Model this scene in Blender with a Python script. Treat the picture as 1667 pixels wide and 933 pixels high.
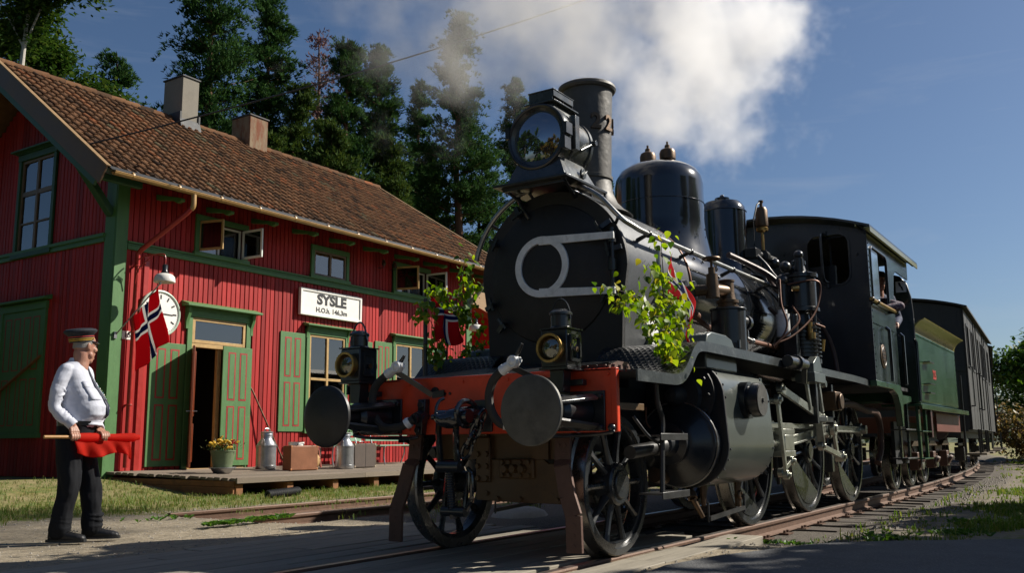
import bpy, bmesh, math, random
from mathutils import Vector, Matrix, noise
random.seed(7)
R = math.radians
PI = math.pi
sc = bpy.context.scene
for o in list(bpy.data.objects):
    bpy.data.objects.remove(o)
C = sc.collection

# ---------------------------------------------------------------- camera
def make_camera():
    yaw, pitch, roll = 0.5810638, 0.1592190, -0.0084545
    f = Vector((math.cos(pitch) * math.cos(yaw), math.cos(pitch) * math.sin(yaw), math.sin(pitch)))
    r = Vector((math.sin(yaw), -math.cos(yaw), 0))
    u = r.cross(f)
    c, s = math.cos(roll), math.sin(roll)
    r2, u2 = c * r + s * u, -s * r + c * u
    cd = bpy.data.cameras.new('camera')
    cam = bpy.data.objects.new('camera', cd)
    C.objects.link(cam)
    m = Matrix((r2, u2, -f)).transposed().to_4x4()
    m.translation = (-4.8566, -3.9491, 0.8201)
    cam.matrix_world = m
    cd.sensor_fit = 'HORIZONTAL'
    cd.sensor_width = 36
    cd.lens = 36 * 1500 / 1667
    cd.shift_x = -2.13 / 1667
    cd.shift_y = 14.4 / 1667
    cd.clip_start = 0.05
    cd.clip_end = 5000
    sc.camera = cam
make_camera()

# ---------------------------------------------------------------- sky, sun, exposure
SUN_EL, SUN_AZ = R(37.0), R(-39.0)          # azimuth counted from +X (down the track) towards +Y
world = bpy.data.worlds.new('World')
sc.world = world
world.use_nodes = True
wn, wl = world.node_tree.nodes, world.node_tree.links
wn.clear()
sky = wn.new('ShaderNodeTexSky')
sky.sky_type = 'NISHITA'
sky.sun_disc = False
sky.sun_elevation = SUN_EL
sky.sun_rotation = R(90) - SUN_AZ
sky.altitude = 150
sky.air_density = 1.0
sky.dust_density = 1.0
sky.ozone_density = 5.5
bg = wn.new('ShaderNodeBackground')
bg.inputs['Strength'].default_value = 0.05
wo = wn.new('ShaderNodeOutputWorld')
tcw = wn.new('ShaderNodeTexCoord'); mpw = wn.new('ShaderNodeMapping'); mpw.inputs['Scale'].default_value = (2.2, 2.2, 16)
cn = wn.new('ShaderNodeTexNoise'); cn.inputs['Scale'].default_value = 1.6; cn.inputs['Detail'].default_value = 8; cn.inputs['Roughness'].default_value = .62; cn.inputs['Distortion'].default_value = .5
cm = wn.new('ShaderNodeMapRange'); cm.inputs[1].default_value = .56; cm.inputs[2].default_value = .85; cm.inputs[4].default_value = .16
cx_ = wn.new('ShaderNodeMix'); cx_.data_type = 'RGBA'; cx_.inputs[7].default_value = (7.5, 7.8, 8.2, 1)     # thin cirrus streaks
wl.new(tcw.outputs['Generated'], mpw.inputs[0]); wl.new(mpw.outputs[0], cn.inputs['Vector']); wl.new(cn.outputs['Fac'], cm.inputs[0])
wl.new(cm.outputs[0], cx_.inputs[0]); wl.new(sky.outputs[0], cx_.inputs[6]); wl.new(cx_.outputs[2], bg.inputs[0])
wl.new(bg.outputs[0], wo.inputs[0])
sd = bpy.data.lights.new('sun', 'SUN')
sd.energy = 5.0
sd.angle = R(0.53)
sd.color = (1.0, 0.93, 0.82)
sun = bpy.data.objects.new('sun', sd)
C.objects.link(sun)
SUNV = Vector((math.cos(SUN_EL) * math.cos(SUN_AZ), math.cos(SUN_EL) * math.sin(SUN_AZ), math.sin(SUN_EL)))
sun.rotation_euler = SUNV.to_track_quat('Z', 'Y').to_euler()
sun.location = SUNV * 60
sc.view_settings.view_transform = 'Standard'
sc.view_settings.look = 'None'
sc.view_settings.exposure = 0.6
sc.view_settings.gamma = 1
sc.cycles.use_denoising = True
sc.cycles.max_bounces = 6
sc.cycles.transparent_max_bounces = 12
sc.cycles.volume_bounces = 8
sc.cycles.volume_step_rate = 0.5

# ---------------------------------------------------------------- helpers: geometry
def basis(d):
    d = Vector(d).normalized()
    a = Vector((0, 0, 1)) if abs(d.z) < 0.9 else Vector((1, 0, 0))
    u = d.cross(a).normalized()
    return u, d.cross(u).normalized()

class G:
    """collects simple shapes; obj() links them as ONE mesh object"""
    def __init__(s):
        s.v, s.f, s.m = [], [], []
        s.cur = 0
    def mat(s, i):
        s.cur = i
        return s
    def add(s, vs, fs):
        b = len(s.v)
        s.v += [tuple(p) for p in vs]
        for f in fs:
            s.f.append(tuple(b + i for i in f))
            s.m.append(s.cur)
        return s
    def box(s, x0, x1, y0, y1, z0, z1):
        if x0 > x1: x0, x1 = x1, x0
        if y0 > y1: y0, y1 = y1, y0
        if z0 > z1: z0, z1 = z1, z0
        vs = [(x, y, z) for z in (z0, z1) for y in (y0, y1) for x in (x0, x1)]
        return s.add(vs, [(0, 2, 3, 1), (4, 5, 7, 6), (0, 1, 5, 4), (2, 6, 7, 3), (0, 4, 6, 2), (1, 3, 7, 5)])
    def bar(s, p, q, w, t, up=(0, 0, 1)):
        """rectangular bar from p to q, w across, t along up"""
        p, q = Vector(p), Vector(q)
        d = (q - p).normalized()
        up = Vector(up)
        a = d.cross(up).normalized()
        b = a.cross(d).normalized()
        vs = []
        for c in (p, q):
            for i, j in ((-1, -1), (1, -1), (1, 1), (-1, 1)):
                vs.append(c + a * i * w / 2 + b * j * t / 2)
        return s.add(vs, [(3, 2, 1, 0), (4, 5, 6, 7), (0, 1, 5, 4), (1, 2, 6, 5), (2, 3, 7, 6), (3, 0, 4, 7)])
    def cyl(s, p, q, r0, r1=None, n=16, caps=True):
        r1 = r0 if r1 is None else r1
        p, q = Vector(p), Vector(q)
        u, w = basis(q - p)
        vs = []
        for c, r in ((p, r0), (q, r1)):
            for i in range(n):
                a = 2 * PI * i / n
                vs.append(c + u * r * math.cos(a) + w * r * math.sin(a))
        fs = [(i, (i + 1) % n, n + (i + 1) % n, n + i) for i in range(n)]
        if caps:
            fs += [tuple(range(n - 1, -1, -1)), tuple(range(n, 2 * n))]
        return s.add(vs, fs)
    def lathe(s, prof, c=(0, 0, 0), ax=(0, 0, 1), n=24, a0=0, a1=2 * PI, ref=None, caps=True):
        """prof: (radius, height) pairs along ax"""
        c, ax = Vector(c), Vector(ax).normalized()
        u, w = basis(ax)
        if ref is not None:
            u = Vector(ref).normalized()
            w = ax.cross(u)
        full = abs(a1 - a0 - 2 * PI) < 1e-6
        k = n if full else n + 1
        vs, fs = [], []
        for r, h in prof:
            for i in range(k):
                a = a0 + (a1 - a0) * i / n
                vs.append(c + ax * h + u * r * math.cos(a) + w * r * math.sin(a))
        for j in range(len(prof) - 1):
            for i in range(n):
                i2 = (i + 1) % k
                fs.append((j * k + i, j * k + i2, (j + 1) * k + i2, (j + 1) * k + i))
        if full and caps:
            if prof[0][0] > 1e-4: fs.append(tuple(range(k - 1, -1, -1)))
            if prof[-1][0] > 1e-4: fs.append(tuple(range((len(prof) - 1) * k, len(prof) * k)))
        return s.add(vs, fs)
    def tube(s, pts, r, n=8, caps=True):
        pts = [Vector(p) for p in pts]
        rs = r if isinstance(r, (list, tuple)) else [r] * len(pts)
        t0 = (pts[1] - pts[0]).normalized()
        u, w = basis(t0)
        vs, fs = [], []
        for i, p in enumerate(pts):
            if i == 0: t = t0
            elif i == len(pts) - 1: t = (pts[-1] - pts[-2]).normalized()
            else: t = ((pts[i + 1] - p).normalized() + (p - pts[i - 1]).normalized()).normalized()
            u = (u - t * u.dot(t)).normalized()
            w = t.cross(u)
            for k in range(n):
                a = 2 * PI * k / n
                vs.append(p + u * rs[i] * math.cos(a) + w * rs[i] * math.sin(a))
        for i in range(len(pts) - 1):
            for k in range(n):
                k2 = (k + 1) % n
                fs.append((i * n + k, i * n + k2, (i + 1) * n + k2, (i + 1) * n + k))
        if caps:
            fs += [tuple(range(n - 1, -1, -1)), tuple(range((len(pts) - 1) * n, len(pts) * n))]
        return s.add(vs, fs)
    def prism(s, poly, ax, a0, a1):
        """poly: 2D outline in the other two axes (x:(y,z), y:(x,z), z:(x,y))"""
        def P(a, b, h):
            return {'x': (h, a, b), 'y': (a, h, b), 'z': (a, b, h)}[ax]
        n = len(poly)
        vs = [P(a, b, a0) for a, b in poly] + [P(a, b, a1) for a, b in poly]
        area = sum(poly[i][0] * poly[(i + 1) % n][1] - poly[(i + 1) % n][0] * poly[i][1] for i in range(n))
        flip = (area < 0) != (a1 < a0)
        if ax == 'y': flip = not flip
        fs = [tuple(range(n - 1, -1, -1)), tuple(range(n, 2 * n))] + [(i, (i + 1) % n, n + (i + 1) % n, n + i) for i in range(n)]
        if flip: fs = [tuple(reversed(f)) for f in fs]
        return s.add(vs, fs)
    def plate(s, outer, holes, ax, a0, a1):
        """outline with holes, extruded between a0 and a1 (2D triangulated fill)"""
        import mathutils.geometry as mg
        def P(a, b, h):
            return {'x': (h, a, b), 'y': (a, h, b), 'z': (a, b, h)}[ax]
        loops = [outer] + holes
        tris = mg.tessellate_polygon([[Vector((a, b, 0)) for a, b in l] for l in loops])
        flat = [p for l in loops for p in l]
        n = len(flat)
        vs = [P(a, b, a0) for a, b in flat] + [P(a, b, a1) for a, b in flat]
        fs = [t for t in tris] + [tuple(reversed([n + i for i in t])) for t in tris]
        k = 0
        for l in loops:
            for i in range(len(l)):
                j = (i + 1) % len(l)
                fs.append((k + i, k + j, n + k + j, n + k + i))
            k += len(l)
        return s.add(vs, fs)
    def ball(s, c, r, n=12, m=8, sx=1, sy=1, sz=1):
        c = Vector(c)
        vs, fs = [c + Vector((0, 0, -r * sz))], []
        for j in range(1, m):
            t = PI * j / m
            for i in range(n):
                a = 2 * PI * i / n
                vs.append(c + Vector((r * sx * math.sin(t) * math.cos(a), r * sy * math.sin(t) * math.sin(a), -r * sz * math.cos(t))))
        vs.append(c + Vector((0, 0, r * sz)))
        for i in range(n):
            fs.append((0, 1 + (i + 1) % n, 1 + i))
            fs.append((len(vs) - 1, 1 + (m - 2) * n + i, 1 + (m - 2) * n + (i + 1) % n))
        for j in range(m - 2):
            for i in range(n):
                fs.append((1 + j * n + i, 1 + j * n + (i + 1) % n, 1 + (j + 1) * n + (i + 1) % n, 1 + (j + 1) * n + i))
        return s.add(vs, fs)
    def torus(s, c, R0, r, ax=(0, 0, 1), n=24, m=8, a0=0, a1=2 * PI):
        c, ax = Vector(c), Vector(ax).normalized()
        u, w = basis(ax)
        full = abs(a1 - a0 - 2 * PI) < 1e-6
        k = n if full else n + 1
        vs, fs = [], []
        for i in range(k):
            a = a0 + (a1 - a0) * i / n
            d = u * math.cos(a) + w * math.sin(a)
            for j in range(m):
                b = 2 * PI * j / m
                vs.append(c + d * (R0 + r * math.cos(b)) + ax * r * math.sin(b))
        for i in range(n):
            for j in range(m):
                i2 = (i + 1) % k
                fs.append((i * m + j, i2 * m + j, i2 * m + (j + 1) % m, i * m + (j + 1) % m))
        return s.add(vs, fs)
    def bolts(s, pts, d, r=.018, h=.018, n=6):
        for p in pts:
            p = Vector(p)
            s.cyl(p, p + Vector(d) * h, r, r * .8, n)
        return s
    def mesh(s, name, mats, smooth=True, ang=35, recalc=True):
        me = bpy.data.meshes.new(name)
        me.from_pydata(s.v, [], s.f)
        mats = mats if isinstance(mats, (list, tuple)) else [mats]
        for m in mats: me.materials.append(m)
        if len(mats) > 1: me.polygons.foreach_set('material_index', s.m)
        if recalc:
            bm = bmesh.new()
            bm.from_mesh(me)
            bmesh.ops.recalc_face_normals(bm, faces=bm.faces)
            bm.to_mesh(me)
            bm.free()
        if smooth:
            me.shade_smooth()
            me.set_sharp_from_angle(angle=R(ang))
        me.update()
        return me
    def clusters(s):
        """groups of shapes that touch (by bounding boxes)"""
        n = len(s.v)
        par = list(range(n))
        def find(a):
            while par[a] != a:
                par[a] = par[par[a]]; a = par[a]
            return a
        for f in s.f:
            r = find(f[0])
            for k in f[1:]: par[find(k)] = r
        comp = {}
        for k in range(n): comp.setdefault(find(k), []).append(k)
        bb = []
        for ks in comp.values():
            bb.append(([min(s.v[k][a] for k in ks) - .006 for a in range(3)], [max(s.v[k][a] for k in ks) + .006 for a in range(3)], ks))
        lab = list(range(len(bb)))
        def f2(a):
            while lab[a] != a: a = lab[a]
            return a
        for a in range(len(bb)):
            for b in range(a):
                if all(bb[a][0][k] <= bb[b][1][k] and bb[b][0][k] <= bb[a][1][k] for k in range(3)): lab[f2(a)] = f2(b)
        out = {}
        for a in range(len(bb)): out.setdefault(f2(a), set()).update(bb[a][2])
        return list(out.values())
    def obj(s, name, mats, parent=None, smooth=True, ang=35, bevel=0, recalc=True, split=True):
        stuff = False
        if split and len(s.v) < 6000:
            cl = s.clusters()
            if len(cl) > 1:
                big = 0
                for c in cl:
                    big = max(big, max(max(s.v[k][a] for k in c) - min(s.v[k][a] for k in c) for a in range(3)))
                if big < .075 or len(cl) > 60: stuff = True
                else:
                    cl.sort(key=lambda c: -len(c))
                    first = None
                    for c in cl:
                        q = G(); ks = sorted(c); idx = {k: i for i, k in enumerate(ks)}
                        q.v = [s.v[k] for k in ks]
                        for f, m in zip(s.f, s.m):
                            if f[0] in idx: q.f.append(tuple(idx[k] for k in f)); q.m.append(m)
                        o = q.obj(name, mats, parent, smooth, ang, bevel, recalc, False)
                        first = first or o
                    return first
        vs = [Vector(p) for p in s.v]
        lo = Vector([min(p[i] for p in vs) for i in range(3)])
        hi = Vector([max(p[i] for p in vs) for i in range(3)])
        c = (lo + hi) / 2
        if parent is None: c.z = lo.z
        s.v = [tuple(p - c) for p in vs]
        me = s.mesh(name, mats, smooth, ang, recalc)
        o = bpy.data.objects.new(name, me)
        C.objects.link(o)
        place(o, c, parent)
        if stuff: o['kind'] = 'stuff'
        if bevel:
            b = o.modifiers.new('bevel', 'BEVEL')
            b.width = bevel
            b.segments = 2
            b.limit_method = 'ANGLE'
            b.angle_limit = R(40)
        return o

ORG = {}
def place(o, c, parent=None):
    """world position c, parented without any rotation"""
    c = Vector(c)
    ORG[o.name] = c
    o.location = c
    if parent is not None:
        o.parent = parent
        o.matrix_parent_inverse = Matrix.Translation(-ORG[parent.name])

def tag(o, label=None, cat=None, group=None, kind=None):
    for k, v in (('label', label), ('category', cat), ('group', group), ('kind', kind)):
        if v: o[k] = v
    return o

def thing(name, loc, label, cat, group=None):
    o = bpy.data.objects.new(name, None)
    o.empty_display_size = .2
    C.objects.link(o)
    place(o, loc)
    return tag(o, label, cat, group)

def dup(root, loc=None, rz=None, label=None, parent=None):
    """copy of a thing with copies of its parts and sub-parts"""
    def rec(o, par):
        c = o.copy()
        C.objects.link(c)
        if par is not None:
            c.parent = par
            c.matrix_parent_inverse = o.matrix_parent_inverse
        for ch in kids.get(o.name, ()): rec(ch, c)
        return c
    kids = {}
    st = [root]
    allo = [x for x in bpy.data.objects if x.parent is not None]
    for x in allo: kids.setdefault(x.parent.name, []).append(x)
    r = rec(root, parent)
    if loc is not None: r.location = loc
    if rz is not None: r.rotation_euler = (0, 0, rz)
    if label: r['label'] = label
    return r

def arc(c, r, a0, a1, n=8):
    return [(c[0] + r * math.cos(a0 + (a1 - a0) * i / n), c[1] + r * math.sin(a0 + (a1 - a0) * i / n)) for i in range(n + 1)]

def rrect(x0, x1, y0, y1, r, n=5):
    p = []
    for cx, cy, a in ((x1 - r, y1 - r, 0), (x0 + r, y1 - r, 90), (x0 + r, y0 + r, 180), (x1 - r, y0 + r, 270)):
        p += arc((cx, cy), r, R(a), R(a + 90), n)
    return p

def circ(cx, cy, r, n=24):
    return [(cx + r * math.cos(2 * PI * i / n), cy + r * math.sin(2 * PI * i / n)) for i in range(n)]

def smooth_path(pts, k=6):
    """Catmull-Rom"""
    P = [Vector(p) for p in pts]
    P = [2 * P[0] - P[1]] + P + [2 * P[-1] - P[-2]]
    out = []
    for i in range(1, len(P) - 2):
        a, b, c, d = P[i - 1:i + 3]
        for j in range(k):
            t = j / k
            out.append(.5 * ((2 * b) + (c - a) * t + (2 * a - 5 * b + 4 * c - d) * t * t + (3 * b - a - 3 * c + d) * t ** 3))
    out.append(P[-2])
    return out

def sstep(a, b, x):
    t = max(0, min(1, (x - a) / (b - a)))
    return t * t * (3 - 2 * t)

# ---------------------------------------------------------------- helpers: materials
def mat(name, col, rough=.6, metal=0, var=.2, scale=6, stretch=(1, 1, 1), bump=.15, bscale=60, coat=0,
        col2=None, c2scale=3, c2lo=.55, c2hi=.75, hue=0, spec=.5, trans=0, rvar=.12, bstretch=None, world=False, emit=0):
    m = bpy.data.materials.new(name)
    m.use_nodes = True
    nt = m.node_tree
    N, L = nt.nodes, nt.links
    b = N['Principled BSDF']
    tc = N.new('ShaderNodeTexCoord')
    if world:
        src = N.new('ShaderNodeNewGeometry').outputs['Position']
    else:
        oi = N.new('ShaderNodeObjectInfo')
        sc_ = N.new('ShaderNodeVectorMath'); sc_.operation = 'SCALE'
        cx = N.new('ShaderNodeCombineXYZ')
        for i in range(3): L.new(oi.outputs['Random'], cx.inputs[i])
        L.new(cx.outputs[0], sc_.inputs[0]); sc_.inputs['Scale'].default_value = 37
        ad = N.new('ShaderNodeVectorMath'); ad.operation = 'ADD'
        L.new(tc.outputs['Object'], ad.inputs[0]); L.new(sc_.outputs[0], ad.inputs[1])
        src = ad.outputs[0]
    mp = N.new('ShaderNodeMapping'); mp.inputs['Scale'].default_value = stretch
    L.new(src, mp.inputs[0])
    n1 = N.new('ShaderNodeTexNoise'); n1.inputs['Scale'].default_value = scale; n1.inputs['Detail'].default_value = 6
    n1.inputs['Roughness'].default_value = .65
    L.new(mp.outputs[0], n1.inputs['Vector'])
    ramp = N.new('ShaderNodeMapRange')
    ramp.inputs['From Min'].default_value = .25; ramp.inputs['From Max'].default_value = .75
    ramp.inputs['To Min'].default_value = 1 - var; ramp.inputs['To Max'].default_value = 1 + var
    L.new(n1.outputs['Fac'], ramp.inputs[0])
    hsv = N.new('ShaderNodeHueSaturation')
    hsv.inputs['Color'].default_value = (*col, 1)
    if not world:
        # every piece a little lighter or darker than its neighbour
        rr = N.new('ShaderNodeMapRange'); rr.inputs['To Min'].default_value = 1 - hue; rr.inputs['To Max'].default_value = 1 + hue
        L.new(oi.outputs['Random'], rr.inputs[0])
        mu = N.new('ShaderNodeMath'); mu.operation = 'MULTIPLY'
        L.new(ramp.outputs[0], mu.inputs[0]); L.new(rr.outputs[0], mu.inputs[1])
        L.new(mu.outputs[0], hsv.inputs['Value'])
    else:
        L.new(ramp.outputs[0], hsv.inputs['Value'])
    out = hsv.outputs[0]
    if col2:
        n2 = N.new('ShaderNodeTexNoise'); n2.inputs['Scale'].default_value = c2scale; n2.inputs['Detail'].default_value = 8
        n2.inputs['Roughness'].default_value = .7
        L.new(mp.outputs[0], n2.inputs['Vector'])
        r2 = N.new('ShaderNodeMapRange'); r2.inputs['From Min'].default_value = c2lo; r2.inputs['From Max'].default_value = c2hi
        L.new(n2.outputs['Fac'], r2.inputs[0])
        mx = N.new('ShaderNodeMix'); mx.data_type = 'RGBA'
        L.new(r2.outputs[0], mx.inputs[0]); L.new(out, mx.inputs[6]); mx.inputs[7].default_value = (*col2, 1)
        out = mx.outputs[2]
    L.new(out, b.inputs['Base Color'])
    b.inputs['Metallic'].default_value = metal
    b.inputs['Specular IOR Level'].default_value = spec
    b.inputs['Coat Weight'].default_value = coat
    b.inputs['Coat Roughness'].default_value = .08
    b.inputs['Transmission Weight'].default_value = trans
    rn = N.new('ShaderNodeMapRange'); rn.inputs['To Min'].default_value = max(.02, rough - rvar); rn.inputs['To Max'].default_value = min(1, rough + rvar)
    L.new(n1.outputs['Fac'], rn.inputs[0]); L.new(rn.outputs[0], b.inputs['Roughness'])
    if bump:
        nb = N.new('ShaderNodeTexNoise'); nb.inputs['Scale'].default_value = bscale; nb.inputs['Detail'].default_value = 4
        if bstretch:
            mb = N.new('ShaderNodeMapping'); mb.inputs['Scale'].default_value = bstretch
            L.new(src, mb.inputs[0]); L.new(mb.outputs[0], nb.inputs['Vector'])
        else:
            L.new(mp.outputs[0], nb.inputs['Vector'])
        bp = N.new('ShaderNodeBump'); bp.inputs['Strength'].default_value = bump; bp.inputs['Distance'].default_value = .01
        L.new(nb.outputs['Fac'], bp.inputs['Height']); L.new(bp.outputs[0], b.inputs['Normal'])
    if emit:
        b.inputs['Emission Color'].default_value = (*col, 1); b.inputs['Emission Strength'].default_value = emit
    return m

def glass(name, col=(.8, .9, .95), rough=.02):
    """window pane: mirror-like by its angle, else clear"""
    m = bpy.data.materials.new(name)
    m.use_nodes = True
    N, L = m.node_tree.nodes, m.node_tree.links
    N.clear()
    o = N.new('ShaderNodeOutputMaterial')
    mx = N.new('ShaderNodeMixShader')
    tr = N.new('ShaderNodeBsdfTransparent'); tr.inputs[0].default_value = (*col, 1)
    gl = N.new('ShaderNodeBsdfGlossy'); gl.inputs['Roughness'].default_value = rough
    fr = N.new('ShaderNodeFresnel'); fr.inputs[0].default_value = 2.6
    L.new(fr.outputs[0], mx.inputs[0]); L.new(tr.outputs[0], mx.inputs[1]); L.new(gl.outputs[0], mx.inputs[2])
    L.new(mx.outputs[0], o.inputs[0])
    return m

def leafmat(name, cols, trans=.35, rough=.55, spec=.3):
    """leaf: colour varies leaf by leaf (random per island), some light shines through"""
    m = bpy.data.materials.new(name)
    m.use_nodes = True
    N, L = m.node_tree.nodes, m.node_tree.links
    N.clear()
    o = N.new('ShaderNodeOutputMaterial')
    ge = N.new('ShaderNodeNewGeometry')
    cr = N.new('ShaderNodeValToRGB')
    cr.color_ramp.elements[0].color = (*cols[0], 1)
    cr.color_ramp.elements[1].color = (*cols[-1], 1)
    for i, c in enumerate(cols[1:-1]):
        e = cr.color_ramp.elements.new((i + 1) / (len(cols) - 1)); e.color = (*c, 1)
    L.new(ge.outputs['Random Per Island'], cr.inputs[0])
    d = N.new('ShaderNodeBsdfPrincipled'); d.inputs['Roughness'].default_value = rough
    d.inputs['Specular IOR Level'].default_value = spec
    t = N.new('ShaderNodeBsdfTranslucent')
    L.new(cr.outputs[0], d.inputs['Base Color'])
    hs = N.new('ShaderNodeHueSaturation'); hs.inputs['Hue'].default_value = .485; hs.inputs['Value'].default_value = 1.6; hs.inputs['Saturation'].default_value = 1.1
    L.new(cr.outputs[0], hs.inputs['Color']); L.new(hs.outputs[0], t.inputs[0])
    mx = N.new('ShaderNodeMixShader'); mx.inputs[0].default_value = trans
    L.new(d.outputs[0], mx.inputs[1]); L.new(t.outputs[0], mx.inputs[2]); L.new(mx.outputs[0], o.inputs[0])
    return m

M = {}
M['black'] = mat('black_paint', (.014, .016, .019), .32, 0, .3, 5, bump=.05, bscale=25, coat=.35, col2=(.03, .03, .03), c2scale=4)
M['gloss'] = mat('gloss_black_paint', (.011, .013, .016), .14, 0, .3, 3, bump=.025, bscale=7, coat=.8, rvar=.06)
M['matt'] = mat('matt_black_paint', (.011, .012, .0135), .58, 0, .35, 6, bump=.2, bscale=30, col2=(.034, .032, .029), c2scale=2.2, c2lo=.5, c2hi=.8)
M['graphite'] = mat('grey_smokebox_paint', (.065, .07, .075), .42, .3, .2, 4, bump=.08, bscale=30, col2=(.05, .05, .05), c2scale=2.5)
M['chimney'] = mat('rough_cast_chimney', (.075, .072, .066), .55, .15, .25, 6, bump=.55, bscale=14, col2=(.12, .11, .095), c2scale=5)
M['satin'] = mat('dark_green_cladding', (.085, .098, .088), .3, .35, .2, 3, bump=.04, bscale=30, coat=.25, rvar=.08)
M['green_gloss'] = mat('dark_green_gloss', (.024, .07, .032), .2, 0, .35, 2, bump=.05, bscale=4, coat=.35, rvar=.1, col2=(.03, .06, .035), c2scale=3)
M['cabside'] = mat('cab_side_gloss', (.016, .026, .024), .2, 0, .3, 2, bump=.04, bscale=5, coat=.6, rvar=.1)
M['steel'] = mat('worn_steel', (.34, .34, .33), .33, .95, .25, 8, bump=.08, bscale=60, col2=(.14, .12, .1), c2scale=6)
M['rods'] = mat('oiled_steel_rods', (.42, .43, .38), .3, .85, .25, 6, bump=.06, bscale=60, col2=(.07, .065, .05), c2scale=5)
M['dsteel'] = mat('dark_steel', (.06, .06, .06), .4, .6, .3, 8, bump=.1, bscale=50)
M['silver'] = mat('scuffed_silver_paint', (.74, .75, .75), .45, .15, .25, 9, bump=.15, bscale=40, col2=(.4, .4, .39), c2scale=9, c2lo=.58)
M['beam'] = mat('red_beam_paint', (.66, .055, .014), .42, 0, .2, 5, bump=.08, bscale=40, col2=(.46, .038, .014), c2scale=3)
M['frame'] = mat('brown_frame_paint', (.105, .06, .025), .45, 0, .22, 5, bump=.1, bscale=40, col2=(.05, .03, .018), c2scale=3)
M['rust'] = mat('rusty_brown_iron', (.11, .06, .045), .6, .2, .3, 6, bump=.25, bscale=40, col2=(.06, .04, .035), c2scale=4)
M['copper'] = mat('copper_pipe', (.13, .055, .032), .5, .5, .3, 8, bump=.05, col2=(.12, .06, .04), c2scale=6)
M['brass'] = mat('tarnished_brass', (.42, .27, .09), .35, .9, .3, 8, bump=.1, col2=(.14, .09, .04), c2scale=6)
M['bronze'] = mat('brown_bronze', (.11, .072, .045), .45, .8, .3, 10, bump=.15, col2=(.1, .06, .03), c2scale=6)
M['rubber'] = mat('canvas_rubber_hose', (.03, .027, .023), .7, 0, .3, 12, bump=.2)
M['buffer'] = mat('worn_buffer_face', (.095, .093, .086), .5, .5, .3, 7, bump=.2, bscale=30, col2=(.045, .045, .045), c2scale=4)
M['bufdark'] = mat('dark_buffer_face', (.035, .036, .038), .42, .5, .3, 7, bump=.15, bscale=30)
M['wheel'] = mat('wheel_paint', (.024, .027, .03), .28, .1, .3, 7, bump=.08, bscale=40, coat=.2, col2=(.045, .043, .04), c2scale=4)
M['tyre'] = mat('polished_tyre', (.3, .29, .27), .28, .95, .25, 8, bump=.05)
M['glass'] = glass('clear_pane')
M['lens'] = mat('lamp_lens', (.16, .17, .15), .05, .8, .1, 3, bump=0, coat=1, rvar=.01)
M['yglass'] = mat('olive_trim', (.19, .165, .028), .3, 0, .2, 5, bump=.05, coat=.5)
M['white'] = mat('white_paint', (.78, .77, .72), .5, 0, .06, 6, bump=.05)
M['ink'] = mat('black_lettering', (.012, .012, .014), .5, 0, .1, 6, bump=0)
# ================================================================= text helper
def text_mesh(body, size, extrude=.002, bold=0, align='CENTER', res=3):
    cu = bpy.data.curves.new('letters', 'FONT')
    cu.body = body; cu.size = size; cu.extrude = extrude; cu.offset = bold
    cu.align_x = align; cu.align_y = 'CENTER'; cu.resolution_u = res
    o = bpy.data.objects.new('letters', cu)
    C.objects.link(o)
    bpy.context.view_layer.update()
    me = bpy.data.meshes.new_from_object(o.evaluated_get(bpy.context.evaluated_depsgraph_get()))
    bpy.data.objects.remove(o)
    bpy.data.curves.remove(cu)
    return me

def text_obj(name, body, size, material, parent, loc, xdir, zdir, extrude=.003, bold=0, sx=1):
    """flat lettering: xdir = reading direction, zdir = up of the letters"""
    me = text_mesh(body, size, extrude, bold)
    x, y = Vector(xdir).normalized(), Vector(zdir).normalized()
    n = x.cross(y)
    m = Matrix((x * sx, y, n)).transposed()
    for v in me.vertices: v.co = m @ v.co
    me.materials.clear(); me.materials.append(material)
    o = bpy.data.objects.new(name, me)
    C.objects.link(o)
    place(o, loc, parent)
    return o

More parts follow.
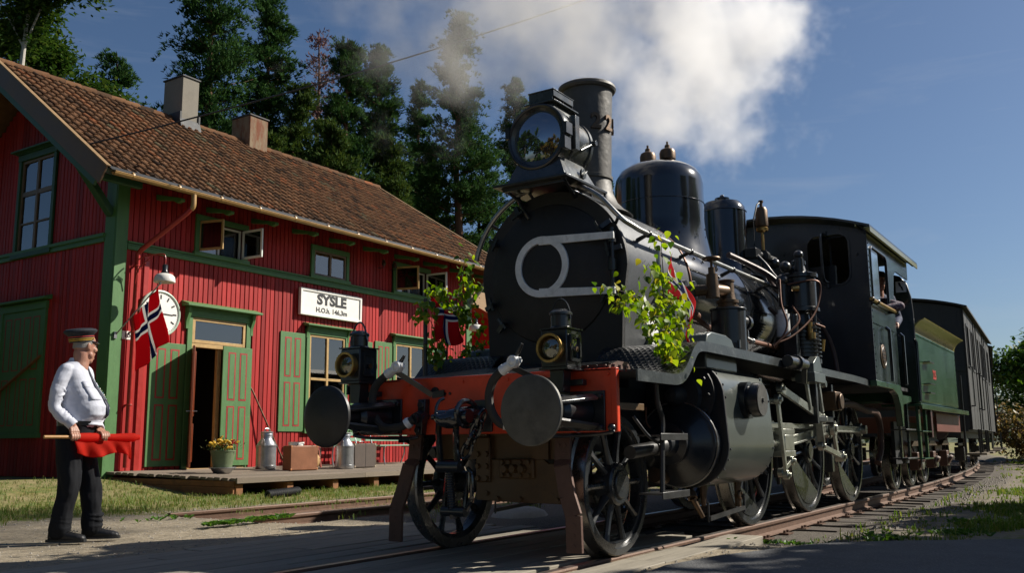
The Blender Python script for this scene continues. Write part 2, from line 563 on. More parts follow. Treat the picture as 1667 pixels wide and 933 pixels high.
# ================================================================= wheels
def wheel(parent, x, y, Rw, s, nsp, hub, name='wheel', cw=None, z0=0.0, plain=False, mt='wheel', yrot=0):
    """spoked wheel; outer face at y, s = +1 when that face looks to +y"""
    c = Vector((x, y, Rw + z0))
    g = G()
    g.lathe([(Rw - .095, -.045), (Rw - .09, -.02), (Rw - .058, -.02), (Rw - .055, 0), (Rw - .012, 0), (Rw - .004, -.008)], c, (0, s, 0), 48, caps=False)
    g.mat(1)
    g.lathe([(Rw - .004, -.008), (Rw + .002, -.1), (Rw + .028, -.112), (Rw + .03, -.125), (Rw + .015, -.135)], c, (0, s, 0), 48, caps=False)
    g.mat(0)
    g.lathe([(Rw + .015, -.135), (Rw - .06, -.135), (Rw - .095, -.11), (Rw - .095, -.045)], c, (0, s, 0), 48, caps=False)
    if plain:
        g.lathe([(0, -.03), (hub, -.03), (hub * 1.3, -.07), (Rw - .09, -.075)], c, (0, s, 0), 32, caps=False)
    w = g.obj(name, [M[mt], M['tyre']], parent)
    h = G()
    h.lathe([(0, .035), (hub * .62, .035), (hub * .66, .03), (hub * .66, .02), (hub * .9, .02), (hub, .005), (hub * 1.05, -.05), (hub * 1.05, -.11)], c, (0, s, 0), 28)
    h.obj('hub', M['wheel'] if mt == 'wheel' else M[mt], w)
    if not plain:
        g = G()
        L0, L1 = hub * .95, Rw - .085
        # one tapered oval spoke standing up from the hub, shared by all
        vs, fs = [], []
        k = 8
        for j in range(5):
            t = j / 4
            wx = (.034, .024, .02, .022, .034)[j] * (1 if Rw < .6 else 1.15)
            wy = (.04, .028, .024, .024, .03)[j]
            for i in range(k):
                a = 2 * PI * i / k
                vs.append((wx * math.cos(a), s * (-.05) + wy * math.sin(a), L0 + (L1 - L0) * t))
        for j in range(4):
            for i in range(k):
                fs.append((j * k + i, j * k + (i + 1) % k, (j + 1) * k + (i + 1) % k, (j + 1) * k + i))
        g.add(vs, fs)
        me = g.mesh('spoke', M[mt])
        for i in range(nsp):
            o = bpy.data.objects.new('spoke', me)
            C.objects.link(o)
            place(o, c, w)
            o.rotation_euler = (0, yrot + 2 * PI * (i + .3) / nsp, 0)
    if cw:
        a, half = cw
        g = G()
        r1 = Rw - .093
        pts = [(c.x + r1 * math.cos(a + half * t), c.z + r1 * math.sin(a + half * t)) for t in [i / 8 - 1 for i in range(17)]]
        g.prism(pts, 'y', c.y - s * .085, c.y - s * .012)
        g.obj('counterweight', M[mt], w)
    return w

# ================================================================= locomotive
loco = thing('steam_locomotive', (4, 0, 0), 'black steam locomotive with red buffer beam and big round headlamp', 'steam locomotive')
def P_(g, name, m, bevel=0, parent=None, **k):
    return g.obj(name, M[m] if isinstance(m, str) else m, parent or loco, bevel=bevel, **k)

ZC, RS = 2.24, .70
# --- buffer beam
g = G(); g.box(.62, .66, -1.165, 1.165, .887, 1.312)
bb = P_(g, 'buffer_beam', 'beam', .006)
g = G(); g.box(.612, .6195, -1.165, -1.125, .889, 1.31); P_(g, 'beam_edge', 'beam', .003, bb)
g = G()
g.tube(smooth_path([(.60, -1.13, .905), (.59, -1.13, .885), (.585, -.95, .868), (.585, -.55, .862), (.6, -.5, .875)]), .012)
g.tube(smooth_path([(.60, 1.13, .905), (.59, 1.13, .885), (.585, .95, .868), (.585, .55, .862), (.6, .5, .875)]), .012)
g.ball((.60, -1.13, .915), .028); g.ball((.6, 1.13, .915), .028)
P_(g, 'uncoupling_rail', 'black', 0, bb)
g = G()   # holes, studs and the small fittings of the beam
g.cyl((.621, .355, 1.205), (.612, .355, 1.205), .036, n=20)
for y in (.262, .216): g.cyl((.621, y, 1.187), (.613, y, 1.187), .011, n=10)
for y in (.324, -.62): g.cyl((.621, y, .905), (.613, y, .905), .012, n=10)
P_(g, 'beam_hole', 'ink', 0, bb)
g = G(); g.prism([(.405, 1.15), (.475, 1.15), (.478, 1.02), (.505, .93), (.495, .885), (.44, .885), (.43, .96), (.41, 1.03)], 'x', .56, .62)
g.cyl((.56, .44, 1.11), (.545, .44, 1.11), .03); g.cyl((.56, .47, .92), (.54, .47, .92), .025)
P_(g, 'heating_valve', 'black', .006, bb)
g = G(); g.bolts([(.62, y, z) for y in (-1.1, -.6, .6, 1.1) for z in (.93, 1.27)] + [(.62, y, 1.27) for y in (-.3, .1, .5)], (-1, 0, 0), .014, .01)
P_(g, 'rivet', 'beam', 0, bb)

# --- buffers
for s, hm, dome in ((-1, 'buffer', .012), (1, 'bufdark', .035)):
    y, z = .875 * s, 1.021
    g = G()
    g.lathe([(0, -dome), (.1, -dome * .8), (.19, -dome * .2), (.216, 0), (.222, .006), (.222, .028), (.2, .034), (.08, .05), (.055, .06), (.055, .3)], (.0, y, z), (1, 0, 0), 56)
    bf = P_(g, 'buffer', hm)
    g = G(); g.lathe([(.075, 0), (.11, .03), (.115, .2), (.13, .29)], (.3, y, z), (1, 0, 0), 20)
    P_(g, 'buffer_housing', 'black', 0, bf)
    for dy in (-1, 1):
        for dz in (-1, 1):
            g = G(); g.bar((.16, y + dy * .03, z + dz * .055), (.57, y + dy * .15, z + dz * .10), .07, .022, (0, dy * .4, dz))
            P_(g, 'buffer_arm', 'steel' if s < 0 and dz > 0 else 'dsteel', .004, bf)  # sunlight put into the colour: brighter steel on the right buffer's upper arms
    g = G(); g.box(.60, .619, y - .205, y + .205, z - .125, z + .14)
    g.bolts([(.60, y + a * .18, z + b * .105) for a in (-1, 1) for b in (-1, 1)], (-1, 0, 0), .022, .03)
    P_(g, 'buffer_plate', 'black', .004, bf)

# --- brake hoses
def hose(pts, lever, arm):
    g = G(); g.tube(smooth_path(pts), .031, 10)
    h = P_(g, 'brake_hose', 'rubber')
    g = G(); a, b = Vector(pts[-1]), Vector(pts[-2])
    d = (a - b).normalized()
    g.cyl(a - d * .05, a - d * .02, .038); g.cyl(a - d * .02, a + d * .05, .036, .03)
    g.ball(a + d * .07, .045, 10, 8); g.tube([a + d * .07 + Vector((0, .05, .0)), a + d * .07 + Vector((0, -.05, .01))], .022)
    g.torus(a + d * .07 + Vector((-.03, 0, 0)), .035, .009, (1, 0, 0), 14, 6)
    P_(g, 'hose_coupling', 'silver', 0, h)
    g = G(); a0, b0 = Vector(pts[0]), Vector(pts[1])
    d = (b0 - a0).normalized()
    g.cyl(a0 + d * .03, a0 + d * .07, .04); g.torus(a0 + d * .05, .036, .008, d, 12, 6)
    P_(g, 'hose_clip', 'silver', 0, h)
    g = G(); g.tube(lever, [.014, .012, .016, .011], 8); P_(g, 'lever', 'dsteel', 0, h)
    g = G(); g.bar(arm[0], arm[1], .04, .012, (1, 0, 0)); g.bar(arm[1], arm[2], .05, .012, (1, 0, 0))
    P_(g, 'hose_bracket', 'black', 0, h)
    g = G(); e = Vector(pts[0])
    g.cyl(e, e + Vector((.17, -.0, .03)), .036); g.cyl(e + Vector((.04, 0, 0)), e + Vector((.1, 0, .02)), .055, n=8)
    g.tube([e + Vector((.07, .07, .02)), e + Vector((.07, -.06, .01))], .02)
    P_(g, 'hose_valve', 'black', 0, h)
hose([(.47, .44, 1.0), (.45, .49, .965), (.44, .56, .943), (.44, .70, .945), (.44, .785, 1.02), (.44, .82, 1.137), (.44, .79, 1.253), (.44, .69, 1.33), (.44, .63, 1.36)],
     [(.45, .60, 1.385), (.45, .57, 1.41), (.45, .55, 1.43), (.45, .515, 1.475)], [(.45, .60, 1.36), (.59, .36, 1.18), (.605, .26, 1.19)])
hose([(.47, -.44, .95), (.42, -.375, .95), (.40, -.315, 1.03), (.40, -.289, 1.144), (.40, -.325, 1.248), (.40, -.395, 1.31), (.40, -.44, 1.335)],
     [(.40, -.47, 1.36), (.40, -.5, 1.39), (.40, -.53, 1.43), (.40, -.566, 1.49)], [(.41, -.46, 1.34), (.59, -.6, 1.24), (.605, -.68, 1.24)])

# --- draw hook, screw coupling, chain
g = G(); g.prism([(a - .08, b + 1.01) for a, b in ((.09, -.11), (-.09, -.11), (-.1, .06), (-.06, .12), (.06, .12), (.1, .06))], 'x', .60, .62)
hk = P_(g, 'drawhook_plate', 'black', .006)
g = G()
hp = smooth_path([(.62, -.06, 1.02), (.5, -.03, 1.02), (.42, .02, 1.0), (.37, .07, .985), (.34, .12, 1.01), (.345, .13, 1.07), (.37, .12, 1.12), (.40, .10, 1.14)])
g.tube(hp, [.07 - .0 * i if i < 14 else max(.012, .07 - .0022 * (i - 14) ** 1.3) for i in range(len(hp))], 12)
P_(g, 'hook', 'gloss', 0, hk)
g = G(); g.cyl((.43, -.10, 1.01), (.43, .18, 1.01), .05, n=14); g.cyl((.43, .18, 1.01), (.43, .23, 1.01), .02)
g.torus((.45, -.06, 1.03), .09, .02, (.3, 1, 0), 16, 8)
P_(g, 'hook_pin', 'gloss', 0, hk)
g = G()
for a, b in ((.165, .14), (.01, -.01)): g.tube(smooth_path([(.43, a, 1.0), (.42, a, .9), (.42, b + .015, .76), (.42, b, .66)]), [.024] * 19, 8)
P_(g, 'coupling_link', 'gloss', 0, hk)
g = G(); g.cyl((.42, -.03, .66), (.42, .16, .66), .042, n=14); g.cyl((.42, .07, .66), (.44, .045, .30), .026, n=10)
for i in range(16): g.torus((.42 + .0008 * i, .068 - .001 * i, .62 - .017 * i), .028, .006, (0, 0, 1), 10, 5)
g.cyl((.44, -.06, .35), (.44, .14, .35), .036, n=12)
P_(g, 'coupling_screw', 'black', 0, hk)
g = G()
for y in (-.05, .13): g.tube([(.44, y, .37), (.45, y - .01, .5), (.47, y - .01, .62)], .018, 8)
g.tube(smooth_path([(.45, -.07, .65), (.44, -.11, .6), (.44, -.11, .45), (.45, -.06, .36)]), .016, 8)
P_(g, 'lower_link', 'gloss', 0, hk)
ch = [(-.21, 1.03), (-.17, .95), (-.13, .88), (-.09, .81), (-.05, .74)]
for i in range(4):
    g = G(); (y0, z0), (y1, z1) = ch[i], ch[i + 1]
    d = Vector((0, y1 - y0, z1 - z0)).normalized(); cc = Vector((.44, (y0 + y1) / 2, (z0 + z1) / 2))
    nn = Vector((1, 0, 0)) if i % 2 else d.cross(Vector((1, 0, 0)))
    side = d.cross(nn)
    lp = [cc + d * (.075 * math.cos(t) + .0) * .9 + side * .035 * math.sin(t) for t in [2 * PI * j / 16 for j in range(17)]]
    g.tube(lp, .014, 8, False); P_(g, 'chain_link', 'gloss', 0, hk)

# --- front tread plate, running plates, valances
M['tread'] = mat('diamond_tread_plate', (.03, .031, .033), .4, .4, .2, 6, bump=.05)
def tread_nodes(m):
    N, L = m.node_tree.nodes, m.node_tree.links
    b = N['Principled BSDF']
    tc = N.new('ShaderNodeNewGeometry')
    h = []
    for rot in (45, -45):
        mp = N.new('ShaderNodeMapping'); mp.inputs['Rotation'].default_value = (0, 0, R(rot))
        w = N.new('ShaderNodeTexWave'); w.inputs['Scale'].default_value = 9; w.inputs['Distortion'].default_value = 0
        L.new(tc.outputs['Position'], mp.inputs[0]); L.new(mp.outputs[0], w.inputs['Vector']); h.append(w)
    mx = N.new('ShaderNodeMath'); mx.operation = 'MAXIMUM'
    L.new(h[0].outputs['Fac'], mx.inputs[0]); L.new(h[1].outputs['Fac'], mx.inputs[1])
    bp = N.new('ShaderNodeBump'); bp.inputs['Strength'].default_value = .8; bp.inputs['Distance'].default_value = .006
    L.new(mx.outputs[0], bp.inputs['Height']); L.new(bp.outputs[0], b.inputs['Normal'])
tread_nodes(M['tread'])
g = G(); g.prism([(.66, 1.295), (.66, 1.315), (1.75, 1.475), (1.75, 1.455)], 'y', -.70, .70)
P_(g, 'tread_plate', 'tread')
g = G(); g.box(.62, 1.5, -1.165, -.70, 1.297, 1.305); g.box(.62, 1.5, .70, 1.165, 1.297, 1.305)
P_(g, 'front_platform', 'tread')
scurve = [(1.22, 1.297), (1.32, 1.302), (1.42, 1.33), (1.52, 1.40), (1.6, 1.48), (1.68, 1.545), (1.78, 1.577), (1.92, 1.585)]
sc2 = [(p.x, p.y) for p in smooth_path([(a, b, 0) for a, b in scurve], 3)]
prof = [(.66, 1.297)] + sc2 + [(6.55, 1.585), (7.15, 1.575), (7.36, 1.56)]
def strip(prof, dz):
    lo = []
    for i, (a, b) in enumerate(prof):
        p0 = prof[max(0, i - 1)]; p1 = prof[min(len(prof) - 1, i + 1)]
        tx, tz = p1[0] - p0[0], p1[1] - p0[1]; l = math.hypot(tx, tz)
        lo.append((a + tz / l * dz, b - tx / l * dz))
    return prof + lo[::-1]
def strip_mesh(g, prof, dz, y0, y1):
    pol = strip(prof, dz); n = len(prof)
    for i in range(n - 1):
        q = [pol[i], pol[i + 1], pol[2 * n - 2 - i], pol[2 * n - 1 - i]]
        g.prism(q, 'y', y0, y1)
for s in (-1, 1):
    g = G(); strip_mesh(g, prof, .014, s * 1.286, s * .5); P_(g, 'running_plate', 'tread')
    g = G(); strip_mesh(g, prof, .078, s * 1.30, s * 1.287)
    P_(g, 'valance', M.setdefault('valance', mat('worn_valance', (.05, .058, .06), .38, .4, .3, 9, bump=.2, bscale=30, col2=(.13, .14, .14), c2scale=9, coat=.2)))
g = G(); g.prism([(.66, 1.305), (.66, 1.33), (.80, 1.37), (.95, 1.37), (1.0, 1.305)], 'y', -1.09, -1.08)
g.bolts([(.72 + .09 * i, -1.09, 1.325) for i in range(3)], (0, -1, 0), .022, .02)
g.box(.69, .72, -1.09, -.82, 1.3055, 1.345); g.bolts([(.69, -1.05 + .07 * i, 1.328) for i in range(4)], (-1, 0, 0), .016, .014)
P_(g, 'angle_bracket', 'rust')

# --- smokebox, door, strap
def smoke_outline(r):
    k = [(-.64, 1.45), (-.66, 1.9), (-r, ZC)]
    return k + arc((0, ZC), r, PI, 0, 40)[1:] + [(.66, 1.9), (.64, 1.45)]
g = G(); g.prism(smoke_outline(RS + .012), 'x', 1.75, 1.80); P_(g, 'smokebox_front', 'matt', .006)
g = G(); g.prism(smoke_outline(RS), 'x', 1.80, 3.06)
g.box(1.9, 3.0, -.62, .62, 1.2, 1.45)
P_(g, 'smokebox', 'graphite')
g = G(); g.lathe([(0, -.085), (.2, -.08), (.4, -.06), (.55, -.025), (.592, -.012), (.60, 0)], (1.75, .01, ZC), (1, 0, 0), 56)
door = P_(g, 'smokebox_door', 'matt')
g = G()
XR = 1.655
g.plate(circ(.045, 2.29, .262, 48), [circ(.045, 2.29, .203, 48)], 'x', XR, XR + .025)
g.prism([(.07, 2.478), (.07, 2.552), (-.64, 2.505), (-.64, 2.448)], 'x', XR + .002, XR + .023)
g.prism([(.07, 2.028), (.07, 2.105), (-.64, 2.052), (-.64, 1.995)], 'x', XR + .002, XR + .023)
P_(g, 'door_strap', 'silver', .004, door)
g = G()
g.cyl((1.70, -.605, 2.0), (1.70, -.605, 2.55), .02)
for z in (2.03, 2.24, 2.47): g.cyl((1.70, -.605, z - .045), (1.70, -.605, z + .045), .034)
P_(g, 'door_hinge', 'black', 0, door)
for a in (168, 205, 148, 62, 30, 318, 338, 270):
    g = G(); ca, sa = math.cos(R(a)), math.sin(R(a))
    p = Vector((1.70, .60 * ca + .01, ZC + .60 * sa)); q = Vector((1.71, .70 * ca, ZC + .70 * sa))
    g.bar(p, q, .04, .025, (1, 0, 0)); g.cyl(p + Vector((.03, 0, 0)), p + Vector((-.045, 0, 0)), .016, n=8)
    t = Vector((0, -sa, ca)); g.bar(p + Vector((-.03, 0, 0)) - t * .06, p + Vector((-.03, 0, 0)) + t * .06, .02, .02, (1, 0, 0))
    P_(g, 'door_clamp', 'black', 0, door)

# --- handrail round the smokebox and along the boiler
for s in (-1, 1):
    if s < 0:
        pts = [(1.70, .77 * math.cos(R(a)), ZC + .77 * math.sin(R(a))) for a in range(14, 140, 6)]
        pts += [(1.74, -.67, 2.63), (1.85, -.725, 2.575), (2.05, -.745, 2.55), (3.0, -.745, 2.55), (5.6, -.745, 2.55)]
        g = G(); g.tube(smooth_path(pts, 3), .022, 10)
    else:
        g = G(); g.tube([(1.9, .745, 2.55), (5.6, .745, 2.55)], .022, 10)
    hr = P_(g, 'handrail', 'steel')
    for x in (2.1, 3.0, 4.1, 5.2):
        g = G(); g.cyl((x, s * .745, 2.55), (x, s * .62, 2.50), .016, .022, 8); g.ball((x, s * .745, 2.55), .034)
        P_(g, 'handrail_stanchion', 'black', 0, hr)
g = G()
for a in (40, 75, 110, 150): g.cyl((1.70, .77 * math.cos(R(a)), ZC + .77 * math.sin(R(a))), (1.77, .70 * math.cos(R(a)), ZC + .70 * math.sin(R(a))), .014)
g.tube([(1.70, .30, 2.95), (1.68, .26, 2.86), (1.72, .2, 2.74)], .018)
P_(g, 'handrail_bracket', 'black')

# --- boiler
g = G(); g.lathe([(.655, 0), (.66, .01), (.66, 3.0), (.69, 3.01), (.69, 4.3)], (3.06, 0, 2.235), (1, 0, 0), 64)
boiler = P_(g, 'boiler', 'gloss')
for x in (3.95, 4.85, 5.75):
    g = G(); g.lathe([(.655, 0), (.667, .004), (.667, .056), (.655, .06)], (x, 0, 2.235), (1, 0, 0), 64); P_(g, 'boiler_band', 'gloss', 0, boiler)
g = G(); g.tube([(3.12, .69 * math.cos(a), 2.235 + .69 * math.sin(a)) for a in [R(x) for x in range(95, 215, 5)]], .016, 8)
P_(g, 'copper_feed_pipe', 'copper', 0, boiler)
for s in (-1, 1):
    g = G(); g.box(5.9, 7.34, s * .62, s * .69, 1.58, 2.3); P_(g, 'firebox_side', 'black', 0, boiler)
g = G(); g.bolts([(2.2 + .22 * i, -.667 * math.cos(R(32)), 2.235 + .667 * math.sin(R(32))) for i in range(8)], (0, -1, .6), .014, .014); P_(g, 'boiler_stud', 'dsteel', 0, boiler)

# --- chimney with numerals
g = G()
g.lathe([(.40, .0), (.33, .05), (.265, .12), (.222, .22), (.208, .34), (.222, .345), (.222, .375), (.21, .38), (.232, 1.1), (.238, 1.2), (.262, 1.205), (.274, 1.225), (.27, 1.25), (.245, 1.265), (.205, 1.265), (.2, .6), (0, .6)], (2.45, 0, 2.865), (0, 0, 1), 48)
chim = P_(g, 'chimney', 'chimney')
for ch_, az in (('2', 228), ('2', 264), ('5', 300)):
    a = R(az); n = Vector((math.cos(a), math.sin(a), 0)); t = Vector((-math.sin(a), math.cos(a), 0))
    text_obj('numeral', ch_, .2, M['bronze'], chim, Vector((2.45, 0, 3.72)) + n * .226, t, (0, 0, 1), .014, .006)

# --- headlamp
LX, LZ = 1.56, 3.39
M['lampglass'] = mat('dark_lamp_glass', (.25, .27, .3), .03, .92, .05, 2, bump=0, rvar=.01)
M['lampbody'] = mat('worn_lamp_sheet', (.06, .066, .066), .28, .5, .35, 6, bump=.12, bscale=16, col2=(.13, .1, .07), c2scale=5, coat=.3)
g = G(); g.lathe([(.235, 0), (.262, -.03), (.285, -.03), (.292, -.01), (.292, .06), (.272, .07), (.268, .16), (.278, .165), (.278, .19), (.266, .195), (.262, .44), (.274, .445), (.274, .48), (.2, .52), (0, .53)], (LX, 0, LZ), (1, 0, 0), 48)
hl = P_(g, 'headlamp', 'lampbody')
g = G(); g.lathe([(0, -.03), (.1, -.024), (.2, -.006), (.262, .012)], (LX, 0, LZ), (1, 0, 0), 48); P_(g, 'lamp_glass', 'lampglass', 0, hl)
g = G(); g.torus((LX - .02, 0, LZ), .273, .018, (1, 0, 0), 48, 8)
for a in (15, 175, 200): g.box(LX - .05, LX + .05, .29 * math.cos(R(a)) - .02, .29 * math.cos(R(a)) + .02, LZ + .29 * math.sin(R(a)) - .05, LZ + .29 * math.sin(R(a)) + .05)
P_(g, 'lamp_rim', 'black', 0, hl)
g = G(); g.box(LX + .1, LX + .17, -.31, -.25, LZ - .13, LZ + .17); g.box(LX + .1, LX + .17, .25, .31, LZ - .13, LZ + .17)
g.tube([(LX + .25, -.27, LZ - .1), (LX + .47, -.28, LZ + .02)], .012); g.cyl((LX + .47, -.25, LZ + .02), (LX + .47, -.31, LZ + .02), .025)
P_(g, 'lamp_hinge', 'lampbody', .003, hl)
g = G()
g.prism([(-.14, 3.6), (.14, 3.6), (.115, 3.70), (-.115, 3.70)], 'x', LX + .06, LX + .42)
g.box(LX + .02, LX + .44, -.155, .155, 3.70, 3.715)
g.box(LX + .06, LX + .40, .115, .125, 3.715, 3.815); g.box(LX + .06, LX + .40, -.125, -.115, 3.76, 3.815)
g.box(LX + .06, LX + .40, -.125, -.115, 3.715, 3.725)
g.box(LX + .05, LX + .41, -.13, .13, 3.815, 3.825); g.box(LX + .055, LX + .065, -.115, .115, 3.7155, 3.8145); g.box(LX + .395, LX + .405, -.115, .115, 3.7155, 3.8145)
P_(g, 'lamp_vent', 'lampbody', .003, hl)
g = G()
vs = [(LX - .06, -.30, 2.985), (LX - .06, .30, 2.985), (LX + .5, .30, 2.985), (LX + .5, -.30, 2.985), (LX + .0, -.2, 3.2), (LX + .0, .2, 3.2), (LX + .42, .2, 3.2), (LX + .42, -.2, 3.2)]
g.add(vs, [(3, 2, 1, 0), (4, 5, 6, 7), (0, 1, 5, 4), (1, 2, 6, 5), (2, 3, 7, 6), (3, 0, 4, 7)])
g.cyl((LX + .28, -.265, 3.09), (LX + .28, -.285, 3.09), .045, n=14); g.bar((LX + .24, -.295, 3.06), (LX + .32, -.295, 3.12), .014, .014)
P_(g, 'lamp_base', 'lampbody', .004, hl)
g = G(); g.box(LX - .16, LX + .56, -.36, .36, 2.962, 2.984)
for x in (LX + .3, LX + .55): g.box(x - .012, x + .012, -.35, -.33, 2.87, 2.962)
g.box(LX - .0, LX + .56, -.35, -.33, 2.86, 2.875); g.box(LX - .1, LX - .08, -.30, .30, 2.93, 2.962)
for y in (-.3, .3): g.bar((LX - .1, y, 2.965), (1.77, y * .8, 2.86), .03, .015)
P_(g, 'lamp_shelf', 'black', .003, hl)

# --- domes
g = G(); g.lathe([(.66, -.05), (.60, .035), (.53, .11), (.485, .2), (.47, .30), (.47, .72), (.455, .80), (.41, .875), (.33, .93), (.2, .965), (0, .98)], (4.02, 0, 2.80), (0, 0, 1), 64)
# the skirt follows the round of the boiler
g.v = [(x, y, z - (.66 - math.sqrt(max(0, .66 ** 2 - min(abs(y), .6) ** 2))) * max(0, min(1, (3.06 - z) / .25))) for x, y, z in g.v]
dome = P_(g, 'steam_dome', 'gloss')
for y in (-.115, .115):
    g = G(); g.lathe([(.05, -.04), (.05, .02), (.085, .03), (.088, .1), (.075, .135), (.04, .155), (.03, .16), (.028, .19), (.012, .2), (.012, .23), (0, .235)], (4.02, y, 3.78), (0, 0, 1), 20)
    P_(g, 'safety_valve', 'bronze', 0, dome)
g = G(); g.torus((4.02, 0, 3.30), .472, .004, (0, 0, 1), 64, 4); g.bolts([(4.02 + .55 * math.cos(a), .55 * math.sin(a), 2.96) for a in (R(200), R(230), R(260), R(290))], (0, 0, 1), .014, .012); P_(g, 'dome_seam', 'gloss', 0, dome)
g = G(); g.lathe([(.45, -.05), (.36, .03), (.3, .12), (.282, .2), (.282, .80), (.27, .86), (.22, .925), (.12, .955), (.05, .96), (.05, .975), (.09, .975), (.09, .99), (0, .995)], (5.93, 0, 2.83), (0, 0, 1), 48)
sand = P_(g, 'sand_dome', 'gloss')
g = G(); g.torus((5.93, 0, 3.63), .284, .006, (0, 0, 1), 48, 6); g.ball((5.93, 0, 3.84), .03); P_(g, 'sand_dome_lid', 'gloss', 0, sand)
g = G(); g.box(5.85, 6.05, -.42, -.28, 3.02, 3.13); g.tube(smooth_path([(5.95, -.4, 3.05), (5.95, -.55, 2.85), (5.9, -.72, 2.5), (5.85, -.74, 1.6)]), .022)
P_(g, 'sand_pipe', 'black', .004, sand)

# --- whistle and its pipes
g = G(); g.lathe([(.018, 0), (.018, .28), (.07, .3), (.075, .335), (.07, .34)], (6.2, -.4, 3.10), (0, 0, 1), 16); P0 = P_(g, 'whistle', 'brass')
g = G(); g.lathe([(.074, .36), (.076, .38), (.076, .56), (.055, .6), (.02, .61), (.02, .66), (.03, .665), (.03, .69), (0, .70)], (6.2, -.4, 3.10), (0, 0, 1), 16); P_(g, 'whistle_bell', 'bronze', 0, P0)
g = G(); g.tube([(6.2, -.4, 3.78), (6.1, -.38, 3.72), (6.0, -.36, 3.5)], .01); g.tube([(6.0, -.36, 3.5), (6.0, -.36, 3.25)], .005); P_(g, 'whistle_lever', 'dsteel', 0, P0)
g = G(); g.cyl((5.95, -.36, 3.08), (6.6, -.42, 3.08), .05); g.cyl((6.15, -.4, 3.08), (6.25, -.4, 3.08), .075); g.cyl((6.2, -.4, 2.9), (6.2, -.4, 3.15), .04); g.ball((6.45, -.45, 3.02), .07)
P_(g, 'steam_manifold', 'black')
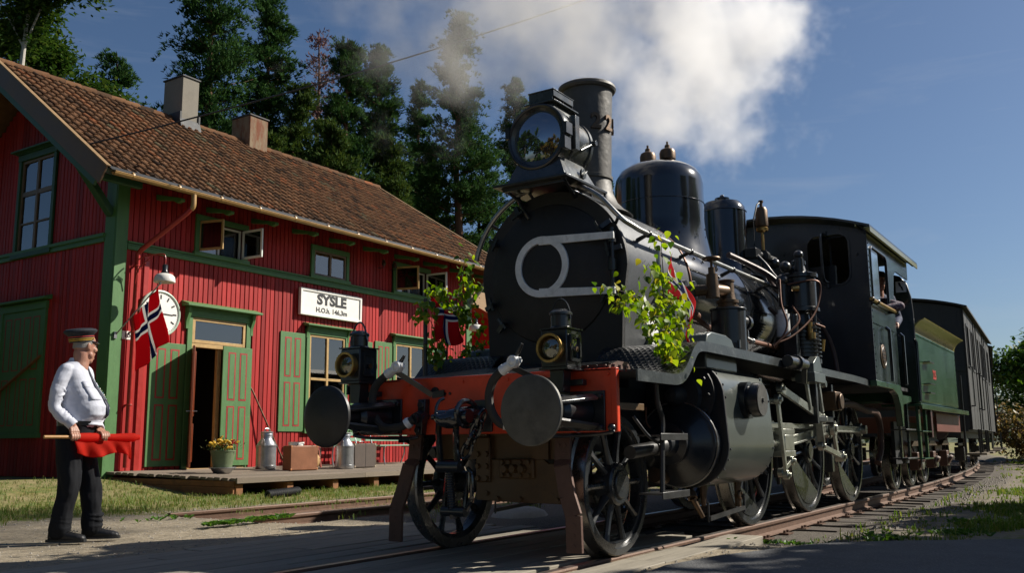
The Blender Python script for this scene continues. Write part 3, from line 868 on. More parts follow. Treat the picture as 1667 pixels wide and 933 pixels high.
# --- cylinders, valve chests (right side detailed; the far side mirrored)
for s in (-1, 1):
    def Y(a): return s * a
    # outline of the cladding seen from the front: a tall rounded case, in (y, z)
    def case(o=0):
        # round valve chest above (r .33 about y .97 z 1.17), round cylinder below (r .36 about y 1.0 z .82)
        pts = arc((.98, 1.17), .30 + o, R(100), R(0), 10) + arc((.96, .80), .345 + o, R(0), R(-100), 14) + [(.6, .46 - o), (.6, 1.46 + o)]
        return [(Y(a), b) for a, b in pts]
    g = G(); g.prism(case(), 'x', 2.28, 3.40)
    cy = P_(g, 'cylinder_cladding', 'satin')
    g = G(); g.prism(case(.006), 'x', 2.245, 2.28); P_(g, 'cladding_end', 'matt', .008, cy)
    g = G()
    for i, (a, b) in enumerate(case(.001)[2:24:2]):
        g.bolts([(2.30, a, b), (3.37, a, b)], (0, s, .2), .011, .008)
    P_(g, 'cladding_screw', 'dsteel', 0, cy)
    g = G(); g.lathe([(.30, 0), (.30, -.05), (.24, -.06), (.2, -.06), (.18, -.09), (.09, -.1), (.075, -.2), (.05, -.235), (0, -.245)], (2.245, Y(.93), 1.19), (1, 0, 0), 32)
    g.bolts([(2.19, Y(.93) + .255 * math.cos(a), 1.19 + .255 * math.sin(a)) for a in [2 * PI * i / 12 for i in range(12)]], (-1, 0, 0), .022, .035)
    vc = P_(g, 'valve_chest_cover', 'matt', 0, cy)
    g = G(); g.lathe([(.335, 0), (.34, -.03), (.34, -.09), (.325, -.11), (.29, -.12), (.2, -.2), (.14, -.22), (.14, -.26), (.16, -.26), (.16, -.29), (.1, -.3), (.085, -.4), (.07, -.41)], (2.245, Y(.92), .80), (1, 0, 0), 40)
    P_(g, 'cylinder_cover', 'black', 0, cy)
    g = G(); g.torus((2.15, Y(.92), .80), .338, .008, (1, 0, 0), 40, 6); P_(g, 'cover_rim', 'steel', 0, cy)
    g = G(); g.cyl((2.02, Y(.92), .795), (2.0, Y(.92), .795), .155, n=24)
    g.bolts([(2.0, Y(.92) + .12 * math.cos(a), .795 + .12 * math.sin(a)) for a in [2 * PI * i / 6 for i in range(6)]], (-1, 0, 0), .018, .03)
    P_(g, 'gland', 'black', 0, cy)
    g = G(); g.cyl((1.95, Y(.92), .795), (1.28, Y(.92), .745), .05, n=18); g.cyl((1.9, Y(.92), .79), (1.68, Y(.92), .775), .075, .06, n=18)
    P_(g, 'tail_rod_sleeve', 'dsteel', 0, cy)
    g = G(); g.cyl((2.75, Y(1.26), 1.16), (2.75, Y(1.33), 1.16), .155, n=32); g.cyl((2.75, Y(1.33), 1.16), (2.75, Y(1.36), 1.16), .12, n=32); g.cyl((2.75, Y(1.36), 1.16), (2.75, Y(1.43), 1.16), .145, .14, n=32)
    P_(g, 'valve_cap', 'black', 0, cy)
    g = G(); g.cyl((2.75, Y(1.431), 1.16), (2.75, Y(1.437), 1.16), .132, n=32); g.cyl((2.75, Y(1.437), 1.16), (2.75, Y(1.45), 1.16), .02, n=8)
    P_(g, 'valve_cap_face', 'buffer', 0, cy)
    g = G()   # cover over the steam pipe where it passes the running plate
    pts = [(2.15, 1.40), (2.15, 1.60), (2.2, 1.68), (2.3, 1.71), (2.62, 1.71), (2.76, 1.68), (2.84, 1.60), (2.86, 1.40)]
    g.prism(pts, 'y', Y(.62), Y(1.19))
    P_(g, 'steam_pipe_cover', 'satin', .012, cy)
    # drain cocks and their pull rod
    g = G()
    g.cyl((2.28, Y(.95), .47), (2.24, Y(.98), .40), .03, n=8); g.cyl((2.24, Y(.98), .41), (2.22, Y(1.0), .37), .045, n=6); g.cyl((2.22, Y(1.0), .37), (2.30, Y(1.05), .22), .025, .018, n=10)
    g.cyl((2.4, Y(1.02), .47), (2.4, Y(1.02), .30), .035, .02, n=8); g.cyl((3.2, Y(1.02), .50), (3.2, Y(1.02), .25), .03, n=8); g.torus((3.2, Y(1.04), .35), .035, .014, (0, 1, 0), 12, 6)
    P_(g, 'drain_cock', 'bronze', 0, cy)
    g = G(); g.bar((2.42, Y(1.06), .20), (3.25, Y(1.06), .24), .02, .035); g.cyl((2.42, Y(1.05), .33), (2.42, Y(1.05), .17), .009); g.cyl((3.24, Y(1.06), .36), (3.24, Y(1.06), .2), .012)
    P_(g, 'drain_rod', 'dsteel', 0, cy)
    g = G(); g.cyl((1.95, Y(.8), .56), (2.2, Y(.8), .53), .06, .055, n=16); P_(g, 'relief_valve', 'bronze', 0, cy)
    g = G(); g.tube(smooth_path([(2.0, Y(.72), 1.1), (2.0, Y(.72), .98), (2.03, Y(.74), .93)]), .008); g.tube(smooth_path([(2.1, Y(.86), .9), (2.12, Y(.86), .82), (2.04, Y(.84), .76), (2.0, Y(.82), .76)]), .008)
    P_(g, 'oil_pipe', 'copper', 0, cy)
    # front steps
    g = G()
    for x in (1.33, ): g.tube(smooth_path([(x - .02, Y(1.13), 1.24), (x, Y(1.13), 1.1), (x + .07, Y(1.13), .98), (x + .06, Y(1.13), .85), (x + .03, Y(1.13), .45)]), .02, 8)
    g.tube(smooth_path([(1.02, Y(1.08), 1.0), (1.14, Y(1.12), .88), (1.28, Y(1.13), .82), (1.36, Y(1.13), .82)]), .012)
    fs = P_(g, 'step_hanger', 'dsteel')
    for z in (.86, .45):
        g = G(); g.box(1.2, 1.68, Y(1.02), Y(1.2), z, z + .012); g.box(1.2, 1.68, Y(1.2), Y(1.208), z - .03, z + .02); P_(g, 'step_tread', 'dsteel', .003, fs)
    g = G(); g.prism([(.80, .86), (.98, .86), (1.0, .55), (1.25, .50), (1.25, 1.25), (.80, 1.25)], 'y', Y(.6), Y(.625))
    g.box(1.0, 6.9, Y(.6), Y(.63), .75, 1.25); g.box(3.4, 3.44, Y(.62), Y(1.0), .6, 1.3)
    P_(g, 'main_frame', 'black')
    # wooden wedge / brown bracket over the front wheel
    g = G(); g.box(1.0, 1.42, Y(.95), Y(.98), 1.05, 1.1); P_(g, 'spring_leaf', 'frame', .004)
    # rail guards
    g = G()
    pts = [Vector((.78, Y(.66), .90)), Vector((.76, Y(.66), .70)), Vector((.72, Y(.68), .66)), Vector((.70, Y(.73), .46)), Vector((.69, Y(.78), .33)), Vector((.69, Y(.785), .09))]
    for a, b in zip(pts[:-1], pts[1:]): g.bar(a, b + (b - a).normalized() * .004, .028, .12, (0, 1, 0))
    for z in (.13, .2, .27): g.cyl((.676, Y(.785), z), (.672, Y(.785), z), .014)
    rg = P_(g, 'rail_guard', 'rust', .004)
    g = G(); g.bolts([(.766, Y(.63 + .05 * i), z) for i in (0, 1) for z in (.80, .74)], (-1, 0, 0), .018, .016); P_(g, 'guard_bolt', 'rust', 0, rg)

# --- front stretcher between the frames
g = G(); g.prism([(.2, .40), (.2, .9), (.1, .9), (.06, .70), (-.40, .70), (-.44, .67), (-.64, .67), (-.64, .385), (-.1, .39)], 'x', .93, .96)
fp = P_(g, 'frame_stretcher', 'frame', .004)
g = G(); g.box(.905, .929, .06, .19, .53, .87); g.box(.905, .929, -.33, -.02, .56, .705); P_(g, 'stretcher_plate', 'frame', .012, fp)
g = G()
g.bolts([(.905, y, z) for y in (.085, .165) for z in (.56, .65, .74)], (-1, 0, 0), .022, .022, 8)
g.bolts([(.905, y, z) for y in (-.06, -.12, -.22, -.29) for z in (.585, .68)], (-1, 0, 0), .018, .022, 8)
for y in (-.09, -.165, -.24): g.cyl((.905, y, .632), (.86, y, .632), .034, .026, 10)
g.bolts([(.93, y, .41) for y in (.0, -.2, -.52)], (-1, 0, 0), .024, .03, 8)
g.bolts([(.93, .1, .45), (.93, -.58, .62)], (-1, 0, 0), .02, .02, 8)
P_(g, 'frame_bolt', 'frame', 0, fp)
g = G(); g.box(.96, 1.15, -.6, .6, .7, 1.2); g.box(.93, .96, -.44, -.30, .70, .89); P_(g, 'frame_box', 'frame')
g = G(); g.cyl((1.32, -.7, .515), (1.32, .7, .515), .085, n=20); P_(g, 'front_axle', 'dsteel')

# --- wheels
for s in (-1, 1):
    wheel(loco, 1.32, s * .80, .515, s, 10, .155, yrot=.1)
CR = .29
ang = R(64)
DX = (4.22, 6.22, 8.22)
DR = .70
for x in DX:
    for s in (-1, 1):
        a = ang if s < 0 else ang - PI / 2
        wheel(loco, x, s * .80, DR, s, 14, .14, 'driving_wheel', (a + PI, R(62) if x == DX[1] else R(48)))
    g = G(); g.cyl((x, -.7, DR), (x, .7, DR), .09); P_(g, 'axle', 'dsteel')
# tyres of the drivers catch light: nothing else on the far side

# --- rods and valve gear, right and left
for s in (-1, 1):
    def Y(a): return s * a
    a = ang if s < 0 else ang - PI / 2
    pins = [(x + CR * math.cos(a), DR + CR * math.sin(a)) for x in DX]
    for (px, pz), x in zip(pins, DX):
        g = G(); g.lathe([(.11, -.12), (.11, 0)], (px, Y(.80), pz), (0, s, 0), 20); g.cyl((px, Y(.8), pz), (px, Y(1.0), pz), .06); P_(g, 'crank_pin', 'rods')
    def rod(p, q, y, h0, h1, w, name, boss=(.1, .1), m='rods', flute=True):
        g = G()
        p3, q3 = Vector((p[0], Y(y), p[1])), Vector((q[0], Y(y), q[1]))
        d = (q3 - p3).normalized(); up = Vector((-d.z, 0, d.x))
        if up.z < 0: up = -up
        vs = []
        for c, h in ((p3, h0), (q3, h1)):
            for i, j in ((-1, -1), (1, -1), (1, 1), (-1, 1)): vs.append(c + Vector((0, s * i * w / 2, 0)) + up * j * h / 2)
        g.add(vs, [(3, 2, 1, 0), (4, 5, 6, 7), (0, 1, 5, 4), (1, 2, 6, 5), (2, 3, 7, 6), (3, 0, 4, 7)])
        if flute:
            for j in (-1, 1):
                u0, u1 = up * (h0 / 2 - .012) * j, up * (h1 / 2 - .012) * j
                g.bar(p3 + u0 + Vector((0, Y(w / 2 + .006), 0)), q3 + u1 + Vector((0, Y(w / 2 + .006), 0)), .014, .022, up)
        o = P_(g, name, m, .003)
        for c, r in ((p3, boss[0]), (q3, boss[1])):
            if r:
                b = G(); b.cyl(c - Vector((0, Y(w / 2 + .012), 0)), c + Vector((0, Y(w / 2 + .012), 0)), r, n=20)
                b.cyl(c + Vector((0, Y(w / 2 + .012), 0)), c + Vector((0, Y(w / 2 + .035), 0)), r * .5, n=8)
                P_(b, 'rod_end', m, .004, o)
        return o
    for i in (0, 1): rod(pins[i], pins[i + 1], .90, .085, .085, .05, 'coupling_rod', (.09, .09))
    ch_ = (4.62, .80)
    rod(ch_, pins[1], 1.0, .10, .125, .055, 'connecting_rod', (.07, .12))
    g = G(); g.box(4.46, 4.76, Y(.92), Y(1.08), .72, .88); g.box(4.4, 4.8, Y(.92), Y(1.08), .88, .94); g.box(4.4, 4.8, Y(.92), Y(1.08), .66, .72)
    g.cyl((3.40, Y(.98), .80), (4.46, Y(.98), .80), .04, n=14); g.cyl((3.4, Y(.98), .8), (3.5, Y(.98), .8), .09, .075, n=14)
    P_(g, 'crosshead', 'rods', .006)
    g = G(); g.box(3.45, 5.45, Y(.94), Y(1.05), .945, 1.0); P_(g, 'slide_bar', 'rods', .004)
    rc = (pins[1][0] + .12, pins[1][1] - .33)
    rod(pins[1], rc, 1.075, .09, .06, .03, 'return_crank', (.085, .06), flute=False)
    lk = (5.60, .76)
    rod(lk, rc, 1.125, .055, .06, .035, 'eccentric_rod', (.05, .06), flute=False)
    # expansion link and hanger
    g = G(); lp = [(5.60 + .06 * math.cos(t) - .02, 1.12 + .0 + .30 * math.sin(t)) for t in [R(v) for v in range(-75, 90, 15)]]
    for (a0, b0), (a1, b1) in zip(lp[:-1], lp[1:]): g.bar((a0, Y(1.07), b0), (a1, Y(1.07), b1), .05, .05, (0, 1, 0))
    g.bar((5.60, Y(1.09), .87), (5.60, Y(1.09), .75), .05, .05, (0, 1, 0)); g.bar((5.52, Y(1.13), 1.1), (5.60, Y(1.13), .76), .03, .075, (0, 1, 0))
    P_(g, 'expansion_link', 'rods', .004)
    g = G(); g.box(5.3, 5.95, Y(1.17), Y(1.2), 1.02, 1.08); g.box(5.25, 5.32, Y(.7), Y(1.2), 1.0, 1.45); g.box(5.88, 5.95, Y(.7), Y(1.2), 1.0, 1.45)
    P_(g, 'link_bracket', 'black', .006)
    rod((4.16, 1.33), (5.62, 1.06), 1.15, .08, .085, .035, 'radius_rod', (.05, .055), flute=False)
    rod((4.12, 1.22), (4.27, .49), 1.13, .06, .05, .03, 'combination_lever', (.05, .045), flute=False)
    rod((4.27, .51), (4.62, .62), 1.08, .045, .045, .03, 'union_link', (.045, .045), flute=False)
    g = G(); g.cyl((3.4, Y(1.08), 1.19), (4.2, Y(1.08), 1.21), .03, n=12); g.box(3.55, 3.62, Y(.95), Y(1.15), 1.0, 1.4); P_(g, 'valve_rod', 'rods', .003)
    # lifting arm and reversing shaft on the running plate
    g = G(); g.bar((4.72, Y(1.17), 1.47), (5.61, Y(1.17), 1.44), .03, .045); g.bar((5.0, Y(1.17), 1.45), (5.10, Y(1.17), 1.14), .03, .05, (1, 0, 0)); g.bar((5.35, Y(1.2), 1.45), (5.45, Y(1.2), 1.12), .03, .05, (1, 0, 0))
    g.cyl((5.6, Y(1.1), 1.44), (5.6, Y(1.22), 1.44), .04); g.cyl((4.74, Y(1.1), 1.47), (4.74, Y(1.22), 1.47), .04)
    P_(g, 'lifting_arm', 'rods', .003)
    g = G(); g.cyl((3.75, Y(1.36), 1.56), (4.3, Y(1.36), 1.56), .055, n=12); g.cyl((4.0, Y(1.36), 1.56), (4.08, Y(1.36), 1.56), .075, n=12); g.bar((4.3, Y(1.36), 1.55), (4.36, Y(1.33), 1.38), .05, .03, (1, 0, 0)); g.box(3.8, 4.2, Y(1.29), Y(1.36), 1.5, 1.6)
    P_(g, 'reversing_cylinder', 'black', .004)
    g = G(); g.prism([(4.62, 1.50), (4.62, 1.60), (4.78, 1.68), (4.86, 1.68), (4.95, 1.52)], 'y', Y(1.28), Y(1.36)); g.box(4.5, 4.9, Y(1.2), Y(1.4), 1.40, 1.5); P_(g, 'link_hanger', 'satin', .005)
    g = G(); g.box(5.72, 5.98, Y(1.13), Y(1.28), 1.15, 1.36); g.cyl((5.85, Y(1.28), 1.25), (5.85, Y(1.32), 1.25), .09); P_(g, 'lubricator_box', 'bronze', .01)
    # brake hangers, ash pan pipe below the cab
    g = G()
    for x in (5.15, 7.15): g.bar((x, Y(.72), 1.1), (x + .18, Y(.72), .35), .05, .04, (0, 1, 0)); g.box(x + .12, x + .22, Y(.68), Y(.8), .42, .78)
    P_(g, 'brake_block', 'black', .01)
    g = G(); g.tube(smooth_path([(7.0, Y(1.0), 1.25), (7.6, Y(1.0), 1.28), (8.4, Y(1.0), 1.22), (9.0, Y(1.0), 1.2), (9.2, Y(1.0), 1.0), (9.15, Y(1.0), .7), (8.9, Y(1.0), .5)]), .045, 10); P_(g, 'injector_pipe', 'rust')

# --- things along the right-hand boiler side
g = G()   # mechanical lubricator
g.cyl((3.08, -1.05, 1.60), (3.08, -1.05, 1.98), .155, n=24); g.cyl((3.08, -1.05, 1.98), (3.08, -1.05, 2.0), .165, n=24); g.box(2.95, 3.22, -1.16, -.92, 1.585, 1.68)
g.cyl((3.22, -1.08, 1.9), (3.34, -1.1, 1.9), .06, n=14); g.cyl((3.34, -1.1, 1.9), (3.4, -1.1, 1.9), .075, n=14)
lb = P_(g, 'mechanical_lubricator', 'black', .004)
g = G(); g.bar((3.4, -1.1, 1.95), (3.42, -1.1, 1.76), .03, .02, (1, 0, 0)); g.tube([(3.4, -1.1, 1.76), (3.48, -1.12, 1.74)], .018); g.ball((3.5, -1.12, 1.74), .028); g.tube([(3.36, -1.1, 1.8), (3.34, -1.1, 1.6)], .014)
for i in range(5): g.cyl((2.98 + .05 * i, -1.18, 1.63), (2.98 + .05 * i, -1.18, 1.70), .012, n=8)
P_(g, 'lubricator_crank', 'steel', 0, lb)
g = G()   # brass check valve standing before the boiler
g.lathe([(.10, 0), (.10, .025), (.085, .025), (.085, .05), (.1, .05), (.1, .075), (.075, .08), (.065, .14), (.062, .24), (.07, .245), (.07, .26), (.03, .27)], (3.08, -1.05, 2.0), (0, 0, 1), 20)
g.cyl((3.08, -1.05, 2.16), (2.86, -1.0, 2.15), .058, n=14); g.cyl((2.80, -1.02, 2.07), (2.80, -1.02, 2.28), .062, .05, n=14); g.cyl((2.80, -1.02, 2.28), (2.80, -1.02, 2.34), .032, n=10)
g.cyl((2.80, -1.0, 2.14), (2.72, -.72, 2.14), .05, n=14)
cv = P_(g, 'check_valve', 'bronze')
g = G(); g.cyl((2.75, -.80, 2.14), (2.73, -.70, 2.14), .105, n=18); g.cyl((2.76, -.88, 2.14), (2.755, -.855, 2.14), .09, n=18); P_(g, 'valve_flange', 'black', 0, cv)
g = G(); g.torus((2.80, -1.02, 2.42), .07, .013, (0, 0, 1), 18, 6); g.cyl((2.80, -1.02, 2.34), (2.80, -1.02, 2.43), .012)
for a in (0, 60, 120): g.tube([(2.80 + .07 * math.cos(R(a)), -1.02 + .07 * math.sin(R(a)), 2.42), (2.80 - .07 * math.cos(R(a)), -1.02 - .07 * math.sin(R(a)), 2.42)], .007)
P_(g, 'hand_wheel', 'bronze', 0, cv)
g = G(); g.tube(smooth_path([(2.7, -.88, 1.92), (3.0, -.85, 1.87), (3.6, -.80, 1.83), (4.6, -.80, 1.84), (5.3, -.80, 1.84)]), .026, 10)
g.tube(smooth_path([(3.1, -.84, 1.82), (3.1, -.84, 1.6)]), .01); g.cyl((2.68, -.88, 1.925), (2.76, -.88, 1.91), .04)
P_(g, 'copper_steam_pipe', 'copper')
g = G(); g.lathe([(.075, 0), (.078, .004), (.078, .012), (.05, .016), (0, .018)], (2.86, -.667, 2.34), (0, -1, .12), 20); P_(g, 'boiler_plug', 'steel')
# slanting white lamp iron by the running plate
g = G(); g.prism([(1.86, 1.59), (2.1, 1.59), (1.74, 1.98), (1.66, 1.92)], 'y', -.86, -.85); P_(g, 'splash_plate', 'silver', .003)
# air pump (two cylinders, cooling fins)
PX, PY = 5.62, -.98
g = G()
g.lathe([(.10, 1.58), (.12, 1.60), (.12, 1.66), (.2, 1.67), (.2, 1.72), (.165, 1.73)], (PX, PY, 0), (0, 0, 1), 24)
for i in range(8): g.lathe([(.165, 1.74 + .045 * i), (.205, 1.745 + .045 * i), (.205, 1.76 + .045 * i), (.165, 1.766 + .045 * i), (.165, 1.785 + .045 * i)], (PX, PY, 0), (0, 0, 1), 24)
g.lathe([(.2, 2.1), (.2, 2.13), (.1, 2.14), (.09, 2.24), (.1, 2.25)], (PX, PY, 0), (0, 0, 1), 24)
for a in (30, 150, 270): g.cyl((PX + .15 * math.cos(R(a)), PY + .15 * math.sin(R(a)), 2.1), (PX + .15 * math.cos(R(a)), PY + .15 * math.sin(R(a)), 2.27), .022)
pump = P_(g, 'air_pump', 'black')
g = G(); g.lathe([(.21, 2.26), (.21, 2.30), (.185, 2.31), (.185, 2.64), (.21, 2.65), (.21, 2.69), (.17, 2.71), (.09, 2.73), (.07, 2.80), (.085, 2.81), (.085, 2.85), (.03, 2.88), (0, 2.88)], (PX, PY, 0), (0, 0, 1), 28)
g.bolts([(PX + .19 * math.cos(R(a)), PY + .19 * math.sin(R(a)), 2.69) for a in range(0, 360, 45)], (0, 0, 1), .016, .02)
g.cyl((PX - .14, PY - .05, 2.68), (PX - .14, PY - .05, 2.86), .05); g.ball((PX - .14, PY - .05, 2.9), .055); g.cyl((PX + .1, PY + .02, 2.7), (PX + .1, PY + .02, 2.82), .045)
P_(g, 'steam_cylinder', 'black', 0, pump)
g = G(); g.cyl((PX - .3, PY + .1, 2.3), (PX - .3, PY + .1, 2.55), .05); g.ball((PX - .3, PY + .1, 2.6), .07); g.cyl((PX - .32, PY, 2.0), (PX - .32, PY, 2.2), .055); g.box(PX - .4, PX - .26, PY - .05, PY + .1, 1.6, 2.0); g.ball((PX - .3, PY + .06, 2.75), .065); g.cyl((PX - .3, PY + .06, 2.75), (PX - .1, PY + .03, 2.72), .035)
g.cyl((PX + .26, PY - .04, 1.6), (PX + .26, PY - .04, 1.74), .05); g.cyl((PX + .2, PY - .1, 1.9), (PX + .2, PY - .1, 2.0), .035)
P_(g, 'pump_valve', 'black', .004, pump)
g = G(); g.cyl((PX - .18, PY - .14, 2.0), (PX - .18, PY - .14, 2.12), .03); g.cyl((PX - .2, PY - .16, 1.93), (PX - .2, PY - .16, 2.0), .045); g.cyl((PX - .28, PY, 2.5), (PX - .24, PY - .06, 2.5), .03); g.cyl((PX + .12, PY - .18, 1.82), (PX + .12, PY - .2, 1.95), .025); g.ball((PX + .2, PY - .02, 2.14), .04)
P_(g, 'pump_fitting', 'brass', 0, pump)
g = G()
g.tube(smooth_path([(PX - .3, PY + .05, 2.55), (PX - .1, PY - .2, 2.6), (PX - .02, PY - .24, 2.5), (PX - .2, PY - .2, 2.2), (PX - .5, PY - .05, 1.95), (PX - .7, PY + .1, 1.85)]), .011, 6)
g.tube(smooth_path([(PX - .4, PY + .1, 2.6), (PX - .55, PY + .05, 2.3), (PX - .55, PY, 2.05), (PX - .7, PY + .1, 1.8)]), .011, 6)
g.tube(smooth_path([(PX - .3, PY, 2.3), (PX - .45, PY - .1, 2.1), (PX - .75, PY + .1, 1.82)]), .011, 6)
g.tube(smooth_path([(PX + .2, PY - .05, 2.2), (PX + .24, PY - .16, 2.12), (PX + .05, PY - .24, 2.08), (PX - .15, PY - .2, 2.1)]), .01, 6)
P_(g, 'copper_pipe', 'copper', 0, pump)
g = G()
g.tube(smooth_path([(4.9, -.42, 2.88), (5.2, -.52, 2.82), (5.5, -.66, 2.72), (5.62, -.8, 2.55), (5.55, -.85, 2.4)]), .034, 10)
g.tube(smooth_path([(5.62, -.62, 2.72), (5.9, -.62, 2.6), (6.3, -.75, 2.45), (6.8, -.85, 2.3), (7.0, -.95, 2.0), (7.05, -1.0, 1.6)]), .03, 10)
g.tube(smooth_path([(5.3, -.72, 2.3), (5.5, -.85, 2.1), (5.6, -.9, 1.9)]), .022, 8)
P_(g, 'lagged_pipe', mat('brown_lagged_pipe', (.07, .045, .045), .5, .1, .3, 8))
g = G(); g.cyl((5.2, -.9, 1.95), (5.2, -.9, 2.2), .075, n=16); g.cyl((5.2, -.9, 2.2), (5.2, -.9, 2.25), .05); P_(g, 'oil_pot', 'silver')

# --- cab
XC = 7.36
def cab_front(): return [(-1.38, 1.57), (-1.38, 3.50)] + [(1.38 * t, 3.50 + .25 * (1 - t * t)) for t in [i / 12 - 1 for i in range(1, 24)]] + [(1.38, 3.50), (1.38, 1.57)]
win = [rrect(-.62 - .53, -.62, 2.83, 3.50, .14, 5)[::-1], rrect(.62, 1.15, 2.83, 3.50, .14, 5)[::-1]]
g = G(); g.plate(cab_front(), win, 'x', XC, XC + .02); P_(g, 'cab_front', mat('cab_front_paint', (.014, .018, .024), .35, 0, .3, 4, bump=.06, bscale=20, coat=.2))
g = G()
for i in range(24): g.bolts([(XC, -1.36, 1.62 + .08 * i)], (-1, 0, 0), .012, .01)
for i in range(26): t = i / 13 - 1; g.bolts([(XC, 1.36 * t, 3.46 + .25 * (1 - t * t))], (-1, 0, 0), .012, .01)
for y, z in ((-.30, 3.3), (-.28, 3.0), (.1, 3.5), (-1.25, 3.2)): g.bolts([(XC, y, z)], (-1, 0, 0), .02, .02)
P_(g, 'cab_rivet', 'black')
for s in (-1, 1):
    wo = rrect(7.52, 8.46, 2.59, 3.31, .1, 4)[::-1]
    out = [(XC + .02, 1.57), (8.85, 1.57), (8.85, 3.20 - .35), (8.95, 3.15), (9.1, 3.22), (9.98, 3.22), (10.0, 3.50), (XC + .02, 3.50)]
    g = G(); g.plate(out, [wo], 'y', s * 1.38, s * 1.36); cs = P_(g, 'cab_side', 'cabside')
    g = G(); g.plate(rrect(7.49, 8.49, 2.56, 3.34, .12, 4), [wo], 'y', s * 1.395, s * 1.38); P_(g, 'window_frame', 'black', .003, cs)
    g = G(); g.plate(rrect(7.53, 7.98, 2.6, 3.30, .06, 4), [rrect(7.57, 7.94, 2.64, 3.26, .04, 4)[::-1]], 'y', s * 1.375, s * 1.365)
    g.box(7.565, 7.945, s * 1.372, s * 1.368, 2.635, 3.265); P_(g, 'sliding_window', 'black', .002, cs)
    g = G(); g.box(7.57, 7.94, s * 1.3785, s * 1.376, 2.64, 3.26); P_(g, 'pane', mat('bright_pane', (.5, .56, .6), .04, .9, .05, 2, bump=0), 0, cs)
    g = G(); g.tube([(7.06, s * 1.45, 2.56), (8.60, s * 1.45, 2.56)], .022, 10)
    P_(g, 'elbow_rest', 'brass', 0, cs)
    g = G()
    for x in (7.4, 8.55): g.cyl((x, s * 1.38, 2.56), (x, s * 1.45, 2.56), .022); g.ball((x, s * 1.45, 2.56), .036)
    g.ball((7.1, s * 1.45, 2.56), .036)
    P_(g, 'rest_bracket', 'black', 0, cs)
    g = G()
    for i in range(16): g.bolts([(7.5 + .09 * i, s * 1.38, 2.30)], (0, s, 0), .011, .008)
    for i in range(22): g.bolts([(7.42, s * 1.38, 1.66 + .08 * i)], (0, s, 0), .011, .008)
    for i in range(2): g.bolts([(7.75 + .05 * i, s * 1.38, 2.06)], (0, s, 0), .014, .01)
    P_(g, 'side_rivet', 'cabside', 0, cs)
    g = G(); g.lathe([(.155, 0), (.16, .008), (.145, .016), (0, .016)], (7.86, s * 1.38, 1.90), (0, s, 0), 28); np_ = P_(g, 'makers_plate', 'bronze', 0, cs)
    g = G(); g.torus((7.86, s * 1.396, 1.90), .12, .006, (0, 1, 0), 28, 4)
    for i, w in enumerate((.10, .14, .19, .14)): g.box(7.86 - w / 2, 7.86 + w / 2, s * 1.396, s * 1.401, 1.83 + .045 * i, 1.845 + .045 * i)
    P_(g, 'plate_lettering', 'ink', 0, np_)
    # cab roof gutter
    g = G(); g.box(7.15, 10.35, s * 1.47, s * 1.40, 3.485, 3.50); g.box(7.15, 10.35, s * 1.475, s * 1.462, 3.44, 3.50); g.bar((7.15, s * 1.30, 3.535), (10.35, s * 1.30, 3.535), .02, .03)
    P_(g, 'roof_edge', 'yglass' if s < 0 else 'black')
    # bulkhead columns and steps
    g = G()
    for x in (8.05, 8.95): g.tube([(x, s * 1.44, 1.58), (x, s * 1.44, 2.26), (x, s * 1.40, 2.30)], .024, 10)
    P_(g, 'grab_rail', 'gloss')
    g = G(); g.prism([(7.36, 1.57), (7.36, 1.49), (8.35, 1.49), (8.62, 1.42), (8.75, 1.28), (8.82, 1.0), (8.9, 1.0), (8.95, 1.3), (9.55, 1.36), (9.55, 1.44), (8.95, 1.44), (8.85, 1.57)], 'y', s * 1.385, s * 1.30)
    P_(g, 'cab_valance', 'green_gloss', .01)
    g = G()
    for x in (9.0, 9.55): g.prism([(x - .03, 1.40), (x + .06, 1.40), (x + .03, .55), (x - .03, .55)], 'y', s * 1.32, s * 1.29)
    st = P_(g, 'cab_step_hanger', 'cabside')
    for z in (.55, .95): g = G(); g.box(8.95, 9.65, s * 1.40, s * 1.18, z, z + .02); P_(g, 'cab_step', 'dsteel', .004, st)
g = G()
n = 14
rp = [(1.47 * (i / n * 2 - 1), 3.50 + .28 * (1 - (i / n * 2 - 1) ** 2)) for i in range(n + 1)]
g.prism(rp + [(y, z + .03) for y, z in rp[::-1]], 'x', 7.15, 10.35); P_(g, 'cab_roof', 'black')
g = G(); g.box(9.85, 9.9, -1.0, 1.34, 1.57, 3.62); g.box(7.4, 9.9, -1.34, 1.34, 3.46, 3.48); P_(g, 'cab_lining_and_dark_sheet', 'matt')  # ceiling lining, plus a rear sheet added to make the open cab dark
g = G(); g.box(7.4, 9.9, -1.3, 1.3, 1.52, 1.569); g.box(7.42, 7.5, -.95, .95, 1.6, 3.1); P_(g, 'backhead', 'matt')
for s in (-1, 1):   # the two round-cornered front lights; the right one swung open on its pivot
    yc = s * .885
    g = G(); g.plate(rrect(yc - .285, yc + .285, 2.81, 3.52, .15, 5), [rrect(yc - .26, yc + .26, 2.835, 3.495, .13, 5)[::-1]], 'x', XC - .014, XC - .001); P_(g, 'spectacle_rim', 'black')
g = G(); yc = -.87
g.plate(rrect(XC - .27, XC + .2, 2.85, 3.50, .12, 5), [rrect(XC - .25, XC + .18, 2.87, 3.48, .1, 5)[::-1]], 'y', yc - .015, yc + .015)
g.cyl((XC - .02, yc, 2.79), (XC - .02, yc, 2.86), .018); g.cyl((XC - .02, yc, 3.49), (XC - .02, yc, 3.55), .018)
sp = P_(g, 'spectacle_window', 'dsteel')
g = G(); g.box(XC - .25, XC + .18, yc - .004, yc + .004, 2.87, 3.48); P_(g, 'spectacle_pane', 'glass', 0, sp)
# ================================================================= track line
def yc(x): return 0 if x < 9 else (x - 9) ** 2 / 400
def head(x): return 0 if x < 9 else math.atan((x - 9) / 200)

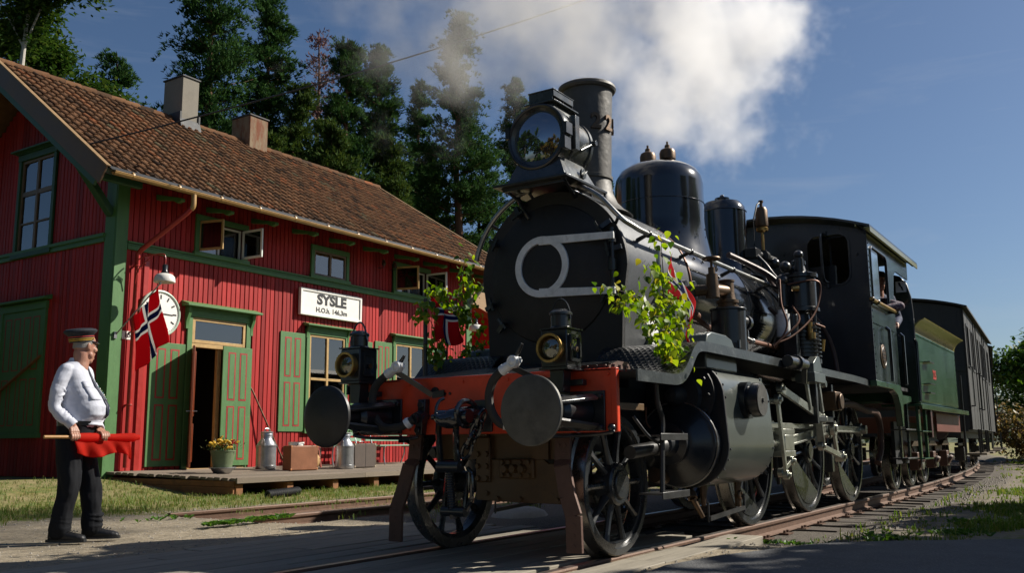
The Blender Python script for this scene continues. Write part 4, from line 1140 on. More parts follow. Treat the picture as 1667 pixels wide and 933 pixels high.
# ================================================================= tender
tender = thing('tender', (12.2, .02, 0), 'dark green locomotive tender with olive top edge coupled behind the cab', 'tender')
def T_(g, name, m, bevel=0, parent=None, **k): return g.obj(name, M[m] if isinstance(m, str) else m, parent or tender, bevel=bevel, **k)
g = G(); g.box(10.0, 13.85, -1.42, 1.42, 1.37, 2.44); tk = T_(g, 'tank', 'green_gloss', .03)
for s in (-1, 1):
    g = G()
    pr = [(1.415, 2.42), (1.42, 2.47), (1.45, 2.53), (1.50, 2.58), (1.57, 2.615), (1.575, 2.63), (1.49, 2.60), (1.43, 2.545), (1.40, 2.47), (1.40, 2.42)]
    g.prism([(s * a, b) for a, b in pr], 'x', 9.98, 13.9); T_(g, 'coping', 'yglass', 0, tk)
    g = G(); g.box(9.85, 14.75, s * 1.46, s * .9, 1.31, 1.345); g.box(9.9, 14.75, s * 1.465, s * 1.45, 1.27, 1.35); T_(g, 'tender_platform', 'green_gloss', .006)
    g = G(); g.box(12.1, 14.75, s * 1.30, s * 1.27, .95, 1.27); g.box(14.7, 14.75, s * 1.3, 0, .95, 1.27); T_(g, 'tender_frame', mat('red_brown_frame', (.12, .028, .016), .5), .006)
    g = G(); g.box(10.4, 14.2, s * .95, s * .9, .45, 1.1); T_(g, 'inner_frame', 'matt')
    pts = [(s * 1.02, 1.37), (s * 1.42, 1.37), (s * 1.42, 2.7), (s * 1.405, 2.95), (s * 1.36, 3.15), (s * 1.27, 3.27), (s * 1.13, 3.32), (s * 1.02, 3.32)]
    g = G(); g.prism(pts, 'x', 9.93, 9.96); T_(g, 'wing_sheet', mat('dark_green_sheet', (.01, .03, .018), .3, coat=.3))
    g = G(); g.tube([(9.95, a, b) for a, b in pts[1:]], .018, 8); T_(g, 'wing_rim', 'graphite')
    g = G(); g.tube([(9.8, s * 1.47, 1.38), (9.8, s * 1.47, 2.25), (9.9, s * 1.43, 2.3)], .02, 8); T_(g, 'tender_rail', 'gloss')
    g = G(); g.cyl((9.8, s * 1.47, 2.25), (9.95, s * 1.43, 2.25), .02); g.box(10.5, 10.9, s * 1.42, s * 1.52, 2.0, 2.015)
    g.box(10.45, 10.85, s * 1.42, s * 1.52, 1.66, 1.675); g.box(10.5, 10.9, s * 1.42, s * 1.5, 1.52, 1.54); T_(g, 'lamp_shelf', 'black')
    g = G(); g.prism([(9.92, 1.31), (10.08, 1.31), (10.03, .55), (9.95, .55)], 'y', s * 1.40, s * 1.36); g.prism([(10.5, 1.31), (10.62, 1.31), (10.58, .55), (10.5, .55)], 'y', s * 1.40, s * 1.36)
    g.box(9.9, 10.65, s * 1.45, s * 1.2, .53, .55); g.box(9.9, 10.65, s * 1.45, s * 1.2, .93, .95); T_(g, 'tender_step', 'green_gloss', .004)
    g = G(); g.box(10.72, 10.86, s * 1.44, s * 1.37, .85, 1.31); T_(g, 'tool_box', mat('dark_maroon', (.05, .014, .014), .4), .006)
    for i, x in enumerate((11.15, 12.6, 14.0)):
        y0 = yc(x)
        w = wheel(tender, x, s * .80 + y0, .43, s, 10, .12, 'wheel', z0=.03, mt='wheel')
        g = G(); g.box(x - .12, x + .12, s * 1.02, s * 1.15, .34, .62); g.prism([(x - .42, .80), (x + .42, .80), (x + .3, .55), (x + .12, .5), (x - .12, .5), (x - .3, .55)], 'y', s * .98, s * 1.0)
        g.cyl((x, s * 1.15, .47), (x, s * 1.2, .44), .09); T_(g, 'axle_box', mat('rusty_axle_box', (.10, .045, .028), .55) if i == 0 and s < 0 else bpy.data.materials['rusty_axle_box'], .01)
        g = G()
        for k in range(5): g.box(x - .42 + .05 * k, x + .42 - .05 * k, s * 1.05, s * 1.13, .72 + .016 * k, .735 + .016 * k)
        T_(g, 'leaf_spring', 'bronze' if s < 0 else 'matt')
        g = G(); g.lathe([(.1, 0), (.1, .02), (.05, .03)], (x, s * 1.2 + y0, .45), (0, s, 0), 14); T_(g, 'bearing_cap', 'steel')
    g = G(); g.tube([(10.9, s * 1.0, 1.3), (11.0, s * 1.05, .8), (11.6, s * 1.1, .35)], .016); T_(g, 'brake_rod', 'matt')
g = G(); g.bolts([(10.1 + .12 * i, -1.42, 2.38) for i in range(31)] + [(13.8, -1.42, 1.45 + .09 * i) for i in range(10)], (0, -1, 0), .012, .008); T_(g, 'tank_rivet', 'green_gloss', 0, tk)
text_obj('tender_number', '225', .2, mat('red_number', (.45, .03, .015), .4), tk, (11.47, -1.4225, 1.85), (1, 0, 0), (0, 0, 1), .002, .006)
g = G(); g.box(9.9265, 9.93, -1.365, -1.215, 3.035, 3.205); sg = T_(g, 'warning_plate', 'white')
g = G(); g.prism([(-1.28, 3.185), (-1.25, 3.19), (-1.265, 3.13), (-1.30, 3.115)], 'x', 9.9235, 9.926)
g.prism([(-1.275, 3.135), (-1.31, 3.12), (-1.325, 3.055), (-1.295, 3.085)], 'x', 9.9235, 9.9255); g.prism([(-1.33, 3.05), (-1.315, 3.075), (-1.285, 3.075)], 'x', 9.923, 9.9258)
T_(g, 'lightning_bolt', 'ink', 0, sg)
g = G()
for k in range(160):
    a, b = random.uniform(10.4, 13.6), random.uniform(-1.1, 1.1)
    g.ball((a, b, 2.42 + .2 * (1 - (b / 1.1) ** 2) * random.random()), random.uniform(.07, .13), 6, 4)
o = T_(g, 'coal', mat('coal_lumps', (.012, .012, .013), .35, bump=.6, bscale=12), smooth=False, split=False); o['kind'] = 'stuff'

# ================================================================= carriages
M['wagon'] = mat('weathered_grey_boards', (.027, .028, .027), .6, 0, .25, 3, (1, 1, .2), bump=.3, bscale=30, col2=(.05, .05, .047))
M['wagdark'] = mat('dark_wagon_boards', (.022, .024, .027), .55, 0, .3, 4, (1, 1, .2), bump=.2, bscale=30)
M['timber'] = mat('grey_step_timber', (.14, .11, .075), .8, 0, .3, 5, (.4, 3, 3), bump=.3)
def carriage(x0, L, label):
    t = thing('passenger_carriage', (0, 0, 0), label, 'carriage', 'carriages behind the tender')
    W = lambda g, n, m, b=0, p=None, **k: g.obj(n, M[m] if isinstance(m, str) else m, p or t, bevel=b, **k)
    HW = 1.48
    for s in (-1, 1):
        g = G(); wins = [rrect(a, a + .55, 2.35, 3.2, .05, 2)[::-1] for a in (.35, 1.6, 3.4, 4.7, 6.0, 7.3)]
        g.plate([(0, 1.02), (L, 1.02), (L, 3.52), (0, 3.52)], wins, 'y', s * HW, s * (HW - .05)); sd = W(g, 'side_wall', 'wagon')
        for a in (.35, 1.6, 3.4, 4.7, 6.0, 7.3):
            g = G(); g.plate(rrect(a - .05, a + .6, 2.3, 3.25, .04, 2), [rrect(a, a + .55, 2.35, 3.2, .05, 2)[::-1]], 'y', s * (HW + .015), s * HW); w = W(g, 'window', 'wagdark', 0, sd)
            g = G(); g.box(a, a + .55, s * (HW - .04), s * (HW - .036), 2.35, 3.2); W(g, 'pane', mat('dark_carriage_pane', (.01, .012, .014), .05, coat=1) if 'dark_carriage_pane' not in bpy.data.materials else bpy.data.materials['dark_carriage_pane'], 0, sd)
        for i in range(int(L / .9)): g = G(); g.box(.05 + i * .9, .09 + i * .9, s * (HW + .004), s * HW, 1.04, 3.5); W(g, 'batten', 'wagon', 0, sd)
        for x in (2.5, 5.6): g = G(); g.box(x, x + .04, s * (HW + .02), s * HW, 1.03, 3.5); g.box(x + .7, x + .74, s * (HW + .02), s * HW, 1.03, 3.5); W(g, 'door_post', 'wagdark', 0, sd)
        for x in (.2, 2.4, 3.3): g = G(); g.tube([(x, s * HW, 1.5), (x, s * (HW + .07), 1.5), (x, s * (HW + .07), 2.3), (x, s * HW, 2.3)], .018, 6); W(g, 'grab_rail', 'black')
        for x in (.0, 2.2, 5.4): g = G(); g.box(x, x + .9, s * (HW + .22), s * (HW - .15), .5, .54); W(g, 'foot_board', 'timber', .005)
        for x in (.1, .7, 2.3, 3.0): g = G(); g.box(x, x + .03, s * (HW + .12), s * (HW + .08), .54, 1.02); W(g, 'board_hanger', 'black')
        g = G(); g.box(0, L, s * 1.25, s * 1.15, .84, 1.02); W(g, 'sole_bar', 'wagdark')
        for x in (1.9, L - 1.9):
            g = G(); g.box(x - .12, x + .12, s * .95, s * 1.15, .35, .65); g.box(x - .5, x + .5, s * 1.0, s * 1.08, .68, .74); W(g, 'axle_box', 'dsteel', .01)
            wheel(t, x, s * .8, .46, s, 0, .12, 'wheel', plain=True)
    for x, sg in ((0, -1), (L, 1)):
        e = [(-HW, 1.02), (-HW, 3.52)] + [(HW * k, 3.52 + .24 * (1 - k * k)) for k in [i / 8 - 1 for i in range(1, 16)]] + [(HW, 3.52), (HW, 1.02)]
        g = G(); g.plate(e, [rrect(-.95, -.45, 2.45, 3.25, .05, 2)[::-1], rrect(.45, .95, 2.45, 3.25, .05, 2)[::-1]], 'x', x, x - sg * .05); ew = W(g, 'end_wall', 'wagdark')
        for i in range(11): yy = -HW + .135 + i * .27; g = G(); g.box(x + sg * .008, x, yy - .012, yy + .012, 1.03, 3.5); W(g, 'board_seam', 'wagdark', 0, ew)
        g = G(); g.box(x + sg * .03, x, -1.45, 1.45, 2.22, 2.3); W(g, 'end_rail', 'wagdark', 0, ew)
        g = G(); g.tube([(x + sg * .35, -1.35, .55), (x + sg * .35, -1.35, 2.1)], .022, 8); g.tube([(x + sg * .35, -1.35, 2.1), (x + sg * .02, -1.3, 1.3)], .012, 6); W(g, 'gate_post', 'black')
        for s in (-1, 1):
            g = G(); g.lathe([(.0, 0), (.2, 0), (.22, .03), (.06, .05), (.06, .3), (.11, .31), (.12, .5)], (x + sg * .55, s * .875, 1.03), (-sg, 0, 0), 20); W(g, 'buffer', 'dsteel')
        g = G(); g.box(x + sg * .02, x, -1.25, 1.25, .88, 1.15); W(g, 'head_stock', 'wagdark', .01)
    g = G(); rp = [((HW + .09) * k, 3.52 + .27 * (1 - k * k)) for k in [i / 8 - 1 for i in range(17)]]
    g.prism(rp + [(a, b + .04) for a, b in rp[::-1]], 'x', -.12, L + .12); W(g, 'roof', mat('dark_canvas_roof', (.03, .03, .032), .7) if 'dark_canvas_roof' not in bpy.data.materials else bpy.data.materials['dark_canvas_roof'])
    g = G(); g.cyl((.9, 0, 3.8), (.9, 0, 3.95), .08); W(g, 'roof_vent', 'black')
    g = G(); g.box(0, L, -1.4, 1.4, .98, 1.02); W(g, 'floor', 'wagdark')
    return t
car = carriage(0, 8.6, 'grey boarded passenger carriage directly behind the green tender')
X1 = 16.1
def put(t, x): t.location = (x, yc(x) + .02, 0); t.rotation_euler = (0, 0, math.atan((yc(x + 8.6) - yc(x)) / 8.6))
car2 = dup(car, label='grey boarded passenger carriage farthest back on the curve')
put(car, X1); put(car2, X1 + 9.8)

# ================================================================= oil lanterns on the beam
def lantern(x, y, z, label):
    t = thing('oil_lantern', (x, y, z), label, 'lantern', 'oil lanterns on the buffer beam')
    L_ = lambda g, n, m, b=0, p=None: g.obj(n, M[m], p or t, bevel=b)
    g = G(); g.box(x - .1, x + .1, y - .1, y + .1, z, z + .255); bd = L_(g, 'lantern_body', 'black', .008)
    g = G(); g.box(x - .11, x + .11, y - .11, y + .11, z - .015, z); g.box(x - .11, x + .11, y - .11, y + .11, z + .255, z + .265); L_(g, 'lantern_rim', 'black', 0, bd)
    g = G(); g.lathe([(.09, 0), (.07, .015), (.07, .09), (.08, .095), (.08, .11), (.05, .135), (0, .14)], (x, y, z + .265), (0, 0, 1), 20); L_(g, 'lantern_chimney', 'black')
    g = G(); g.tube([(x, y + .075 * math.cos(a) * (1 if 0 < a < PI else 1), z + .33 + .14 * math.sin(a)) for a in [PI * i / 12 for i in range(13)]], .008, 6); L_(g, 'handle', 'black')
    g = G(); g.lathe([(.085, 0), (.088, -.05), (.098, -.055), (.098, -.065), (.082, -.065), (.075, -.02)], (x - .1, y, z + .125), (1, 0, 0), 28); ln = L_(g, 'lens_ring', 'brass')
    g = G(); g.lathe([(.08, -.01), (.065, -.035), (.03, -.05), (0, -.053)], (x - .105, y, z + .125), (1, 0, 0), 24); L_(g, 'lens', 'lens', 0, ln)
    g = G(); g.plate(rrect(x - .07, x + .07, z + .04, z + .22, .01, 2), [rrect(x - .05, x + .05, z + .06, z + .2, .01, 2)[::-1]], 'y', y - .1, y - .118); sw = L_(g, 'side_window', 'black')
    g = G(); g.box(x - .05, x + .05, y - .104, y - .1005, z + .06, z + .2); L_(g, 'side_pane', 'lampglass', 0, sw)
    g = G(); g.cyl((x, y - .118, z + .12), (x, y - .125, z + .12), .02); L_(g, 'side_stud', 'bronze', 0, sw)
    g = G(); g.lathe([(.06, 0), (.075, .02), (.075, .03), (.05, .035)], (x + .1, y, z + .125), (1, 0, 0), 20); L_(g, 'rear_lens', 'brass')
lantern(.50, -.815, 1.315, 'brass rimmed oil lantern above the right hand buffer')
lantern(.50, 1.02, 1.30, 'black oil lantern above the left hand buffer')
for y, z in ((-.80, 1.30), (1.02, 1.285)):
    g = G(); g.prism([(y - .055, z), (y + .055, z), (y + .045, z - .15), (y - .045, z - .15)], 'x', .46, .56); g.box(.56, .6195, y - .14, y + .03, z - .10, z - .06); P_(g, 'lantern_socket', 'black', .004)

# ================================================================= flags and birch decorations on the engine
FC = [leafmat('flag_red', [(.52, .012, .016), (.52, .012, .018)], .45, .8, .1), leafmat('flag_white', [(.75, .75, .73), (.75, .75, .74)], .4, .8, .1), leafmat('flag_blue', [(.014, .022, .10), (.014, .022, .11)], .4, .8, .1)]
def flag_cloth(fn, name, parent=None):
    """fn(hoist 0..1, fly 0..1) -> point; cross of the Norwegian flag laid out on a 22 x 16 grid"""
    g = G(); n = 2; W, H = 22 * n, 16 * n
    g.v = [tuple(fn(j / H, i / W)) for j in range(H + 1) for i in range(W + 1)]
    for j in range(H):
        for i in range(W):
            a, b = i // n, j // n
            c = 2 if (7 <= a < 9 or 7 <= b < 9) else 1 if (6 <= a < 10 or 6 <= b < 10) else 0
            k = j * (W + 1) + i
            g.f.append((k, k + 1, k + W + 2, k + W + 1)); g.m.append(c)
    o = g.obj(name, FC, parent, ang=180, recalc=False, split=False)
    so = o.modifiers.new('thickness', 'SOLIDIFY'); so.thickness = .003
    return o

LEAF = leafmat('birch_leaf', [(.045, .10, .012), (.10, .19, .018), (.17, .27, .03), (.30, .33, .04)], .5)
M['bark'] = mat('thin_birch_twig', (.05, .035, .025), .7)
def leaf_mesh(name, m, curl=.15):
    """one pointed leaf, tip along +X, 18 triangles, folded on its midrib"""
    pr = [(0, .0), (.06, .0), (.16, .30), (.34, .40), (.55, .33), (.78, .16), (1, .0)]
    vs, fs = [], []
    for x, w in pr: vs += [(x, w, curl * w * 1.2 - .18 * x * x), (x, 0, -.18 * x * x), (x, -w, curl * w * 1.2 - .18 * x * x)]
    for i in range(len(pr) - 1):
        a = 3 * i
        fs += [(a, a + 1, a + 4, a + 3), (a + 1, a + 2, a + 5, a + 4)]
    g = G(); g.add(vs, fs)
    return g.mesh(name, m, True, 180, False)
LM = leaf_mesh('leaf', LEAF)
# the random colour works per island, so keep a few leaf meshes of fixed tint for single leaves
def leafcol(name, c):
    return leafmat(name, [c, tuple(min(1, v * 1.15) for v in c)], .5)
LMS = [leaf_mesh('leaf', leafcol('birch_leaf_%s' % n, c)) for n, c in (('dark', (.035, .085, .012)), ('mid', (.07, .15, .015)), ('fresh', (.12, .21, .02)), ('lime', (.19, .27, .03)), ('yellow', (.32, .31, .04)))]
def birch(base, pts, n, size, label, seed, grp, weights):
    rnd = random.Random(seed)
    t = thing('birch_branch', base, label, 'birch branch', grp)
    g = G()
    main = smooth_path(pts[0], 4); g.tube(main, [max(.003, .011 * (1 - i / len(main))) for i in range(len(main))], 6)
    tw = [main]
    for p in pts[1:]:
        q = smooth_path(p, 4); g.tube(q, [max(.002, .006 * (1 - i / len(q))) for i in range(len(q))], 5); tw.append(q)
    g.obj('twig', M['bark'], t, split=False)
    for k in range(n):
        q = rnd.choice(tw); i = rnd.randrange(len(q) // 4, len(q)); p = q[i] + Vector([rnd.gauss(0, .045) for _ in range(3)])
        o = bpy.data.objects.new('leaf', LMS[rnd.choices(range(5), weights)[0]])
        C.objects.link(o); place(o, p, t)
        o.rotation_euler = (rnd.uniform(-.9, .9), rnd.uniform(.2, 1.3), rnd.uniform(0, 2 * PI))
        s = size * rnd.uniform(.6, 1.2); o.scale = (s, s, s)
    h = G()                                                          # past 300 the remaining leaves form one part
    for k in range(n):
        q = rnd.choice(tw); i = rnd.randrange(len(q) // 4, len(q)); p = q[i] + Vector([rnd.gauss(0, .05) for _ in range(3)])
        m_ = (Matrix.Rotation(rnd.uniform(0, 6.28), 3, 'Z') @ Matrix.Rotation(rnd.uniform(.2, 1.3), 3, 'Y') @ Matrix.Rotation(rnd.uniform(-.9, .9), 3, 'X')) * (size * rnd.uniform(.5, 1.1))
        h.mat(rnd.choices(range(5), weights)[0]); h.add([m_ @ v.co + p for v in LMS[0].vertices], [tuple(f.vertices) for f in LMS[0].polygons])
    f_ = h.obj('leaf_mass', [l.materials[0] for l in LMS], t, ang=180, recalc=False, split=False); f_['kind'] = 'stuff'
    return t
bz = (1.50, -1.12, 1.36)
birch(bz, [[bz, (1.50, -1.13, 1.6), (1.47, -1.15, 1.95), (1.45, -1.15, 2.2), (1.42, -1.16, 2.36)],
           [(1.5, -1.13, 1.7), (1.25, -1.15, 1.78), (.9, -1.15, 1.84), (.52, -1.15, 1.84)], [(1.48, -1.14, 1.75), (1.2, -1.18, 1.72), (.9, -1.18, 1.76), (.66, -1.18, 1.75)], [(1.48, -1.14, 1.85), (1.3, -1.2, 2.0), (1.1, -1.2, 2.08)],
           [(1.5, -1.14, 1.65), (1.25, -1.2, 1.62), (1.05, -1.22, 1.62), (.9, -1.22, 1.66)], [(1.48, -1.13, 1.8), (1.7, -1.1, 1.98), (1.95, -1.1, 2.05)],
           [(1.5, -1.13, 1.75), (1.7, -1.1, 1.84), (1.92, -1.1, 1.86)], [(1.5, -1.13, 1.6), (1.7, -1.12, 1.68), (1.85, -1.12, 1.72)],
           [(1.5, -1.14, 1.55), (1.4, -1.2, 1.5), (1.3, -1.2, 1.55)], [(1.48, -1.14, 1.9), (1.38, -1.25, 1.82), (1.3, -1.3, 1.75)], [(1.5, -1.14, 1.6), (1.52, -1.2, 1.45), (1.55, -1.2, 1.38)]],
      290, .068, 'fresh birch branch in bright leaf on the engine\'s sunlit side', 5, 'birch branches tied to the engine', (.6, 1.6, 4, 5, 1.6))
bl = (1.72, 1.10, 1.36)
birch(bl, [[bl, (1.74, 1.1, 1.7), (1.85, 1.1, 2.05), (1.96, 1.1, 2.35), (2.0, 1.1, 2.52)], [(1.74, 1.1, 1.6), (1.6, 1.1, 1.75), (1.45, 1.1, 1.95), (1.36, 1.1, 2.02)],
           [(1.78, 1.1, 1.8), (1.95, 1.1, 1.95), (2.12, 1.1, 2.1)], [(1.74, 1.1, 1.55), (1.95, 1.1, 1.6), (2.15, 1.1, 1.72), (2.3, 1.1, 1.88)], [(1.73, 1.1, 1.5), (1.6, 1.12, 1.55), (1.5, 1.12, 1.66)],
           [(1.85, 1.1, 2.0), (1.7, 1.12, 2.15), (1.62, 1.12, 2.2)], [(1.8, 1.1, 1.9), (2.0, 1.1, 2.2), (2.18, 1.1, 2.3)], [(1.74, 1.1, 1.5), (1.9, 1.05, 1.48), (2.05, 1.05, 1.55)]],
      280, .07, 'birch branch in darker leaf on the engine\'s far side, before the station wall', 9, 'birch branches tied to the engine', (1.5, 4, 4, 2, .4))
for x, y, lab in ((1.52, -1.09, 'Norwegian flag half hidden in the sunlit birch leaves'), (1.50, 1.16, 'Norwegian flag hanging limp in the far birch branch')):
    t = thing('small_flag', (x, y, 1.31), lab, 'flag', 'small flags on the engine')
    g = G(); g.cyl((x, y, 1.31), (x, y, 2.28 if y < 0 else 2.1), .019, n=10); g.obj('flag_pole', M['steel'] if y < 0 else M['dsteel'], t)
    if y < 0:
        def fn(h, f, x=x, y=y): return Vector((x + .03 + f * .50 - .1 * f * f + .05 * h, y - .10 + .05 * math.sin(f * 7 + h * 2) + .03 * h, 2.24 - h * .30 - f * .40 + .02 * math.sin(9 * f) + .1 * h * f - .12 * f * f))
    else:
        def fn(h, f, x=x, y=y): return Vector((x + .01 + .24 * h * (.25 + .75 * f) + .02 * math.sin(6 * f), y - .03 - .20 * min(1, 3 * f) * (.4 + .6 * h) - .03 * math.sin(9 * h), 2.13 - .10 * h * (1 - f) - .42 * f + .03 * math.sin(7 * h) * f))
    flag_cloth(fn, 'flag_cloth', t)
# ================================================================= people
def rings(g, rs, n=24, p=2.3, caps=True):
    """loft of rounded rings: (z, cx, cy, half width x, half depth y)"""
    k0 = len(g.v)
    for z, cx, cy, a, b in rs:
        for i in range(n):
            t = 2 * PI * i / n; c, s = math.cos(t), math.sin(t)
            g.v.append((cx + a * math.copysign(abs(c) ** (2 / p), c), cy + b * math.copysign(abs(s) ** (2 / p), s), z))
    for j in range(len(rs) - 1):
        for i in range(n):
            g.f.append((k0 + j * n + i, k0 + j * n + (i + 1) % n, k0 + (j + 1) * n + (i + 1) % n, k0 + (j + 1) * n + i)); g.m.append(0)
    if caps:
        g.f += [tuple(k0 + i for i in range(n - 1, -1, -1)), tuple(k0 + (len(rs) - 1) * n + i for i in range(n))]; g.m += [0, 0]
def limb(g, pts, rad, n=16):
    pts = smooth_path(pts, 6) if len(pts) > 2 else pts
    m = len(pts); rr = [rad[min(len(rad) - 1, int(i / (m - 1) * (len(rad) - 1)))] * (1 - (i / (m - 1) * (len(rad) - 1)) % 1) + rad[min(len(rad) - 1, int(i / (m - 1) * (len(rad) - 1)) + 1)] * ((i / (m - 1) * (len(rad) - 1)) % 1) for i in range(m)]
    g.tube(pts, rr, n)
    g.ball(pts[0], rr[0] * .98, 14, 10); g.ball(pts[-1], rr[-1] * .98, 14, 10)
def fuse(g, name, m, parent, voxel=.006, sm=6, folds=0, fs=(9, 9, 5)):
    """weld overlapping shapes into one continuous skin"""
    me = g.mesh(name, m, False)
    o = bpy.data.objects.new(name, me); C.objects.link(o)
    r = o.modifiers.new('remesh', 'REMESH'); r.mode = 'VOXEL'; r.voxel_size = voxel; r.use_smooth_shade = True
    if sm: s = o.modifiers.new('smooth', 'SMOOTH'); s.iterations = sm; s.factor = .5
    bpy.context.view_layer.update()
    me2 = bpy.data.meshes.new_from_object(o.evaluated_get(bpy.context.evaluated_depsgraph_get()))
    bpy.data.objects.remove(o); me2.name = name
    if folds:      # creases of the cloth
        nn_ = [v.normal.copy() for v in me2.vertices]
        for v, vn in zip(me2.vertices, nn_):
            c = v.co.copy(); q = Vector((c.x * fs[0], c.y * fs[1], (c.z + .35 * c.x) * fs[2]))
            v.co = c + vn * folds * (abs(noise.noise(q)) * 1.6 - .35 + .5 * noise.noise(q * 2.7))
    me2.materials.clear(); me2.materials.append(m)
    o = bpy.data.objects.new(name, me2); C.objects.link(o)
    ORG[o.name] = Vector((0, 0, 0)); o.parent = parent; o.matrix_parent_inverse = Matrix.Translation(-ORG[parent.name])
    return o
SK = mat('skin', (.40, .20, .135), .45, 0, .12, 20, bump=.12, bscale=120, col2=(.42, .16, .11), c2scale=14, spec=.4)
def grip(g, A, d, n, wrist, Rg):
    """hand closed on a rod: A = point on its axis, d = axis, n = from the rod to the palm"""
    d = d.normalized(); n = (n - d * n.dot(d)).normalized(); e = d.cross(n)
    for k, ln in enumerate((168, 186, 178, 150)):
        off = (k - 1.5) * .0225
        pts = [A + d * off + (n * math.cos(R(t)) + e * math.sin(R(t))) * (Rg + (.016 if t < 30 else .010)) for t in range(8, ln, 24)]
        g.tube(pts, [.0108, .0104] + [.0098] * (len(pts) - 3) + [.0082], 10); g.ball(pts[-1], .0084, 8, 6); g.ball(pts[0], .0115, 8, 6)
    pts = [A + d * (.045 - .010 * i) + (n * math.cos(R(t)) + e * math.sin(R(t))) * (Rg + .013) for i, t in enumerate((-20, -55, -90, -125))]
    g.tube(pts, [.0145, .0135, .012, .0095], 10); g.ball(pts[-1], .0097, 8, 6)
    pc = A + n * (Rg + .026)
    w = Vector(wrist)
    for k in range(4):
        a = A + d * ((k - 1.5) * .0225) + n * (Rg + .018) + e * .012
        g.tube([a, a * .45 + (w + d * (k - 1.5) * .012) * .55, w + d * (k - 1.5) * .009], [.0135, .0165, .017], 10)
    g.tube([A + d * .04 - e * .014 + n * (Rg + .008), w + d * .012], [.015, .018], 10)
    g.ball(w, .03, 12, 8)
def head_shape(g, M4):
    q = G()
    rs = [(-.012, .0, .022, .034, .040), (.004, 0, .030, .047, .056), (.03, 0, .022, .058, .072), (.055, 0, .014, .065, .080), (.085, 0, .006, .070, .086), (.115, 0, -.002, .0725, .087), (.145, 0, -.002, .0745, .090), (.175, 0, -.004, .0735, .088), (.205, 0, -.010, .063, .074), (.228, 0, -.014, .043, .050), (.24, 0, -.014, .02, .024)]
    rings(q, rs, 28, 2.15)
    limb(q, [(0, .086, .138), (0, .098, .112), (0, .110, .094), (0, .104, .086)], [.010, .0125, .0165, .014])
    for s in (-1, 1):
        q.ball((s * .013, .097, .088), .0105, 10, 8)
        q.ball((s * .077, -.006, .105), .03, 12, 8, .28, .62, 1.0); q.ball((s * .072, .004, .083), .012, 8, 6)
        q.ball((s * .03, .079, .147), .018, 10, 8, 1.5, .75, .55); q.ball((s * .042, .062, .085), .028, 12, 8, 1, .8, 1); q.ball((s * .046, .03, .035), .03, 12, 8)
    q.ball((0, .094, .054), .017, 12, 8, 1.5, .7, .42); q.ball((0, .091, .043), .016, 12, 8, 1.3, .75, .5); q.ball((0, .082, .016), .024, 12, 8, 1.1, .8, .8)
    q.ball((0, .045, -.008), .042, 12, 8, 1.1, 1, .7)
    g.add([M4 @ Vector(v) for v in q.v], q.f)
    limb(g, [M4 @ Vector((0, -.018, .05)), M4 @ Vector((0, -.016, -.03)), M4 @ Vector((0, -.030, -.14))], [.068, .070, .085], 20)

